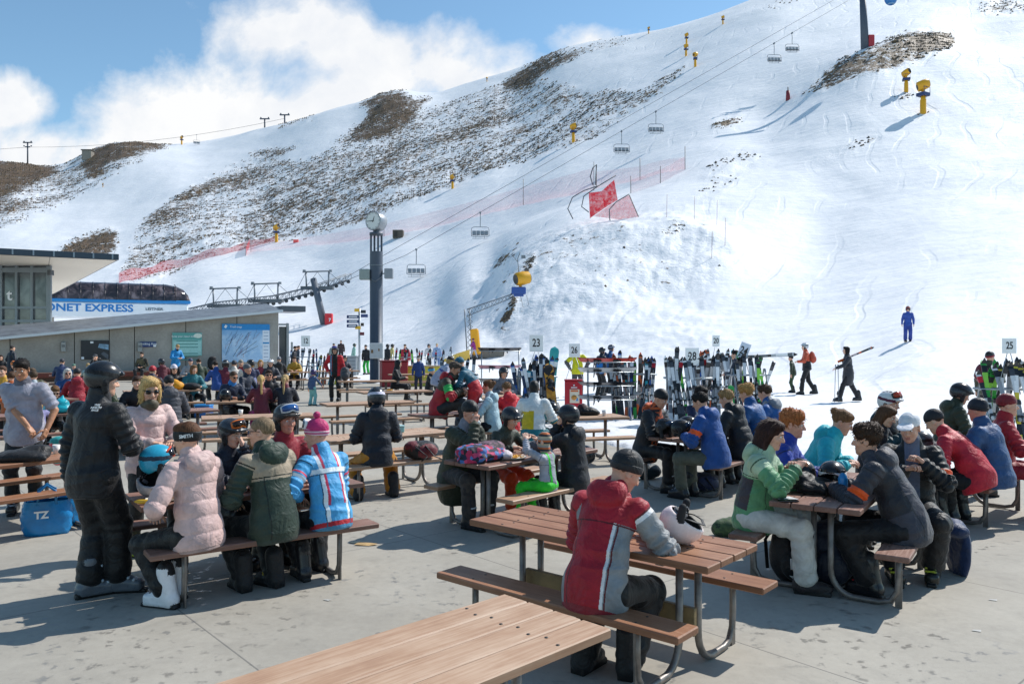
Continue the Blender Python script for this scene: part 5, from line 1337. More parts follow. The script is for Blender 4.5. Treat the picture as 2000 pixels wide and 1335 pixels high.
# ================================================================ chairlift
# station
stR = atd(366, 620, 100.0); stL = atd(20, 620, 91.0)
su = npv((stR.x-stL.x, stR.y-stL.y)); SL = np.linalg.norm(su); su /= SL; sang = math.atan2(su[1], su[0])
t = thing('lift_station', 'chairlift station with a dark glass canopy above a white sign band', 'lift station', (stR.x, stR.y, 0), sang)
def zs(py, d=97): return CAMZ+(HY-py)*d/F
c = MB(); c.box((-SL/2-.1, 0, (zs(622)+zs(594))/2), (SL-.2, 5.2, zs(593.5)-zs(622)), 0, None, .12); band = c.build('sign_band', [plain(lin('e4e8ea'), .4, 0, .04, 1, name='white_panel')], t)
c = MB(); c.box((-SL/2, 0, zs(590.5)), (SL+.2, 5.5, zs(588)-zs(594)), 0, None, .08); c.build('blue_stripe', [plain(lin('1f7fbe'), .4, name='stripe_blue')], t)
c = MB(); prof = [(-2.7, zs(588)), (-2.62, zs(572)), (-2.2, zs(560)), (-1.2, zs(555)), (1.2, zs(555)), (2.2, zs(560)), (2.62, zs(572)), (2.7, zs(588))]
xs = [-SL, -2.6, -1.4, -.6, -.1, .1]; sc2 = [1, 1, .9, .72, .42, .1]
vs = []; zb_ = zs(588)
for x, k in zip(xs, sc2): vs += [(x, y*(.7+.3*k), zb_+(z-zb_)*k) for y, z in prof]
n = len(prof); fs = [(i*n+j, i*n+j+1, (i+1)*n+j+1, (i+1)*n+j) for i in range(len(xs)-1) for j in range(n-1)]
c.add(vs, fs, 0, True)
c.build('canopy', [GLASS2 := new_mat('smoked_glass')[0]], t)
bb = GLASS2.node_tree.nodes['Principled BSDF']; gg_ = NT.__new__(NT); gg_.t = GLASS2.node_tree
tc = gg_.n('ShaderNodeTexCoord'); nz = gg_.noise(.9, 4, .6, tc.outputs['Object'], .5)
gg_.l(gg_.ramp(nz, [(.42, (.022, .020, .024)), (.55, (.07, .055, .06)), (.68, (.22, .18, .19))]), bb.inputs['Base Color']); bb.inputs['Roughness'].default_value = .12
c = MB()
for k in range(13):
    x = -1.6-k*1.28
    for a_, b_ in zip(prof[:4], prof[1:4]): c.tube([(x, a_[0]-.02, a_[1]), (x, b_[0]-.02, b_[1]+.02)], .05, 0, 5)
c.tube([(-SL, -2.6, zs(574)), (-1.6, -2.6, zs(574))], .04, 0, 5); c.build('canopy_ribs', [plain(lin('3c3a40'), .4, .3, name='rib')], t)
SIGNBLUE = plain(lin('1b78bd'), .45, 0, .03, name='sign_blue')
zL = (zs(612)+zs(598))/2
text('CORONET EXPRESS', 1.2, SIGNBLUE, t, (-12.35, -2.63, zL), ext=.02, bold=.03, sx=1.14)
text('LEITNER', .42, plain(lin('6a7680'), .45, name='sign_grey'), t, (-4.0, -2.63, zL), ext=.015, bold=.012, sx=1.25)
c = MB()
for x in (-3, -9, -15): c.box((x, 0, zs(640)), (.8, 1.2, zs(622)-zs(700)), 0)
c.build('pillar', [CONC], t)
# ropes and line
ROPE = plain(lin('3c4148'), .5, .2, name='steel_rope')
lineA = [(-33.0, 104.6, 10.9), (-26.0, 109.0, 12.0), (-17.2, 114.0, 15.4)]; P0 = Vector((-14.2, 116, 15.5))
c0, c1 = Vector(atd(813, 487, 116)), Vector(atd(1552, 62, 158))
dirL = (c1-c0); perp = Vector((dirL.y, -dirL.x, 0)).normalized()
def rope_pt(tt, off=0): 
    p = c0+dirL*tt; p = p+perp*off; p.z -= 0; return p
twr = Vector(ground(1690, 95)); twr_t = 1.16
# ropes: up line carries the chairs seen here, down line runs beside it
STEELG = plain(lin('777d83'), .45, .4, .12, 4, name='galvanised_steel')
e0 = Vector(atd(668, 552, 111.0))
for nm, off, lab in (('lift_cable', 0.0, 'thin steel cable that carries the chairs up the slope'), ('lift_cable', -2.9, 'thin steel cable running just above the chair cable')):
    c = MB(); lift = Vector((0, 0, 1.5 if off else 0)); pts = [e0+perp*off]+[rope_pt(k/10-.02, off)+lift for k in range(0, 14)]
    base = Vector((0, 0, 0)); c.tube(pts, .032, 0, 5); o_c = c.build(nm, [ROPE]); tag(o_c, lab, 'cable')
# chairs
def build_chair(lab):
    t = thing('lift_chair', lab, 'lift chair', (0, 0, 0), 0, 'chairs on the lift')
    c = MB(); c.box((0, 0, .05), (.25, .5, .3), 0, None, .05).tube([(0, 0, 0), (.02, 0, -.9), (0, 0, -1.9), (0, -.1, -2.15)], .05, 0, 7); c.build('hanger', [STEELG], t)
    c = MB(); c.tube([(-1.25, 0, -2.75), (-1.2, 0, -2.3), (-.9, 0, -2.15), (.9, 0, -2.15), (1.2, 0, -2.3), (1.25, 0, -2.75), (1.25, -.2, -3.55), (1.0, -.25, -3.65), (-1.0, -.25, -3.65), (-1.25, -.2, -3.55), (-1.25, 0, -2.75)], .045, 0, 7); c.build('frame', [STEELG], t)
    for k in range(4):
        c = MB(); c.box((-.87+k*.58, .03, -3.0), (.52, .09, .62), 0, Euler((R(-10), 0, 0)), .04); c.build('backrest', [plain(lin('9aa0a6'), .6, name='chair_pad')], t)
        c = MB(); c.box((-.87+k*.58, -.26, -3.42), (.52, .5, .09), 0, Euler((R(6), 0, 0)), .03); c.build('seat', [plain(lin('3c4046'), .6, name='chair_pad')], t)
    c = MB(); c.tube([(-1.15, -.1, -2.8), (-1.15, -.75, -2.95), (1.15, -.75, -2.95), (1.15, -.1, -2.8)], .03, 0, 6)
    for x in (-.6, .6): c.tube([(x, -.75, -2.95), (x, -.72, -3.9), (x, -.5, -4.0)], .025, 0, 6)
    c.tube([(-1.1, -.55, -4.0), (1.1, -.55, -4.0)], .03, 0, 6); c.build('safety_bar', [STEELG], t)
    return t
chairs = [(813, 487, 116, 0, 'lowest chair on the lift, just right of the clock column'), (938, 405, 125, 0, 'second chair up the lift from the clock column'), (1214, 277, 132, 0, 'chair above the red netting, third from the bottom'),
          (1281, 219, 144, 0, 'fourth chair from the bottom of the lift'), (1512, 104, 140, 0, 'fifth chair up, near the upper slope'), (1547, 60, 158, 0, 'topmost of the chairs hanging from the cable')]
ch0 = None; cang = math.atan2(dirL.y, dirL.x)
for px, py, d, off, lab in chairs:
    # on the cable: the parameter is taken from the horizontal bearing
    k_ = (px-1000)/F; tt = (k_*c0.y-c0.x)/(dirL.x-k_*dirL.y); p = rope_pt(tt, 0); p.z -= .1
    if ch0 is None: ch0 = build_chair(lab); o_c = ch0; ch0.location = p; ch0.rotation_euler = (0, 0, cang-R(90)+R(60))
    else: o_c = dup(ch0, p, cang-R(90)+R(60), lab)
    o_c.scale = (1.08, 1.08, 1.0)
# lift tower uphill
t = thing('lift_tower', 'dark slanted lift tower standing on the rocky mound', 'lift tower', twr)
top = Vector(atd(1683, -40, twr.y))-twr
c = MB(); c.tube([(0, 0, -1.5), top*.33, top], [.78, .68, .5], 0, 20); c.build('mast', [GREY], t)
c = MB(); c.box((.95, -.2, 1.2), (1.1, 1.0, 2.4), 0, None, .1); c.build('pad', [plain(lin('a83038'), .6, name='red_pad')], t)
c = MB(); c.box(top+Vector((0, 0, .2)), (7, .5, .5), 0); c.build('crossarm', [STEELG], t)
# lower tower and the lattice catwalk with three gantries
bt = Vector(((634-1000)*107/F, 107, 0)); bt.z = zground(bt.x, bt.y)-.3
t = thing('lift_tower', 'leaning grey lift tower carrying the catwalk over the lodge roof', 'lift tower', bt)
tp = Vector(atd(612, 545, 108.5))-bt
c = MB(); c.tube([(0, 0, 0), tp], [.5, .42], 0, 20); c.build('mast', [plain(lin('666c74'), .5, .2, .08, 6, name='strut_paint')], t)
c = MB(); c.box((.7, -.5, .75), (1.0, .7, 1.9), 0, None, .1); c.build('pad', [plain(lin('d8303a'), .6, name='red_pad')], t)
text('7', .6, WHITE_P, t, (.9, -.87, .8), ext=.01, bold=.02)
cat = [atd(370, 617, 100), atd(430, 603, 102), atd(540, 590, 105.5), atd(615, 572, 108.5), atd(686, 546, 111.2)]
c = MB()
for off, dz in ((0, 0), (0, .85), (-2.2, .1), (-2.2, .95), (-2.2, 0)): c.tube([Vector(p)-bt+perp*off+Vector((0, 0, dz)) for p in cat], .06, 0, 5)
for i in range(len(cat)-1):
    a, b_ = Vector(cat[i])-bt, Vector(cat[i+1])-bt; nseg = max(3, int((b_-a).length/.8))
    for k in range(nseg):
        p, q = a.lerp(b_, k/nseg), a.lerp(b_, (k+1)/nseg)
        for off in (0, -2.2): c.tube([p+perp*off, q+perp*off+Vector((0, 0, .85))], .035, 0, 4).tube([q+perp*off, q+perp*off+Vector((0, 0, .85))], .035, 0, 4)
        c.tube([p, p-perp*2.2], .035, 0, 4)
        c.lathe([(0, -.08), (.26, -.08), (.26, .08), (0, .08)], p.lerp(q, .5)+Vector((0, 0, -.15)), 1, 12, True, Matrix(Rx(R(90)).tolist()))
c.build('catwalk', [STEELG, plain(lin('3c4043'), .5, name='sheave')], t)
for px, py, d, lab in ((440, 600, 102.5, 0), (520, 590, 105, 0), (620, 565, 108.7, 0)):
    b0 = Vector(atd(px, py, d))-bt; c = MB(); w2 = 1.5; H_ = 2.35
    c.tube([b0+Vector((-w2, 0, 0)), b0+Vector((-w2*1.05, 0, H_))], .11, 0, 6).tube([b0+Vector((w2, 0, .3)), b0+Vector((w2*1.05, 0, H_+.15))], .11, 0, 6)
    c.tube([b0+Vector((-w2*1.35, 0, H_)), b0+Vector((w2*1.3, 0, H_+.15))], .11, 0, 6)
    c.tube([b0+Vector((-w2*2, 0, -.4)), b0+Vector((-w2*1.05, 0, H_))], .035, 0, 5).tube([b0+Vector((w2*2.7, 0, .2)), b0+Vector((w2*1.05, 0, H_))], .035, 0, 5)
    c.tube([b0+Vector((-w2, 0, .4)), b0+Vector((0, 0, H_))], .03, 0, 5).tube([b0+Vector((w2, 0, .4)), b0+Vector((0, 0, H_))], .03, 0, 5)
    for q in (-1, 1): c.box(b0+Vector((q*w2*1.2, 0, H_+.16)), (.35, .35, .3), 0)
    c.box(b0+Vector((0, 0, .15)), (4.4, 1.0, .45), 1); c.build('gantry', [STEELG, plain(lin('5c6267'), .5, .3, name='motor_box')], t)

# ================================================================ snow guns
YEL = plain(lin('e0a21a'), .45, 0, .08, name='yellow_paint'); BLU = plain(lin('2b3c66'), .5, 0, .08, name='navy_paint'); DRK = plain((.035, .033, .03), .6, name='fan_dark')
def build_gun(lab):
    t = thing('snow_gun', lab, 'snow gun', (0, 0, 0), 0, 'snow guns on the slopes')
    c = MB(); c.lathe([(.42, -.4), (.42, 1.9), (.34, 2.0), (.34, 2.35), (0, 2.35)], n=14); c.build('tower', [YEL], t)
    c = MB(); c.box((0, 0, 2.55), (1.5, 1.3, .42), 0, None, .05).tube([(-.7, -.6, 2.7), (-.7, -.6, 3.4), (.7, -.6, 3.4), (.7, -.6, 2.7)], .04, 0, 5); c.build('platform', [BLU], t)
    c = MB(); Mr = Matrix((Rz(R(50))@Rx(R(72))).tolist())
    c.lathe([(.35, -.85), (.62, -.75), (.66, 0), (.58, .75), (.5, .8)], (0, 0, 3.75), 0, 18, True, Mr).box((0, 0, 3.1), (.35, .35, .9), 0); dr = c.build('drum', [YEL], t)
    c = MB(); c.lathe([(0, .7), (.5, .72), (.5, .82)], (0, 0, 3.75), 0, 18, True, Mr).lathe([(0, -.8), (.36, -.84)], (0, 0, 3.75), 0, 18, True, Mr); c.build('fan', [DRK], dr)
    return t
guns = [(1803, 222, 67, 30, 'largest yellow snow gun on the right-hand slope'), (1770, 180, 46, -20, 'yellow snow gun behind the largest one on the right slope'), (1120, 278, 38, 20, 'yellow snow gun above the red net, at the edge of the tussock'), (884, 369, 30, 0, 'yellow snow gun at the foot of the rocky slope right of the clock'),
        (540, 473, 36, 10, 'yellow snow gun at the top end of the dark red net'), (1340, 110, 25, 40, 'lower of the two stacked yellow snow guns near the ridge'), (1341, 86, 22, 10, 'upper of the two stacked yellow snow guns near the ridge'), (1358, 131, 30, 80, 'yellow snow gun right of the stacked pair near the ridge'),
        (1412, 48, 18, 20, 'highest yellow snow gun under the skyline'), (355, 283, 18, 0, 'tiny snow gun on the left skyline beside the brown knoll'), (1267, 66, 14, 0, 'tiny snow gun on the skyline by the small cloud'), (201, 366, 9, 0, 'little orange snow gun alone on the left piste'), (951, 160, 10, 90, 'snow gun on the skyline above the clock')]
g0 = None
for px, py, sc_g, rz, lab in guns:
    p = ground(px, py); p.z -= .25
    # drawn size follows the real size: about 4.4 m high
    if g0 is None: g0 = build_gun(lab); o_g = g0; g0.location = p; g0.rotation_euler = (0, 0, R(rz))
    else: o_g = dup(g0, p, R(rz), lab)
    gs = sc_g*p.y/F/4.3; o_g.scale = (gs*.86, gs*.86, gs)
# snow gun on a lattice boom
bp0 = at(918, 700); bp0 = Vector(((918-1000)*58/F, 58.0, 0)); bp0.z = zground(bp0.x, bp0.y)
t = thing('snow_gun_boom', 'yellow and blue snow gun at the end of a grey lattice boom', 'snow gun', bp0)
def q_(px, py, d=58): return Vector(atd(px, py, d))-bp0
c = MB()
for dx in (-.18, .18):
    for dy in (-.18, .18): c.tube([Vector((dx, dy, -.3)), q_(908, 604)+Vector((dx+.15, dy, 0))], .035, 0, 5)
for k in range(9):
    z = k*.38; c.tube([(-.18, -.18, z), (.18, -.18, z+.38)], .02, 0, 4).tube([(.18, .18, z), (-.18, .18, z+.38)], .02, 0, 4)
c.build('mast', [STEELG], t)
c = MB(); a, b_ = q_(912, 612), q_(1005, 577, 57)
for o1 in (Vector((0, .2, .28)), Vector((0, -.2, .28)), Vector((0, 0, -.22))): c.tube([a+o1, b_+o1*.5], .03, 0, 5)
for k in range(14):
    f0, f1 = k/14, (k+1)/14
    for o1, o2 in ((Vector((0, .2, .28)), Vector((0, 0, -.22))), (Vector((0, 0, -.22)), Vector((0, -.2, .28))), (Vector((0, .2, .28)), Vector((0, -.2, .28)))): c.tube([a.lerp(b_, f0)+o1*(1-f0*.5), a.lerp(b_, f1)+o2*(1-f1*.5)], .017, 0, 4)
c.build('boom', [STEELG], t)
c = MB(); c.box(q_(1013, 568, 57), (1.05, .9, .5), 0, None, .05).box(q_(1013, 577, 57), (.7, .6, .15), 0); c.build('valve_box', [plain(lin('2c4f94'), .5, name='blue_paint')], t)
cz = q_(1019, 544, 57); Mr = Matrix((Rz(R(-62))@Rx(R(-80))).tolist())
c = MB(); c.lathe([(.36, -.5), (.46, -.42), (.5, .1), (.44, .55)], cz, 0, 20, True, Mr).box(cz+Vector((-.1, 0, -.42)), (.22, .3, .5), 0); dr = c.build('drum', [YEL], t)
c = MB(); c.lathe([(0, .5), (.40, .52), (.42, .58)], cz, 0, 20, True, Mr).lathe([(0, -.45), (.36, -.52)], cz, 0, 20, True, Mr); c.build('fan', [DRK], dr)
c = MB(); c.tube([cz+Vector((-.2, 0, .4)), cz+Vector((-.3, 0, 1.4)), cz+Vector((-.1, 0, 1.9))], .03, 0, 5).tube([cz+Vector((-.3, 0, 1.2)), cz+Vector((-.75, 0, 1.75))], .025, 0, 5).box(cz+Vector((.12, 0, 1.55)), (.3, .2, .22), 0).tube([cz+Vector((-.1, 0, -1.2)), cz+Vector((.1, -.2, -2.1)), cz+Vector((.5, -.2, -1.9)), cz+Vector((.35, 0, -1.2))], .02, 0, 5); c.build('weather_mast', [STEELG], t)
c = MB(); pd = q_(925, 676); c.box((.42, -.35, 1.2), (.62, .25, 1.9), 0, Euler((0, R(-6), 0)), .1); c.build('mast_pad', [plain(lin('f0a81c'), .6, name='yellow_pad')], t)
c = MB(); c.box((1.3, .6, .35), (2.4, 1.2, .7), 0, None, .05); c.build('footing', [plain(lin('7d766c'), .8, 0, .25, name='timber_footing')], t)
p = at(885, 700); p = Vector(((893-1000)*57/F, 57, 0)); p.z = zground(p.x, p.y)
c = MB(); c.add([(-1.4, 0, 0), (.9, 0, 0), (.9, 0, .9), (0, 0, .62)], [(0, 1, 2, 3)], 0); tag(c.build('safety_mat', [plain(lin('efc25a'), .7, name='yellow_mat')], None, p), 'pale yellow safety mat lying beside the boom snow gun', 'mat')
# signpost with direction boards left of the column
p = Vector(((702-1000)*50/F, 50.0, 0)); p.z = zground(p.x, p.y)-.05
t = thing('signpost', 'grey signpost stacked with navy direction boards', 'signpost', p)
def zz(py, d=50): return CAMZ+(HY-py)*d/F-p.z
c = MB(); c.tube([(0, 0, 0), (0, 0, zz(602))], .07, 0, 10); c.build('post', [plain(lin('a7adb2'), .4, .5, name='post')], t)
for py, x0, x1, col in ((619, -.78, -.02, '27345f'), (628, -.78, -.02, '27345f'), (636.5, -.78, -.1, '27345f'), (606, -.3, .0, 'e2b234'), (640, -.25, .1, 'e2b234'), (609, .1, .42, '2c3038'), (617, .1, .55, '3a4a78'), (634, .1, .3, '3a3228'), (652, .05, .32, '6a3038')):
    c = MB(); h_ = .2; c.box(((x0+x1)/2, -.09, zz(py)), (x1-x0, .04, h_), 0, None, .01); bd = c.build('board', [plain(lin(col), .5, name='board')], t)
    if col == '27345f':
        c = MB(); c.box(((x0+x1)/2+.02, -.113, zz(py)), ((x1-x0)*.7, .006, .06), 0); c.build('lettering_line', [WHITE_P], bd)
# square bin left of the column, big red box, yellow box
p = at(680, 733); t = thing('litter_bin', 'grey square litter bin behind the man in the red open jacket', 'bin', p)
c = MB(); c.box((0, 0, .55), (1.15, .8, 1.1), 0, None, .05).box((0, -.01, 1.13), (1.22, .86, .08), 0, None, .02); c.build('body', [plain(lin('8e9499'), .5, .2, .1, name='bin_grey')], t)
c = MB()
for k in range(4): c.box((0, -.405, .25+k*.2), (1.0, .012, .03), 0)
c.build('grooves', [plain(lin('5a6066'), .6, name='groove')], t)
p = at(769, 755); t = thing('red_cabinet', 'dark red box-shaped cabinet at the foot of the clock column', 'cabinet', p)
c = MB(); c.box((0, 0, .56), (1.15, .75, 1.12), 0, Euler((0, 0, R(18))), .03); c.build('body', [plain(lin('8e1420'), .5, 0, .1, name='cabinet_red')], t)
c = MB(); c.box((0, 0, 1.15), (1.2, .8, .06), 0, Euler((0, 0, R(18))), .01); c.build('lid', [plain(lin('6e0f18'), .5, name='cabinet_red')], t)
p = at(1120, 808); t = thing('red_bin', 'bright red bin with a poster on its front below sign 23', 'bin', p); t.scale = (1.4, 1.4, 1.26)
RED = plain(lin('c01c2c'), .45, 0, .06, name='bin_red')
c = MB(); c.box((0, 0, .37), (.35, .3, .72), 0, Euler((0, 0, R(-4))), .015); c.build('body', [RED], t)
c = MB(); c.box((0, 0, .745), (.37, .32, .03), 0, Euler((0, 0, R(-4))), .01); c.build('lid', [plain(lin('9c1522'), .4, name='bin_lid')], t)
c = MB(); c.box((.01, -.156, .40), (.19, .006, .30), 0, Euler((0, 0, R(-4)))); ps = c.build('poster', [plain(lin('eadcc4'), .5, 0, .05, name='poster')], t)
c = MB(); c.lathe([(0, 0), (.055, 0), (.055, .004), (0, .004)], (-.0, -.161, .37), 0, 14, True, Matrix(Rx(R(90)).tolist())).box((.06, -.162, .33), (.04, .004, .07), 1).box((.01, -.162, .515), (.15, .004, .035), 2); c.build('picture', [plain(lin('d09040'), .5, name='print'), plain(lin('5a9ad0'), .5, name='print'), plain(lin('e06a30'), .5, name='print')], ps)
c = MB(); c.lathe([(0, 0), (.018, 0), (.018, .004), (0, .004)], (0, -.156, .64), 0, 10, True, Matrix(Rx(R(90)).tolist())).box((.0, -.158, .59), (.12, .004, .02), 0); c.build('emblem', [WHITE_P], t)
# brown crate on the piste and orange markers
p = ground(778, 464); t = thing('snowmaking_hut', 'dark brown box hut on the piste right of the clock', 'hut', p)
c = MB(); c.box((0, 0, .55), (1.9, 1.6, 1.5), 0, None, .05); c.build('body', [plain(lin('5a5248'), .7, 0, .2, name='hut_brown')], t); c = MB(); c.box((-.35, -.83, .5), (.6, .05, 1.0), 0); c.build('door', [plain(lin('3a342e'), .7, name='hut_door')], t)
# ================================================================ nets on the slope
def net_mat(name, hexc, a, sc):
    m, g, b, o = new_mat(name); tc = g.n('ShaderNodeTexCoord')
    b.inputs['Base Color'].default_value = (*lin(hexc), 1); b.inputs['Roughness'].default_value = .7
    nz = g.noise(sc, 3, .7, tc.outputs['Object'])
    tr = g.n('ShaderNodeBsdfTransparent'); mx = g.n('ShaderNodeMixShader')
    g.l(g.math('MULTIPLY_ADD', nz, a*1.6, a*.2, clamp=True), mx.inputs[0]); g.l(tr.outputs[0], mx.inputs[1]); g.l(b.outputs[0], mx.inputs[2]); g.l(mx.outputs[0], o.inputs[0]); return m
NET_D = net_mat('red_net_folded', 'c8303a', .5, 2.6); NET_P = net_mat('pink_net', 'ee8088', .15, 2.5); NET_R = net_mat('red_net', 'f02c3a', .85, 2.2)
POLE = plain(lin('77706c'), .5, name='net_pole')
def fence(label, pts, h, mat, posts=True, group=None, sag=.0, every=2):
    "net fence: pts are photo pixels of its foot on the ground"
    g3 = [ground(*p) for p in pts]; o = g3[0].copy(); t = thing('safety_net', label, 'safety net', o, 0, group)
    fine = []
    for i in range(len(g3)-1):
        n_ = max(1, int((g3[i+1]-g3[i]).length/2.0))
        for k in range(n_): 
            q = g3[i].lerp(g3[i+1], k/n_); q.z = max(q.z, zground(q.x, q.y)); fine.append(q)
    fine.append(g3[-1]); hs = h if hasattr(h, '__len__') else (h, h)
    vs = []; fs = []
    for i, q in enumerate(fine):
        hh = hs[0]+(hs[1]-hs[0])*i/len(fine); hh *= 1+sag*math.sin(i*1.7)
        w = Vector((0, .25*math.sin(i*2.3)*sag*3, 0)); vs += [q-o-Vector((0, 0, .15)), q-o+Vector((0, 0, hh*.5))+w, q-o+Vector((0, 0, hh))]
    for i in range(len(fine)-1):
        for j in (0, 1): fs.append((3*i+j, 3*i+3+j, 3*i+4+j, 3*i+1+j))
    MB().add(vs, fs, 0, True).build('net', [mat], t)
    if posts:
        for i in range(0, len(g3), every):
            q = g3[i]-o; MB().tube([q-Vector((0, 0, .3)), q+Vector((0, 0, max(hs)*1.25))], .05, 0, 6).build('pole', [POLE], t)
    return t
fence('dark red net bunched up along the foot of the rocky slope', [(232, 553), (280, 541), (330, 527), (380, 513), (430, 499), (485, 484), (540, 471)], (2.0, 1.1), NET_D, False, sag=.25)
fence('short crumpled red net standing at the top of the bunched net', [(480, 500), (488, 480)], 1.6, NET_D, True)
fence('long pale pink net running up the piste behind the clock', [(490, 492), (610, 478), (750, 462), (925, 424), (1022, 400), (1100, 385), (1160, 372)], (1.3, 3.6), NET_P)
fence('pale pink net beyond the hoops, along the upper edge of the knoll', [(1165, 368), (1250, 352), (1338, 330)], (2.6, 1.6), NET_P, every=1)
fence('pink net on the right, dropping from the corner post towards the hoops', [(1338, 332), (1290, 358), (1232, 378)], (1.9, 1.8), NET_P, every=1)
p0 = ground(1200, 430)
def loc_(px, py): 
    d = p0.y; return Vector(atd(px, py, d))-p0
t = thing('safety_net', 'bright red net stretched between big grey hoops on top of the knoll', 'safety net', p0)
MB().add([loc_(1152, 427), loc_(1150, 377), loc_(1176, 372)+Vector((0, .6, 0)), loc_(1203, 346)+Vector((0, 1.5, 0)), loc_(1210, 386)+Vector((0, 1.5, 0)), loc_(1182, 405)+Vector((0, .6, 0))], [(0, 1, 2, 5), (5, 2, 3, 4)], 0, True).build('net', [NET_R], t)
MB().add([loc_(1160, 423), loc_(1190, 402), loc_(1229, 381), loc_(1251, 433), loc_(1215, 430)], [(0, 1, 2, 3, 4)], 0, True).build('net', [net_mat('red_net_thin', 'f04450', .5, 2.2)], t)
MB().tube([loc_(1229, 381), loc_(1251, 433)], .05, 0, 6).build('pole', [POLE], t)
for a_ in (((1119, 428), (1109, 408), (1118, 386), (1140, 373), (1172, 362)), ((1150, 415), (1136, 404), (1140, 384), (1165, 366), (1203, 343)), ((1205, 443), (1191, 430), (1190, 410), (1203, 395), (1228, 380)), ((1158, 362), (1153, 345), (1158, 328), (1165, 322), (1163, 362))):
    MB().tube([loc_(*q) for q in a_], .06, 0, 6).build('hoop', [plain(lin('55565c'), .5, name='hoop_pipe')], t)
rg = 0
marks = [(1390, 505, 2.4), (1416, 480, 2.6), (1400, 440, 2.6), (1356, 428, 2.4), (1302, 425, 2.4)]
for px, py, h in marks:
    q = ground(px, py); tag(MB().tube([(0, 0, -.2), (.05, 0, h)], .022, 0, 5).build('marker_pole', [plain(lin('b89a9a'), .5, name='cane')], None, q), 'thin pale pinkish marker cane standing on the snowy knoll', 'marker pole', 'marker canes on the knoll')
q = ground(1539, 196); t = thing('warning_pad', 'upright dark red pad standing alone below the rocky mound', 'pad', q); MB().tube([(0, 0, -.2), (0, 0, 1.7)], [.42, .34], 0, 10).build('pad', [plain(lin('7a2430'), .6, name='red_pad')], t); MB().tube([(0, 0, 1.7), (0, 0, 2.4)], .1, 0, 6).build('pole', [POLE], t)
q = ground(578, 474); tag(MB().box((0, 0, .3), (1.1, .5, .7), 0, None, .1).tube([(-.5, 0, -.1), (-.5, 0, .75)], .05).tube([(.5, 0, -.1), (.5, 0, .75)], .05).build('crash_pad', [plain(lin('ee5a50'), .6, name='pad_red')], None, q), 'small orange-red crash pad on the piste left of the clock', 'crash pad')
q = ground(1747, 8); 
t = thing('gondola_cabin', 'bottom of a blue cabin hanging at the top edge beside the tower', 'lift cabin', atd(1740, -2, 146))
c = MB(); c.ell((0, 0, 0), (1.15, 1.0, 1.25), 0, 18, 10).build('cabin', [gloss('2a74b4', .2)], t); MB().tube([(0, 0, 1.1), (0, 0, 3)], .08).build('hanger', [STEELG], t); c = MB(); c.box((0, -.2, -1.05), (1.2, .8, .12), 0, None, .03); c.build('step', [plain(lin('8fb4d0'), .4, name='step')], t)
# second, far lift on the left skyline
for px, py, h, lab in ((54, 320, 5.6, 'small lift tower with a crossarm on the brown knoll at far left'), (556, 240, 2.0, 'tiny lift tower on the skyline above the rocky slope'), (517, 250, 2.2, 'tiny lift tower left of the other one on the middle skyline')):
    q = ground(px, py); t = thing('far_lift_tower', lab, 'lift tower', q); hh = h*1.9
    MB().tube([(0, 0, -.5), (0, 0, hh)], .35, 0, 8).build('mast', [GREY], t); c = MB()
    for z in ((hh, hh-2.2) if h > 5 else (hh,)): c.box((0, 0, z), (4.6 if z == hh else 2.4, .5, .5), 0).box((-1.8, 0, z+.5), (.5, .4, .6), 0).box((1.8, 0, z+.5), (.5, .4, .6), 0)
    c.build('crossarm', [GREY], t)
pA, pB, pC = Vector(atd(-120, 300, 330)), Vector(atd(54, 288, ground(54, 320).y)), Vector(atd(556, 232, ground(556, 240).y))
tag(MB().tube([pA, pB]+[pB.lerp(pC, k/10)-Vector((0, 0, 14*k/10*(1-k/10))) for k in range(1, 11)], .07, 0, 4).build('lift_cable', [ROPE]), 'faint cable running along the left skyline to the far lift towers', 'cable')
q = Vector(atd(384, 264, 372)); o_c = dup(ch0, q, R(20), 'lone chair hanging on the far lift above the left skyline'); o_c.scale = (1.15,)*3; 
q = ground(172, 310); t = thing('equipment_shed', 'small stone grey shed beside the brown knoll on the left skyline', 'hut', q); MB().box((0, 0, 1.2), (4.2, 3, 4.4), 0, None, .1).build('walls', [plain(lin('8a857c'), .8, 0, .2, name='shed_stone')], t); MB().box((0, 0, 3.6), (4.8, 3.6, .4), 0).build('roof', [plain(lin('5a564f'), .7, name='shed_roof')], t)

# ================================================================ skis, boards, racks
def ski_mesh(L, w, cols, twin=False):
    "one ski standing on its tail: local z up, base towards +y"
    mb = MB(); n = 26; vs = []
    for i in range(n+1):
        f = i/n; z = f*L
        ww = w*(.62+.38*(2*f-1)**2)*(1 if .04 < f < .93 else .85 if f <= .04 else max(.12, math.sqrt(max(0, 1-((f-.93)/.07)**2))))
        y = (.085*((f-.9)/.1)**2 if f > .9 else 0)+(.03*((.05-f)/.05)**2 if f < .05 else 0)+.012*math.sin(f*math.pi)
        vs += [(-ww/2, y, z), (ww/2, y, z), (ww/2, y-.014, z), (-ww/2, y-.014, z)]
    for i in range(n):
        f = i/n; mi = 0 if f < .18 else 1 if f < .30 else 0 if f < .62 else 2 if f < .82 else 1 if f < .9 else 0
        for j in range(4):
            a = 4*i+j; b = 4*i+(j+1) % 4; mb.add([], [], 0); mb.f.append((a, b, b+4, a+4)); mb.m.append(3 if j == 0 else mi); mb.s.append(False)
    mb.v = vs; mb.f += [(3, 2, 1, 0), tuple(4*n+k for k in range(4))]; mb.m += [0, 0]; mb.s += [False]*2
    return mb.mesh('ski', [gloss(c, .3) for c in cols[:3]]+[gloss('26282c', .4)])
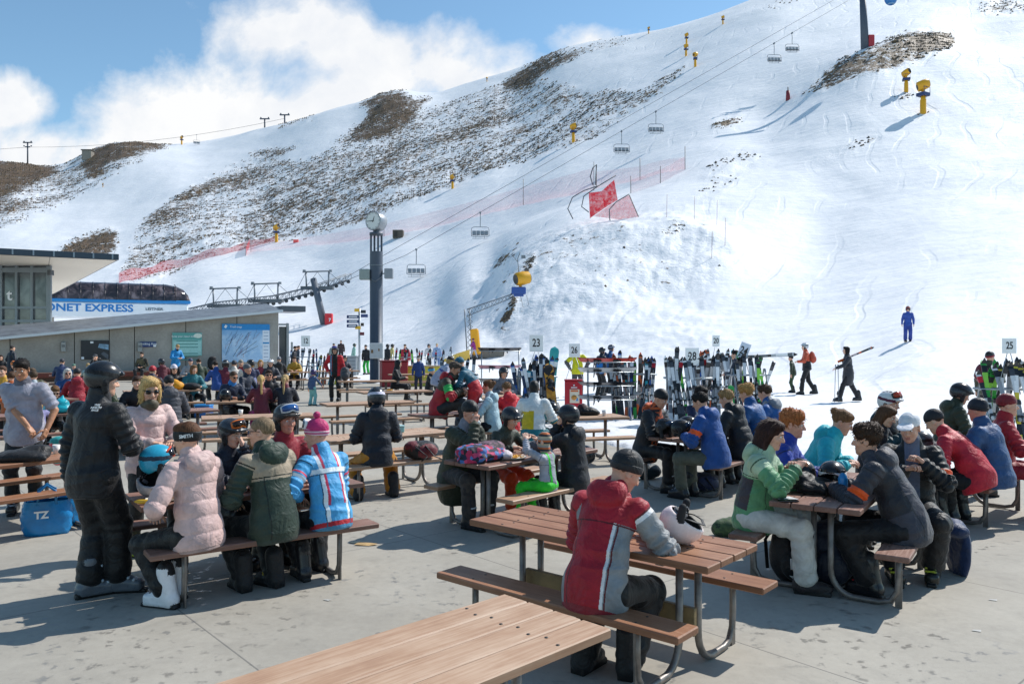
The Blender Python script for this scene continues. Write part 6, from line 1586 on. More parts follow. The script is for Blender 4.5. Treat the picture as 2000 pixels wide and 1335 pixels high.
def binding_mesh(L, acc):
    mb = MB(); z = L*.46
    mb.box((0, -.035, z+.14), (.06, .05, .09), 0, None, .012).box((0, -.03, z-.16), (.06, .045, .12), 0, None, .012).box((0, -.055, z-.19), (.045, .05, .07), 1, None, .01).box((0, -.02, z), (.05, .016, .3), 1)
    return mb.mesh('binding', [plain(lin('2a2c30'), .45, name='binding_black'), plain(lin(acc), .4, name='binding_accent')])
SKIC = {'white and black': ('e6e8ea', '1c1e22', '9aa0a8', 'c9ccd0'), 'black': ('1a1b20', '3a3d44', 'c8ccd0', '8a8d92'), 'white and red': ('e8e6e4', 'c0202c', '2a2a2e', 'b8bcc0'), 'green and black': ('2f9a3c', '17181b', '8fd04a', 'c8c8c8'), 'blue and white': ('2a5aa8', 'e4e6ea', '1d2a4a', 'b0b4ba'),
        'silver grey': ('b4b9bf', '5a6068', 'e4e6e8', '6a6e74'), 'yellow and black': ('d8c23a', '1c1c20', 'e8e8e8', '9a9a9a'), 'orange and grey': ('d8642a', '6a6e74', '22242a', 'b0b0b0'), 'turquoise': ('2a9aa8', 'd8e4e6', '1f2428', 'b0b4ba')}
SKIPROTO = {}
def ski_pair(kind, label, group, loc, rot, sc=1.0):
    if kind in SKIPROTO: o = dup(SKIPROTO[kind], loc, None, label, group, sc, rot)
    else:
        c = SKIC[kind]; L = 1.68; o = thing('ski_pair', label, 'skis', loc, 0, group); o.rotation_euler = rot; o.scale = (sc,)*3
        me = ski_mesh(L, .105, c); bm_ = binding_mesh(L, c[3])
        for q in (-1, 1):
            s_ = link('ski', me, o, (q*.006, q*.018-.01, 0), (0, q*.02, 0 if q < 0 else math.pi)); link('binding', bm_, s_)
        SKIPROTO[kind] = o
    return o
BOARDP = {}
def snowboard(key, mat, label, group, loc, rot, sc=1.0):
    if key in BOARDP: return dup(BOARDP[key], loc, None, label, group, sc, rot)
    o = thing('snowboard', label, 'snowboard', loc, 0, group); o.rotation_euler = rot; o.scale = (sc,)*3
    mb = MB(); n = 26; L = 1.52; vs = []
    for i in range(n+1):
        f = i/n; e = abs(2*f-1); ww = .255*(.88+.12*e*e)*(1 if e < .8 else math.sqrt(max(.01, 1-((e-.8)/.2)**2))); y = .055*max(0, (e-.8)/.2)**2
        vs += [(-ww/2, y, f*L), (ww/2, y, f*L), (ww/2, y-.012, f*L), (-ww/2, y-.012, f*L)]
    mb.v = vs
    for i in range(n):
        for j in range(4): a = 4*i+j; b_ = 4*i+(j+1) % 4; mb.f.append((a, b_, b_+4, a+4)); mb.m.append(1 if j in (1, 3) else 0); mb.s.append(False)
    mb.build('deck', [mat, gloss('18181c', .4)], o)
    for z in (L*.33, L*.66):
        b_ = MB(); b_.box((0, -.03, z), (.10, .035, .22), 0, Euler((0, .3, 0)), .02).box((.0, -.11, z-.09), (.2, .16, .02), 0, Euler((R(8), .0, 0)), .01).tube([(-.09, -.03, z), (-.06, -.11, z+.03), (.06, -.11, z+.03), (.09, -.03, z)], .014, 0, 6); b_.build('binding', [plain(lin('1e1f23'), .5, name='binding_black')], o)
    BOARDP[key] = o; return o
GALV = metal('a3a9ad', .4, 'galvanised')
def ski_rack(label, loc, ang, W, tiers=((.35, .62), (.16, 1.12)), group=None):
    t = thing('ski_rack', label, 'ski rack', loc, ang)
    for x in (-W/2, W/2):
        c = MB(); c.tube([(x, -.55, 0), (x, -.03, 1.28), (x, .03, 1.28), (x, .55, 0)], .022, 0, 7).tube([(x, -.42, .32), (x, .42, .32)], .018, 0, 6); c.build('end_frame', [GALV], t)
    for y, z in tiers:
        for q in (-1, 1): MB().tube([(-W/2-.1, q*y*.85, z), (W/2+.1, q*y*.85, z)], .02, 0, 7).build('rail', [GALV], t)
    return t
def number_sign(txt, label, loc, h_top, w=.34, hgt=.42, rz=0.0, tilt=0.0, legs=True, blue=False):
    t = thing('number_sign', label, 'sign', loc, rz)
    c = MB(); c.box((0, 0, h_top-hgt/2), (w, .02, hgt), 0, Euler((0, tilt, 0)), .006); pl = c.build('plate', [plain(lin('cfd8e6' if blue else 'f0f1f0'), .4, 0, .02, name='sign_plate')], t)
    text(txt, hgt*.66, plain((.015, .015, .018), .5, name='sign_black'), t, (0, -.0125, h_top-hgt/2), (0, tilt, 0), .002, hgt*.012, .72)
    if legs:
        for q in (-1, 1): MB().tube([(q*w*.12, .012, h_top-hgt), (q*w*.85, .02, h_top-hgt-.75)], .008, 0, 5).build('leg', [GALV], t)
    return t
rs = random.Random(21)
def fill_rack(loc, ang, W, n, kinds, gname, where, sides=(-1, 1), sc=1.0):
    M = Matrix.Rotation(ang, 3, 'Z')
    for q in sides:
        for i in range(n):
            x = -W/2+W*(i+.5+rs.uniform(-.3, .3))/n; k = rs.choice(kinds); lean = R(rs.uniform(14, 22))
            y0 = q*rs.uniform(.50, .62); p = Vector(loc)+M@Vector((x, y0, .0)); p.z = zground(p.x, p.y)-.01
            # tails on the snow, tips leaning in over the rail
            rot = (Matrix.Rotation(ang, 3, 'Z')@Matrix.Rotation(q*lean, 3, 'X')@Matrix.Rotation(R(rs.uniform(-9, 9)), 3, 'Y')@Matrix.Rotation(0 if q < 0 else math.pi, 3, 'Z')).to_euler()
            ski_pair(k, f'{k} skis leaning {where}', f'{k} skis {gname}', p, rot, sc*rs.uniform(.92, 1.06))
def gpos(px, d): x = (px-1000)*d/F; return Vector((x, d, zground(x, d)))
allk = list(SKIC)
# rack 23
p23 = gpos(1046, 19.6); ski_rack('rack full of skis under sign 23 behind the yellow and white jacket', p23, R(8), .85); fill_rack(p23, R(8), .85, 11, ['white and black', 'black', 'silver grey', 'blue and white', 'turquoise'], 'next to the blotched snowboard', 'on the rack next to the yellow-blotched snowboard', (-1, 1))
number_sign('23', 'white sign with the number 23 above a ski rack', p23+Vector((0.02, 0, 0)), 2.18-p23.z)
p_ = gpos(1083, 18.8); snowboard('sunflower', pattern(['1a1712', '1a1712', 'c8871e', 'd89a2a'], 9, 'vor', 'sunflower_print'), 'black snowboard printed with yellow blotches leaning right of rack 23', None, p_, (R(-14), R(-4), R(6)), 1.0)
p_ = gpos(1073, 20.6); snowboard('mint', gloss('3aa8a4', .35), 'turquoise snowboard tip rising behind rack 23', None, p_+Vector((0, 0, .35)), (R(-8), R(6), 0), 1.0)
p_ = gpos(1024, 19.2); snowboard('tealb', gloss('2a7fa8', .35), 'teal blue snowboard leaning at the left end of rack 23', None, p_, (R(-12), R(5), 0), .98)
# board rack beside the red bin
def board_rack(label, loc, ang, W, H, shelves):
    t = thing('board_rack', label, 'board rack', loc, ang)
    for x in (-W/2, W/2):
        c = MB(); c.tube([(x, 0, 0), (x, 0, H)], .022, 0, 7).tube([(x, -.38, .02), (x, .38, .02)], .022, 0, 7).tube([(x, -.35, .02), (x, 0, .75)], .014, 0, 6); c.build('upright', [GALV], t)
    for z in shelves:
        c = MB()
        for y in (-.3, .3): c.tube([(-W/2-.08, y, z), (W/2+.08, y, z)], .014, 0, 6)
        for x in (-W/2, W/2): c.tube([(x, -.34, z), (x, .34, z)], .014, 0, 6)
        c.build('shelf', [GALV], t)
    return t
pb = gpos(1188, 20.2); board_rack('snowboard rack with shelves between the red bin and the leaning skis', pb, R(4), 1.05, 1.5, (.5, .85, 1.2, 1.45))
k = 0
for z, col, lab in ((1.47, ('boardred', gloss('c83a30', .35)), 'red snowboard lying on the top shelf beside the red bin'), (1.22, ('boardwhite', gloss('d8dadc', .35)), 'white snowboard on the second shelf beside the red bin'), (.87, ('boardblack', gloss('22242a', .35)), 'black snowboard on the third shelf beside the red bin'), (.52, ('boardgrey', gloss('8a9098', .35)), 'grey snowboard on the lowest shelf beside the red bin')):
    snowboard(col[0], col[1], lab, None, pb+Vector((-.78, -.05, z+.04)), (Matrix.Rotation(R(92), 3, 'Z')@Matrix.Rotation(R(90), 3, 'X')@Matrix.Rotation(R(rs.uniform(-32, -14)), 3, 'Z')).to_euler(), 1.0)
pr = gpos(1238, 20.8); ski_rack('rail rack carrying skis right of the snowboard rack', pr, R(-12), 1.0); fill_rack(pr, R(-12), 1.0, 10, ['green and black', 'black', 'white and red', 'orange and grey', 'turquoise', 'blue and white'], 'right of the board rack', 'on the rack right of the snowboard shelves', (-1, 1))
p_ = gpos(1206, 21.6); ski_pair('blue and white', 'blue and white skis standing behind the board rack', None, p_, (R(-5), R(4), 0), 1.05)
number_sign('26', 'small white sign half hidden in front of the yellow jacket', gpos(1122, 23.5), 1.95-gpos(1122, 23.5).z, .33, .4, R(-10))
# racks 28, 20, 24
p28 = gpos(1352, 19.0); ski_rack('rack crammed with skis under sign 28', p28, R(-6), 1.15); fill_rack(p28, R(-6), 1.15, 14, ['white and black', 'silver grey', 'white and black', 'green and black', 'black', 'white and red'], 'behind the plaid shirt', 'on the crammed rack behind the plaid-shirted man', (-1, 1))
number_sign('28', 'white sign with the number 28 above the crowded ski rack', p28, 1.86-p28.z, .33, .42)
p_ = gpos(1316, 18.8); ski_pair('black', 'tall black skis standing apart left of sign 28', None, p_, (R(-5), R(5), R(4)), 1.12)
p20 = gpos(1405, 24.0); ski_rack('ski rack under sign 20 behind the crowded rack', p20, R(5), 1.2); fill_rack(p20, R(5), 1.3, 11, ['black', 'blue and white', 'orange and grey', 'white and black', 'turquoise'], 'on the rear rack', 'on the rear rack under the smallest number sign', (-1, 1), 1.05)
number_sign('20', 'white sign with the number 20 above the rear rack', p20+Vector((-.1, 0, 0)), 2.2-p20.z, .22, .34)
p24 = gpos(1462, 20.4); ski_rack('ski rack under the tilted sign 24', p24, R(6), .85); fill_rack(p24, R(6), .85, 8, ['black', 'green and black', 'white and black', 'black'], 'under sign 24', 'on the rack under the tilted sign 24', (-1, 1))
number_sign('24', 'tilted bluish white sign with the number 24', p24+Vector((-.12, 0, 0)), 1.98-p24.z, .26, .42, R(-25), R(20), True, True)
p_ = gpos(1430, 19.4); snowboard('green', gloss('2f9a4a', .35), 'bright green snowboard leaning between signs 28 and 24', None, p_, (R(-14), R(2), 0), .62)
# rack 25
p25 = gpos(1972, 14.6); ski_rack('ski rack under sign 25 at the right edge', p25, R(-10), .95); fill_rack(p25, R(-10), .95, 9, ['white and black', 'green and black', 'black', 'yellow and black', 'white and red'], 'by the maroon backpack', 'on the rack in front of the maroon backpack', (-1, 1))
number_sign('25', 'white sign with the number 25 at the right edge', p25+Vector((-.07, -.1, 0)), 2.07-p25.z, .26, .28)
# farther racks
def far_rack(px, d, W, n, lab, g_, where, kinds=allk, ang=0): p = gpos(px, d); ski_rack(lab, p, ang, W); fill_rack(p, ang, W, n, kinds, g_, where, (-1,)); return p
pf = far_rack(597, 44, 1.7, 8, 'far ski rack by the wall doorway', 'by the doorway', 'on the far rack by the wall doorway', ['black', 'white and black', 'blue and white']); number_sign('12', 'small white sign with the number 12 by the doorway', pf, 2.35-pf.z, .5, .6)
far_rack(640, 38, 1.5, 9, 'ski rack behind the man in the red open jacket', 'behind the open red jacket', 'on the rack behind the man in the red open jacket', ['orange and grey', 'turquoise', 'yellow and black', 'white and red'])
far_rack(893, 25.5, 1.0, 10, 'ski rack left of the white-helmeted child', 'left of the white helmet', 'on the rack left of the white-helmeted child', ['white and black', 'silver grey', 'orange and grey', 'black'])
far_rack(800, 42, 1.8, 9, 'ski rack behind the red cabinet', 'behind the red cabinet', 'on the rack behind the red cabinet', ['yellow and black', 'green and black', 'black', 'white and red'])
far_rack(850, 44, 1.9, 9, 'ski rack in front of the pale blue skier', 'in front of the pale blue skier', 'on the rack in front of the pale blue skier', ['black', 'silver grey', 'white and red'])
pb = gpos(977, 27.5); board_rack('snowboard rack on the snow right of the white-helmeted child', pb, R(-3), 1.3, 1.75, (.6, 1.05, 1.65))
for z, key, m_, lab in ((1.68, 'boardblack', None, 'black snowboard lying on the top of the left board rack'), (1.08, 'boardpink', gloss('c890a0', .35), 'pinkish snowboard on the middle of the left board rack'), (.63, 'boardgrey', None, 'grey snowboard at the bottom of the left board rack')):
    snowboard(key, m_, lab, None, pb+Vector((-.78, -.05, z+.03)), (Matrix.Rotation(R(90), 3, 'Z')@Matrix.Rotation(R(90), 3, 'X')@Matrix.Rotation(R(rs.uniform(-30, -12)), 3, 'Z')).to_euler(), 1.0)
p_ = gpos(1000, 24.0); t = thing('yellow_box', 'yellow box half hidden left of rack 23', 'box', p_); MB().box((-.02, 0, .3), (.36, .3, .6), 0, None, .02).build('body', [plain(lin('c8b83a'), .6, name='yellow_plastic')], t); MB().box((-.02, 0, .62), (.39, .33, .04), 0, None, .01).build('lid', [plain(lin('a89a30'), .6, name='yellow_plastic')], t)
p_ = gpos(838, 36); t = thing('yellow_box', 'pale yellow board standing behind the black hooded jacket', 'box', p_); MB().box((-.3, 0, .5), (1.6, .2, 1.0), 0, None, .02).build('body', [plain(lin('d8c84a'), .6, name='yellow_plastic')], t); MB().box((-.3, 0, 1.03), (2.6, .3, .05), 0, None, .01).build('lid', [plain(lin('c8b4a0'), .6, name='yellow_plastic')], t)
# bench along the lodge wall
t = thing('wall_bench', 'long red-brown bench against the concrete wall', 'bench', (wR[0], wR[1], 0), wang)
c = MB(); c.box((-13, -.75, .44), (22, .5, .07), 0, None, .01).box((-13, -.52, .2), (21.5, .06, .42), 0); c.build('seat', [WOOD_C], t)
c = MB(); c.box((-13, -1.0, .33), (22, .04, .2), 0); c.build('apron', [plain(lin('6a2f22'), .6, 0, .2, name='bench_apron')], t)
# ================================================================ the people
def seatpx(key, side, px, off=.56):
    c, u, n = T[key]; p = c+n*(off*side); k = (px-1000)/F
    s = (k*p[1]-p[0])/(u[0]-k*u[1]); s = max(-.95, min(1.0, s)); q = p+u*s; f = -n*side
    return (float(q[0]), float(q[1])), math.degrees(math.atan2(f[0], f[1]))
def gp(px, d): return ((px-1000)*d/F, d)
def feetpx(px, py): q = at(px, py); return (q.x, q.y)
BLKSKI = ('ski', '1c1c20', '0c0c0e', '8d9094'); WHTSKI = ('ski', 'dcdde0', '141416', '26262a'); SHOE = ('shoe', '2a2624', '141414', '333'); BOARD = ('board', '17171b', '0c0c0e', '3a3a3e')
SIT = .453
# ---- front left table
person('standing man in black jacket and black helmet seen from behind at the left table', (-3.28, 6.2), 18, lean=5, hp=6, hy=34, hands=('down', (.10, .30, 1.14)), feet=((-.04, .0, 0), (.09, .16, 0)), fyaw=(35, 62),
       jacket='17171a', zones=[(lambda D: D['T'] & (D['h'] > .43) & (D['y'] < .2), '222226')], bulk=.028, hood=None, hem=.17, collar=.05, pants='0c0c0e', baggy=.03, boots=('ski', '5a6068', '101012', 'a9b4bd'), hair=('short', '2a211a'), gear=[('helmet', '1d2126', '0d0d0f')], s=1.02, curl=(.7, .9))
lo, yw = seatpx('T2', -1, 388); P_PINK = person('woman in pink puffer jacket with black headband on the front bench', lo, yw-24, sit=SIT, lean=9, hy=-20, hp=6, jacket='d0b0aa', puffer=.12, bulk=.01, hood='down', hem=.13, pants='0c0c0e', baggy=.01, boots=WHTSKI, hair=('short', '5c3a22'), gear=[('band', '0f0f11')], hands=((-.20, .24, .70), (.10, .34, .80)), feet=((-.16, .16, 0), (.02, .30, 0)), fyaw=(-14, -6))
lo, yw = seatpx('T2', -1, 534); person('man in dark green jacket with beige shoulder yoke and sunglasses', lo, yw-16, sit=SIT, lean=11, hy=-36, hp=4, jacket='2c3b30', zones=[(lambda D: D['T'] & (D['h'] > .33) | (D['A'] & (D['arm'] < .12)), 'a5957f'), (lambda D: D['C'] | D['H'], '263a2e')], bulk=.03, hood='down', hem=.15, pants='15181a', boots=('board', '14161a', '0c0c0e', 'c8b020'), hair=('buzz', '8a7358'), gear=[('sunglasses', '2a3a66')], hands=((-.16, .30, .70), (.05, .36, .80)), feet=((-.14, .22, 0), (.08, .12, 0)), s=1.02)
lo, yw = seatpx('T2', -1, 645); person('woman in sky blue jacket with white and red lines and pink hat', lo, yw-10, sit=SIT, lean=16, hy=-34, hp=8, jacket='4aa3d8', zones=[(lambda D: (np.abs(np.abs(D['x'])-.075) < .012) & D['T'] & (D['h'] > .08), 'c83a58'), (lambda D: (np.abs(np.abs(D['x'])-.10) < .015) & D['T'], 'e4eef4'), (lambda D: D['T'] & (D['h'] > .36) & (D['h'] < .40), 'e4eef4'), (lambda D: D['A'] & (np.abs(D['arm']-.55) < .05), 'e4eef4'), (lambda D: D['A'] & (np.abs(D['arm']-.42) < .035), 'c83a58'), (lambda D: D['T'] & (D['h'] < -.06), 'b01c2c')], bulk=.012, hem=.12, pants='111217', hair=('short', 'b88a50'), gear=[('beanie', 'c02a6a', pattern(['d04080', 'f0d0d8'], 40, 'band'), 'c0286a'), ('goggles_high', 'e8e8e8', '5a6068')], hands=((-.18, .20, .70), (.02, .30, .78)), feet=((-.14, .20, 0), (.10, .34, 0)), s=.95, skin='cf9c86')
lo, yw = seatpx('T2', 1, 432); person('child in dark helmet with orange goggles pushed up, behind the pink jacket', lo, yw-30, sit=SIT, lean=10, hp=10, jacket='1c2230', hair=('short', '4a3020'), gear=[('helmet', '3a3e44', '222'), ('goggles_up', 'd8702a', '2a1a10')], hands=('mouth', 'table2'), s=.88, skin='dcae96')
lo, yw = seatpx('T2', 1, 548); person('man in crimson jacket with silver and blue goggles on his helmet', lo, yw-8, sit=SIT, lean=8, hp=4, jacket='8e1a2a', zones=[(lambda D: D['A'] & (D['arm'] > .9), '15151a')], bulk=.02, hair=('short', '3a2a20'), gear=[('helmet', '3c3834', '2a2a2a'), ('goggles_up', 'c9ced2', '28528a')], hands=('table', 'table'), skin='c88a74')
lo, yw = seatpx('T2', 1, 482); person('small blond child facing away between the two goggled helmets', (lo[0]+.12, lo[1]-.05), yw+170, sit=SIT, lean=4, jacket='b8bcc4', hair=('curly', 'c9a878'), s=.66, hands=('lap', 'lap'), pants='a8202c')
person('blond woman in pale pink puffer jacket and sunglasses behind the black helmet', (-3.46, 7.5), 128, lean=4, hy=14, hp=12, jacket='d6b6b0', puffer=.11, bulk=0.02, hem=.2, pants='17171b', boots=('ski', 'b8d012', '22240c', '7a8a20'), hair=('bob', 'd0ac70'), gear=[('sunglasses', '0a0a0c'), ('scarf', '5a5240')], hands=('front', 'front'), s=.93, skin='d8a68c', feet=((-.18, .05, 0), (.14, -.05, 0)))
# ---- left table
person('man in grey t-shirt with a jacket sleeve across his front, at the left table', (-5.72, 9.3), 164, lean=8, hp=16, hy=2, jacket='9a99a6', jkind='t_shirt', sleeves=.72, bulk=.035, collar=0.005, hem=.16, loose=.6, pants='15161c', hair=('short', '1a120d'), skin='b07c5c', hands=((-.27, .18, .98), (-.10, .24, 1.02)), s=1.02, curl=(.6, .8), zones=[(lambda D: D['C'], '5a5a66')])
lo, yw = seatpx('T19', 1, 104); person('boy in dark glasses with his head bowed behind the turquoise bag', lo, yw, sit=SIT, lean=22, hp=22, jacket='1c1d22', hair=('short', '6a4a2c'), gear=[('sunglasses', '0a0a0c')], s=.84)
lo, yw = seatpx('T21', 1, 130); person('white-haired woman in blue jacket and sunglasses near the wall', lo, yw-10, sit=SIT, lean=6, jacket='1e4a80', zones=[(lambda D: D['A'], '24528c')], hair=('bob', 'd8d4cc'), gear=[('sunglasses', '0a0a0c')], s=.95, skin='cf9a82')
person('person in dark green jacket and black beanie, turned away behind the black jacket', gp(196, 14.2), 40, sit=.5, lean=14, jacket='2f3a22', bulk=.03, hood='down', hair=('short', '222'), gear=[('beanie', '141416')])
lo, yw = seatpx('T17', -1, 333); person('person in charcoal puffer jacket and black beanie with the back turned', lo, yw, sit=SIT, lean=8, hp=10, jacket='42434b', puffer=.075, bulk=.035, hood='down', hem=.2, pants='15151a', hair=('short', '222'), gear=[('beanie', '131316')], s=1.02)
lo, yw = seatpx('T16', 1, 338); person('woman in black jacket with a white hat and dark glasses', lo, yw-10, sit=SIT, lean=6, jacket='19191d', hair=('long', '2a1c14'), gear=[('beanie', 'd8d0d8', 'e4dce4'), ('sunglasses', '0a0a0c')])
person('man standing in a bright blue jacket looking down, in front of the notice board', gp(343, 37.5), 125, lean=8, hp=30, jacket='1a86c4', bulk=.02, hem=.2, hair=('short', 'b09060'), gear=[('scarf', '15151a')], hands=('front', 'front'), s=1.08)
person('man sitting against the wall in a camouflage jacket', gp(278, 40.2), 178, sit=.48, lean=3, jacket=pattern(['3e3c28', '5a5238', '2a281c', '6a6040'], 7, 'vor', 'camouflage'), hair=('short', '2a1c12'), hands=('lap', 'lap'), pants='1c1c22', s=1.08)
person('man standing in a long navy coat at the far left by the wall', gp(22, 34), 30, lean=2, jacket='131c2c', hem=.3, hair=('buzz', '3a3430'), hands=('pocket', 'pocket'), s=1.04, pants='1a2030')
person('woman in black at the far left edge, behind the navy coat', gp(2, 35.5), 150, sit=.48, jacket='16161a', hair=('long', '3a2018'))
lo, yw = seatpx('T23', 1, 144); person('small child in a green hat by the wall', lo, yw, sit=SIT, jacket='4a78a0', hair=('short', '5a4030'), gear=[('beanie', '5a7a6a')], s=.72)
lo, yw = seatpx('T23', -1, 172); person('child in pale turquoise jacket with fair hair, back turned', lo, yw, sit=SIT, jacket='9ab4b8', zones=[(lambda D: D['T'] & (D['h'] < .2), '3ab8a4')], hair=('short', 'b09468'), s=.78)
lo, yw = seatpx('T23', 1, 188); person('woman in black with an arm raised in front of the black poster', lo, yw+20, sit=.55, jacket='17171b', hair=('short', '1c1512'), gear=[('cap', '2c2e34')], hands=('table', 'mouth'), s=1.05)
lo, yw = seatpx('T18', 1, 8); person('person in a grey top with yellow shoulders at the left edge', lo, yw+40, sit=.55, jacket='7f8286', zones=[(lambda D: D['T'] & (D['h'] > .36), 'd0a038')], hair=('short', '5a4030'))
lo, yw = seatpx('T18', -1, 75); person('person in a pale grey-blue jacket half hidden behind the grey t-shirt', lo, yw, sit=.5, lean=25, jacket='a4b0ba', hair=('short', '4a3a2a'))
lo, yw = seatpx('T11', 1, 408); person('man in navy jacket and grey beanie turned to the right', (lo[0]-.1, lo[1]+2.6), 110, sit=.5, lean=6, jacket='182236', hair=('short', '3a3a3a'), gear=[('beanie', '55585e')], skin='c88c72')
lo, yw = seatpx('T11', 1, 446); person('man in navy and bright blue jacket with sunglasses leaning on the table', lo, yw-30, sit=SIT, lean=16, hp=14, jacket='1a2740', zones=[(lambda D: D['C'], '2a7ac0')], bulk=.02, hair=('buzz', '4a3424'), gear=[('sunglasses', '0a0a0c')], hands=('table', 'table'), skin='c48a6c')
lo, yw = seatpx('T11', 1, 524); person('man in black jacket and sunglasses facing the two girls', lo, yw, sit=SIT, lean=8, jacket='1a1a1e', hair=('short', '3a2a22'), gear=[('sunglasses', '0a0a0c')], skin='c08a70')
lo, yw = seatpx('T11', -1, 510); person('girl in maroon jacket with a long blond ponytail', lo, yw, sit=SIT, lean=5, hp=8, jacket='651a2c', hair=('pony', 'c8a468'), pants='a01868', hem=.2, boots=('ski', 'd8dade', '26262a', '5a5e66'), s=.9)
lo, yw = seatpx('T11', -1, 557); person('girl in navy jacket with a blond ponytail beside the maroon jacket', lo, yw, sit=SIT, lean=4, hy=20, jacket='171b2a', zones=[(lambda D: D['C'], '6a2030')], hair=('pony', 'bfa070'), bulk=.015, s=.9)
for px, side, lab, jc, hr_, gr_, kw in ((441, -1, 'person in maroon with a black helmet in front of the trail map', '6a1c30', ('short', '2a2020'), [('helmet', '1c1c20', '888')], {}), (458, -1, 'person in cream puffer jacket seen from behind below the map', 'd0c6bc', ('short', '5a4a3a'), [('beanie', '3a3c44')], dict(puffer=.09, bulk=.03)),
        (487, 1, 'person in pale grey with a dark cap below the trail map', '9aa0aa', ('short', '3a2c20'), [('cap', '26282e')], {}), (491, -1, 'person in navy and lilac jacket with a black helmet below the map', '232c50', ('bob', 'a8824c'), [('helmet', '1a1a1e')], dict(zones=[(lambda D: D['T'] & (D['h'] < .25), '7a80a8')])), (508, 1, 'fair-haired woman at the right end of the table below the map', '8a3040', ('bob', 'b8925c'), [], {}), (470, 1, 'person in red with a grey hat below the trail map', '8a2a3a', ('short', '3a2c20'), [('beanie', '8a8478')], {})):
    lo, yw = seatpx('T20', side, px); person(lab, lo, yw, sit=SIT, lean=6, jacket=jc, hair=hr_, gear=gr_, **kw)
person('toddler in blue plaid jacket and mint trousers standing alone', feetpx(610, 792), 20, s=.60, jacket=pattern(['2c4468', '3c5a84', '5a7098'], 22, 'plaid', 'plaid'), pants='7fb8b4', baggy=.015, hair=None, gear=[('helmet', '3a2c66', '222')], hands=('down', (.25, .25, .55)), boots=('shoe', '8ab0b0', '333', '333'))
person('man standing in an open red jacket over black, goggles on his helmet', gp(655, 26.7), 176, s=1.04, hp=10, jacket='c01c28', zones=[(lambda D: D['T'] & (np.abs(D['x']) < .085) & (D['y'] > 0), '0d0d10'), (lambda D: D['A'] & (D['arm'] > .7) & (D['arm'] < 1.2), '9a1420'), (lambda D: D['T'] & (np.abs(D['x']-.12) < .025) & (D['y'] > 0), '2a90b0')], bulk=.025, hair=('short', '2a2a2a'), gear=[('helmet', '22242a', '444'), ('goggles_up', '8a8e94', '3a3a8a')], hands=('down', 'pocket'), skin='c09078')
lo, yw = seatpx('T15', 1, 786); person('woman in black hooded jacket beside the red cabinet', lo, yw-70, sit=SIT, lean=6, hp=12, jacket='141418', hood='up', hair=None, hands=('table2', 'table2'))
lo, yw = seatpx('T14', 1, 820); person('child in black by the ski suit father, blue headband', (lo[0], lo[1]+2.2), 100, sit=.45, jacket='1a1b22', hair=('short', '8a6a48'), gear=[('band', '3aa8d8')], s=.86)
# ---- middle group
c_, u_, n_ = T['T12']; q = c_-u_*.55-n_*.12
person('bearded father in a red, green and dark ski suit sitting on a table', (float(q[0]), float(q[1])), 96, sit=.758, lean=22, hp=20, hy=4, jacket='a81c28', zones=[(lambda D: D['T'] & (D['h'] > .30), '3a3428'), (lambda D: D['L'] & (D['arm'] < .35), '3a3428'), (lambda D: D['Rr'] & (D['arm'] < .3), '3a3428'), (lambda D: D['Rr'] & (D['arm'] >= .3) & (D['arm'] < .75), '26b050'), (lambda D: D['A'] & (D['arm'] > 1.35), '3a3428')], bulk=.03, hood='down', hem=.16, hair=('short', '4a4038'), gear=[('scarf', '4a4234')], hands=((.02, .42, 1.12), (.12, .40, 1.18)), feet=((-.2, .62, .44), (.2, .50, .44)), pants='17171b', s=1.02, skin='b8846a')
person('child in teal jacket and red salopettes leaning on the father', (float(q[0])+.62, float(q[1])-.05), -70, s=.74, lean=34, z0=.46, hp=25, jacket='1c5a70', zones=[(lambda D: D['T'] & (D['h'] < .18), 'b41c28')], pants='b81c26', baggy=.035, hair=('short', '8a6a48'), gear=[('beanie', '1c5a70')], hands=((-.12, .35, .75), (.12, .32, .72)))
person('person in lilac-grey jacket and black cap bending down behind the father', gp(853, 21.5), 70, lean=38, hp=20, jacket='a6aabf', zones=[(lambda D: D['T'] & (D['h'] > .3) & (D['h'] < .36), '4a5a9a')], hair=('bob', 'b0905c'), gear=[('cap', '16161a')], hands=('front', 'front'), s=.96)
lo, yw = seatpx('T26', -1, 926); person('child in teal jacket and white helmet with its back turned', lo, yw, sit=SIT, lean=3, jacket='24505c', bulk=.02, hair=('short', '3a2a20'), gear=[('helmet', 'd4d8dc', '2a2c30')], s=.92)
lo, yw = seatpx('T12', -1, 962); person('girl in pale blue hoodie with hair in a bun', lo, yw-40, sit=SIT, lean=6, jacket='a9c6d0', bulk=.02, hood='down', hair=('bun', '6a4a30'), s=.92)
lo, yw = seatpx('T12', -1, 997); person('child in bright red hooded jacket with the back turned', lo, yw+8, sit=SIT, lean=10, hp=16, jacket='d01c2c', bulk=.03, hood='down', hem=.16, hair=('short', '7a5a3c'), s=.88)
lo, yw = seatpx('T7', -1, 1042); person('woman in white, yellow and teal jacket with a dark head scarf', lo, yw+25, sit=SIT, lean=8, jacket='d8dcdc', zones=[(lambda D: D['T'] & (D['h'] < .34) & (D['x'] < .02), 'c8b018'), (lambda D: D['T'] & (D['h'] < .06), '14707c'), (lambda D: D['A'] & (D['arm'] > 1.1), '14707c')], bulk=.03, hem=.2, pants='14606c', hair=None, gear=[('balaclava', '141418')], skin='8a6048')
lo, yw = seatpx('T8', -1, 737); person('person in navy jacket and ochre trousers on a bench, helmet with white strap', lo, yw+18, sit=SIT, lean=3, hp=8, jacket='171c28', bulk=.035, hood='down', hem=.14, puffer=.0, pants='b87a1c', baggy=.03, hair=('short', '6a4a2a'), gear=[('helmet', '2c3036', 'd4d0e0')], hands=('front', 'front'), feet=((-.24, .02, 0), (.22, .10, 0)), boots=BOARD, z0=0)
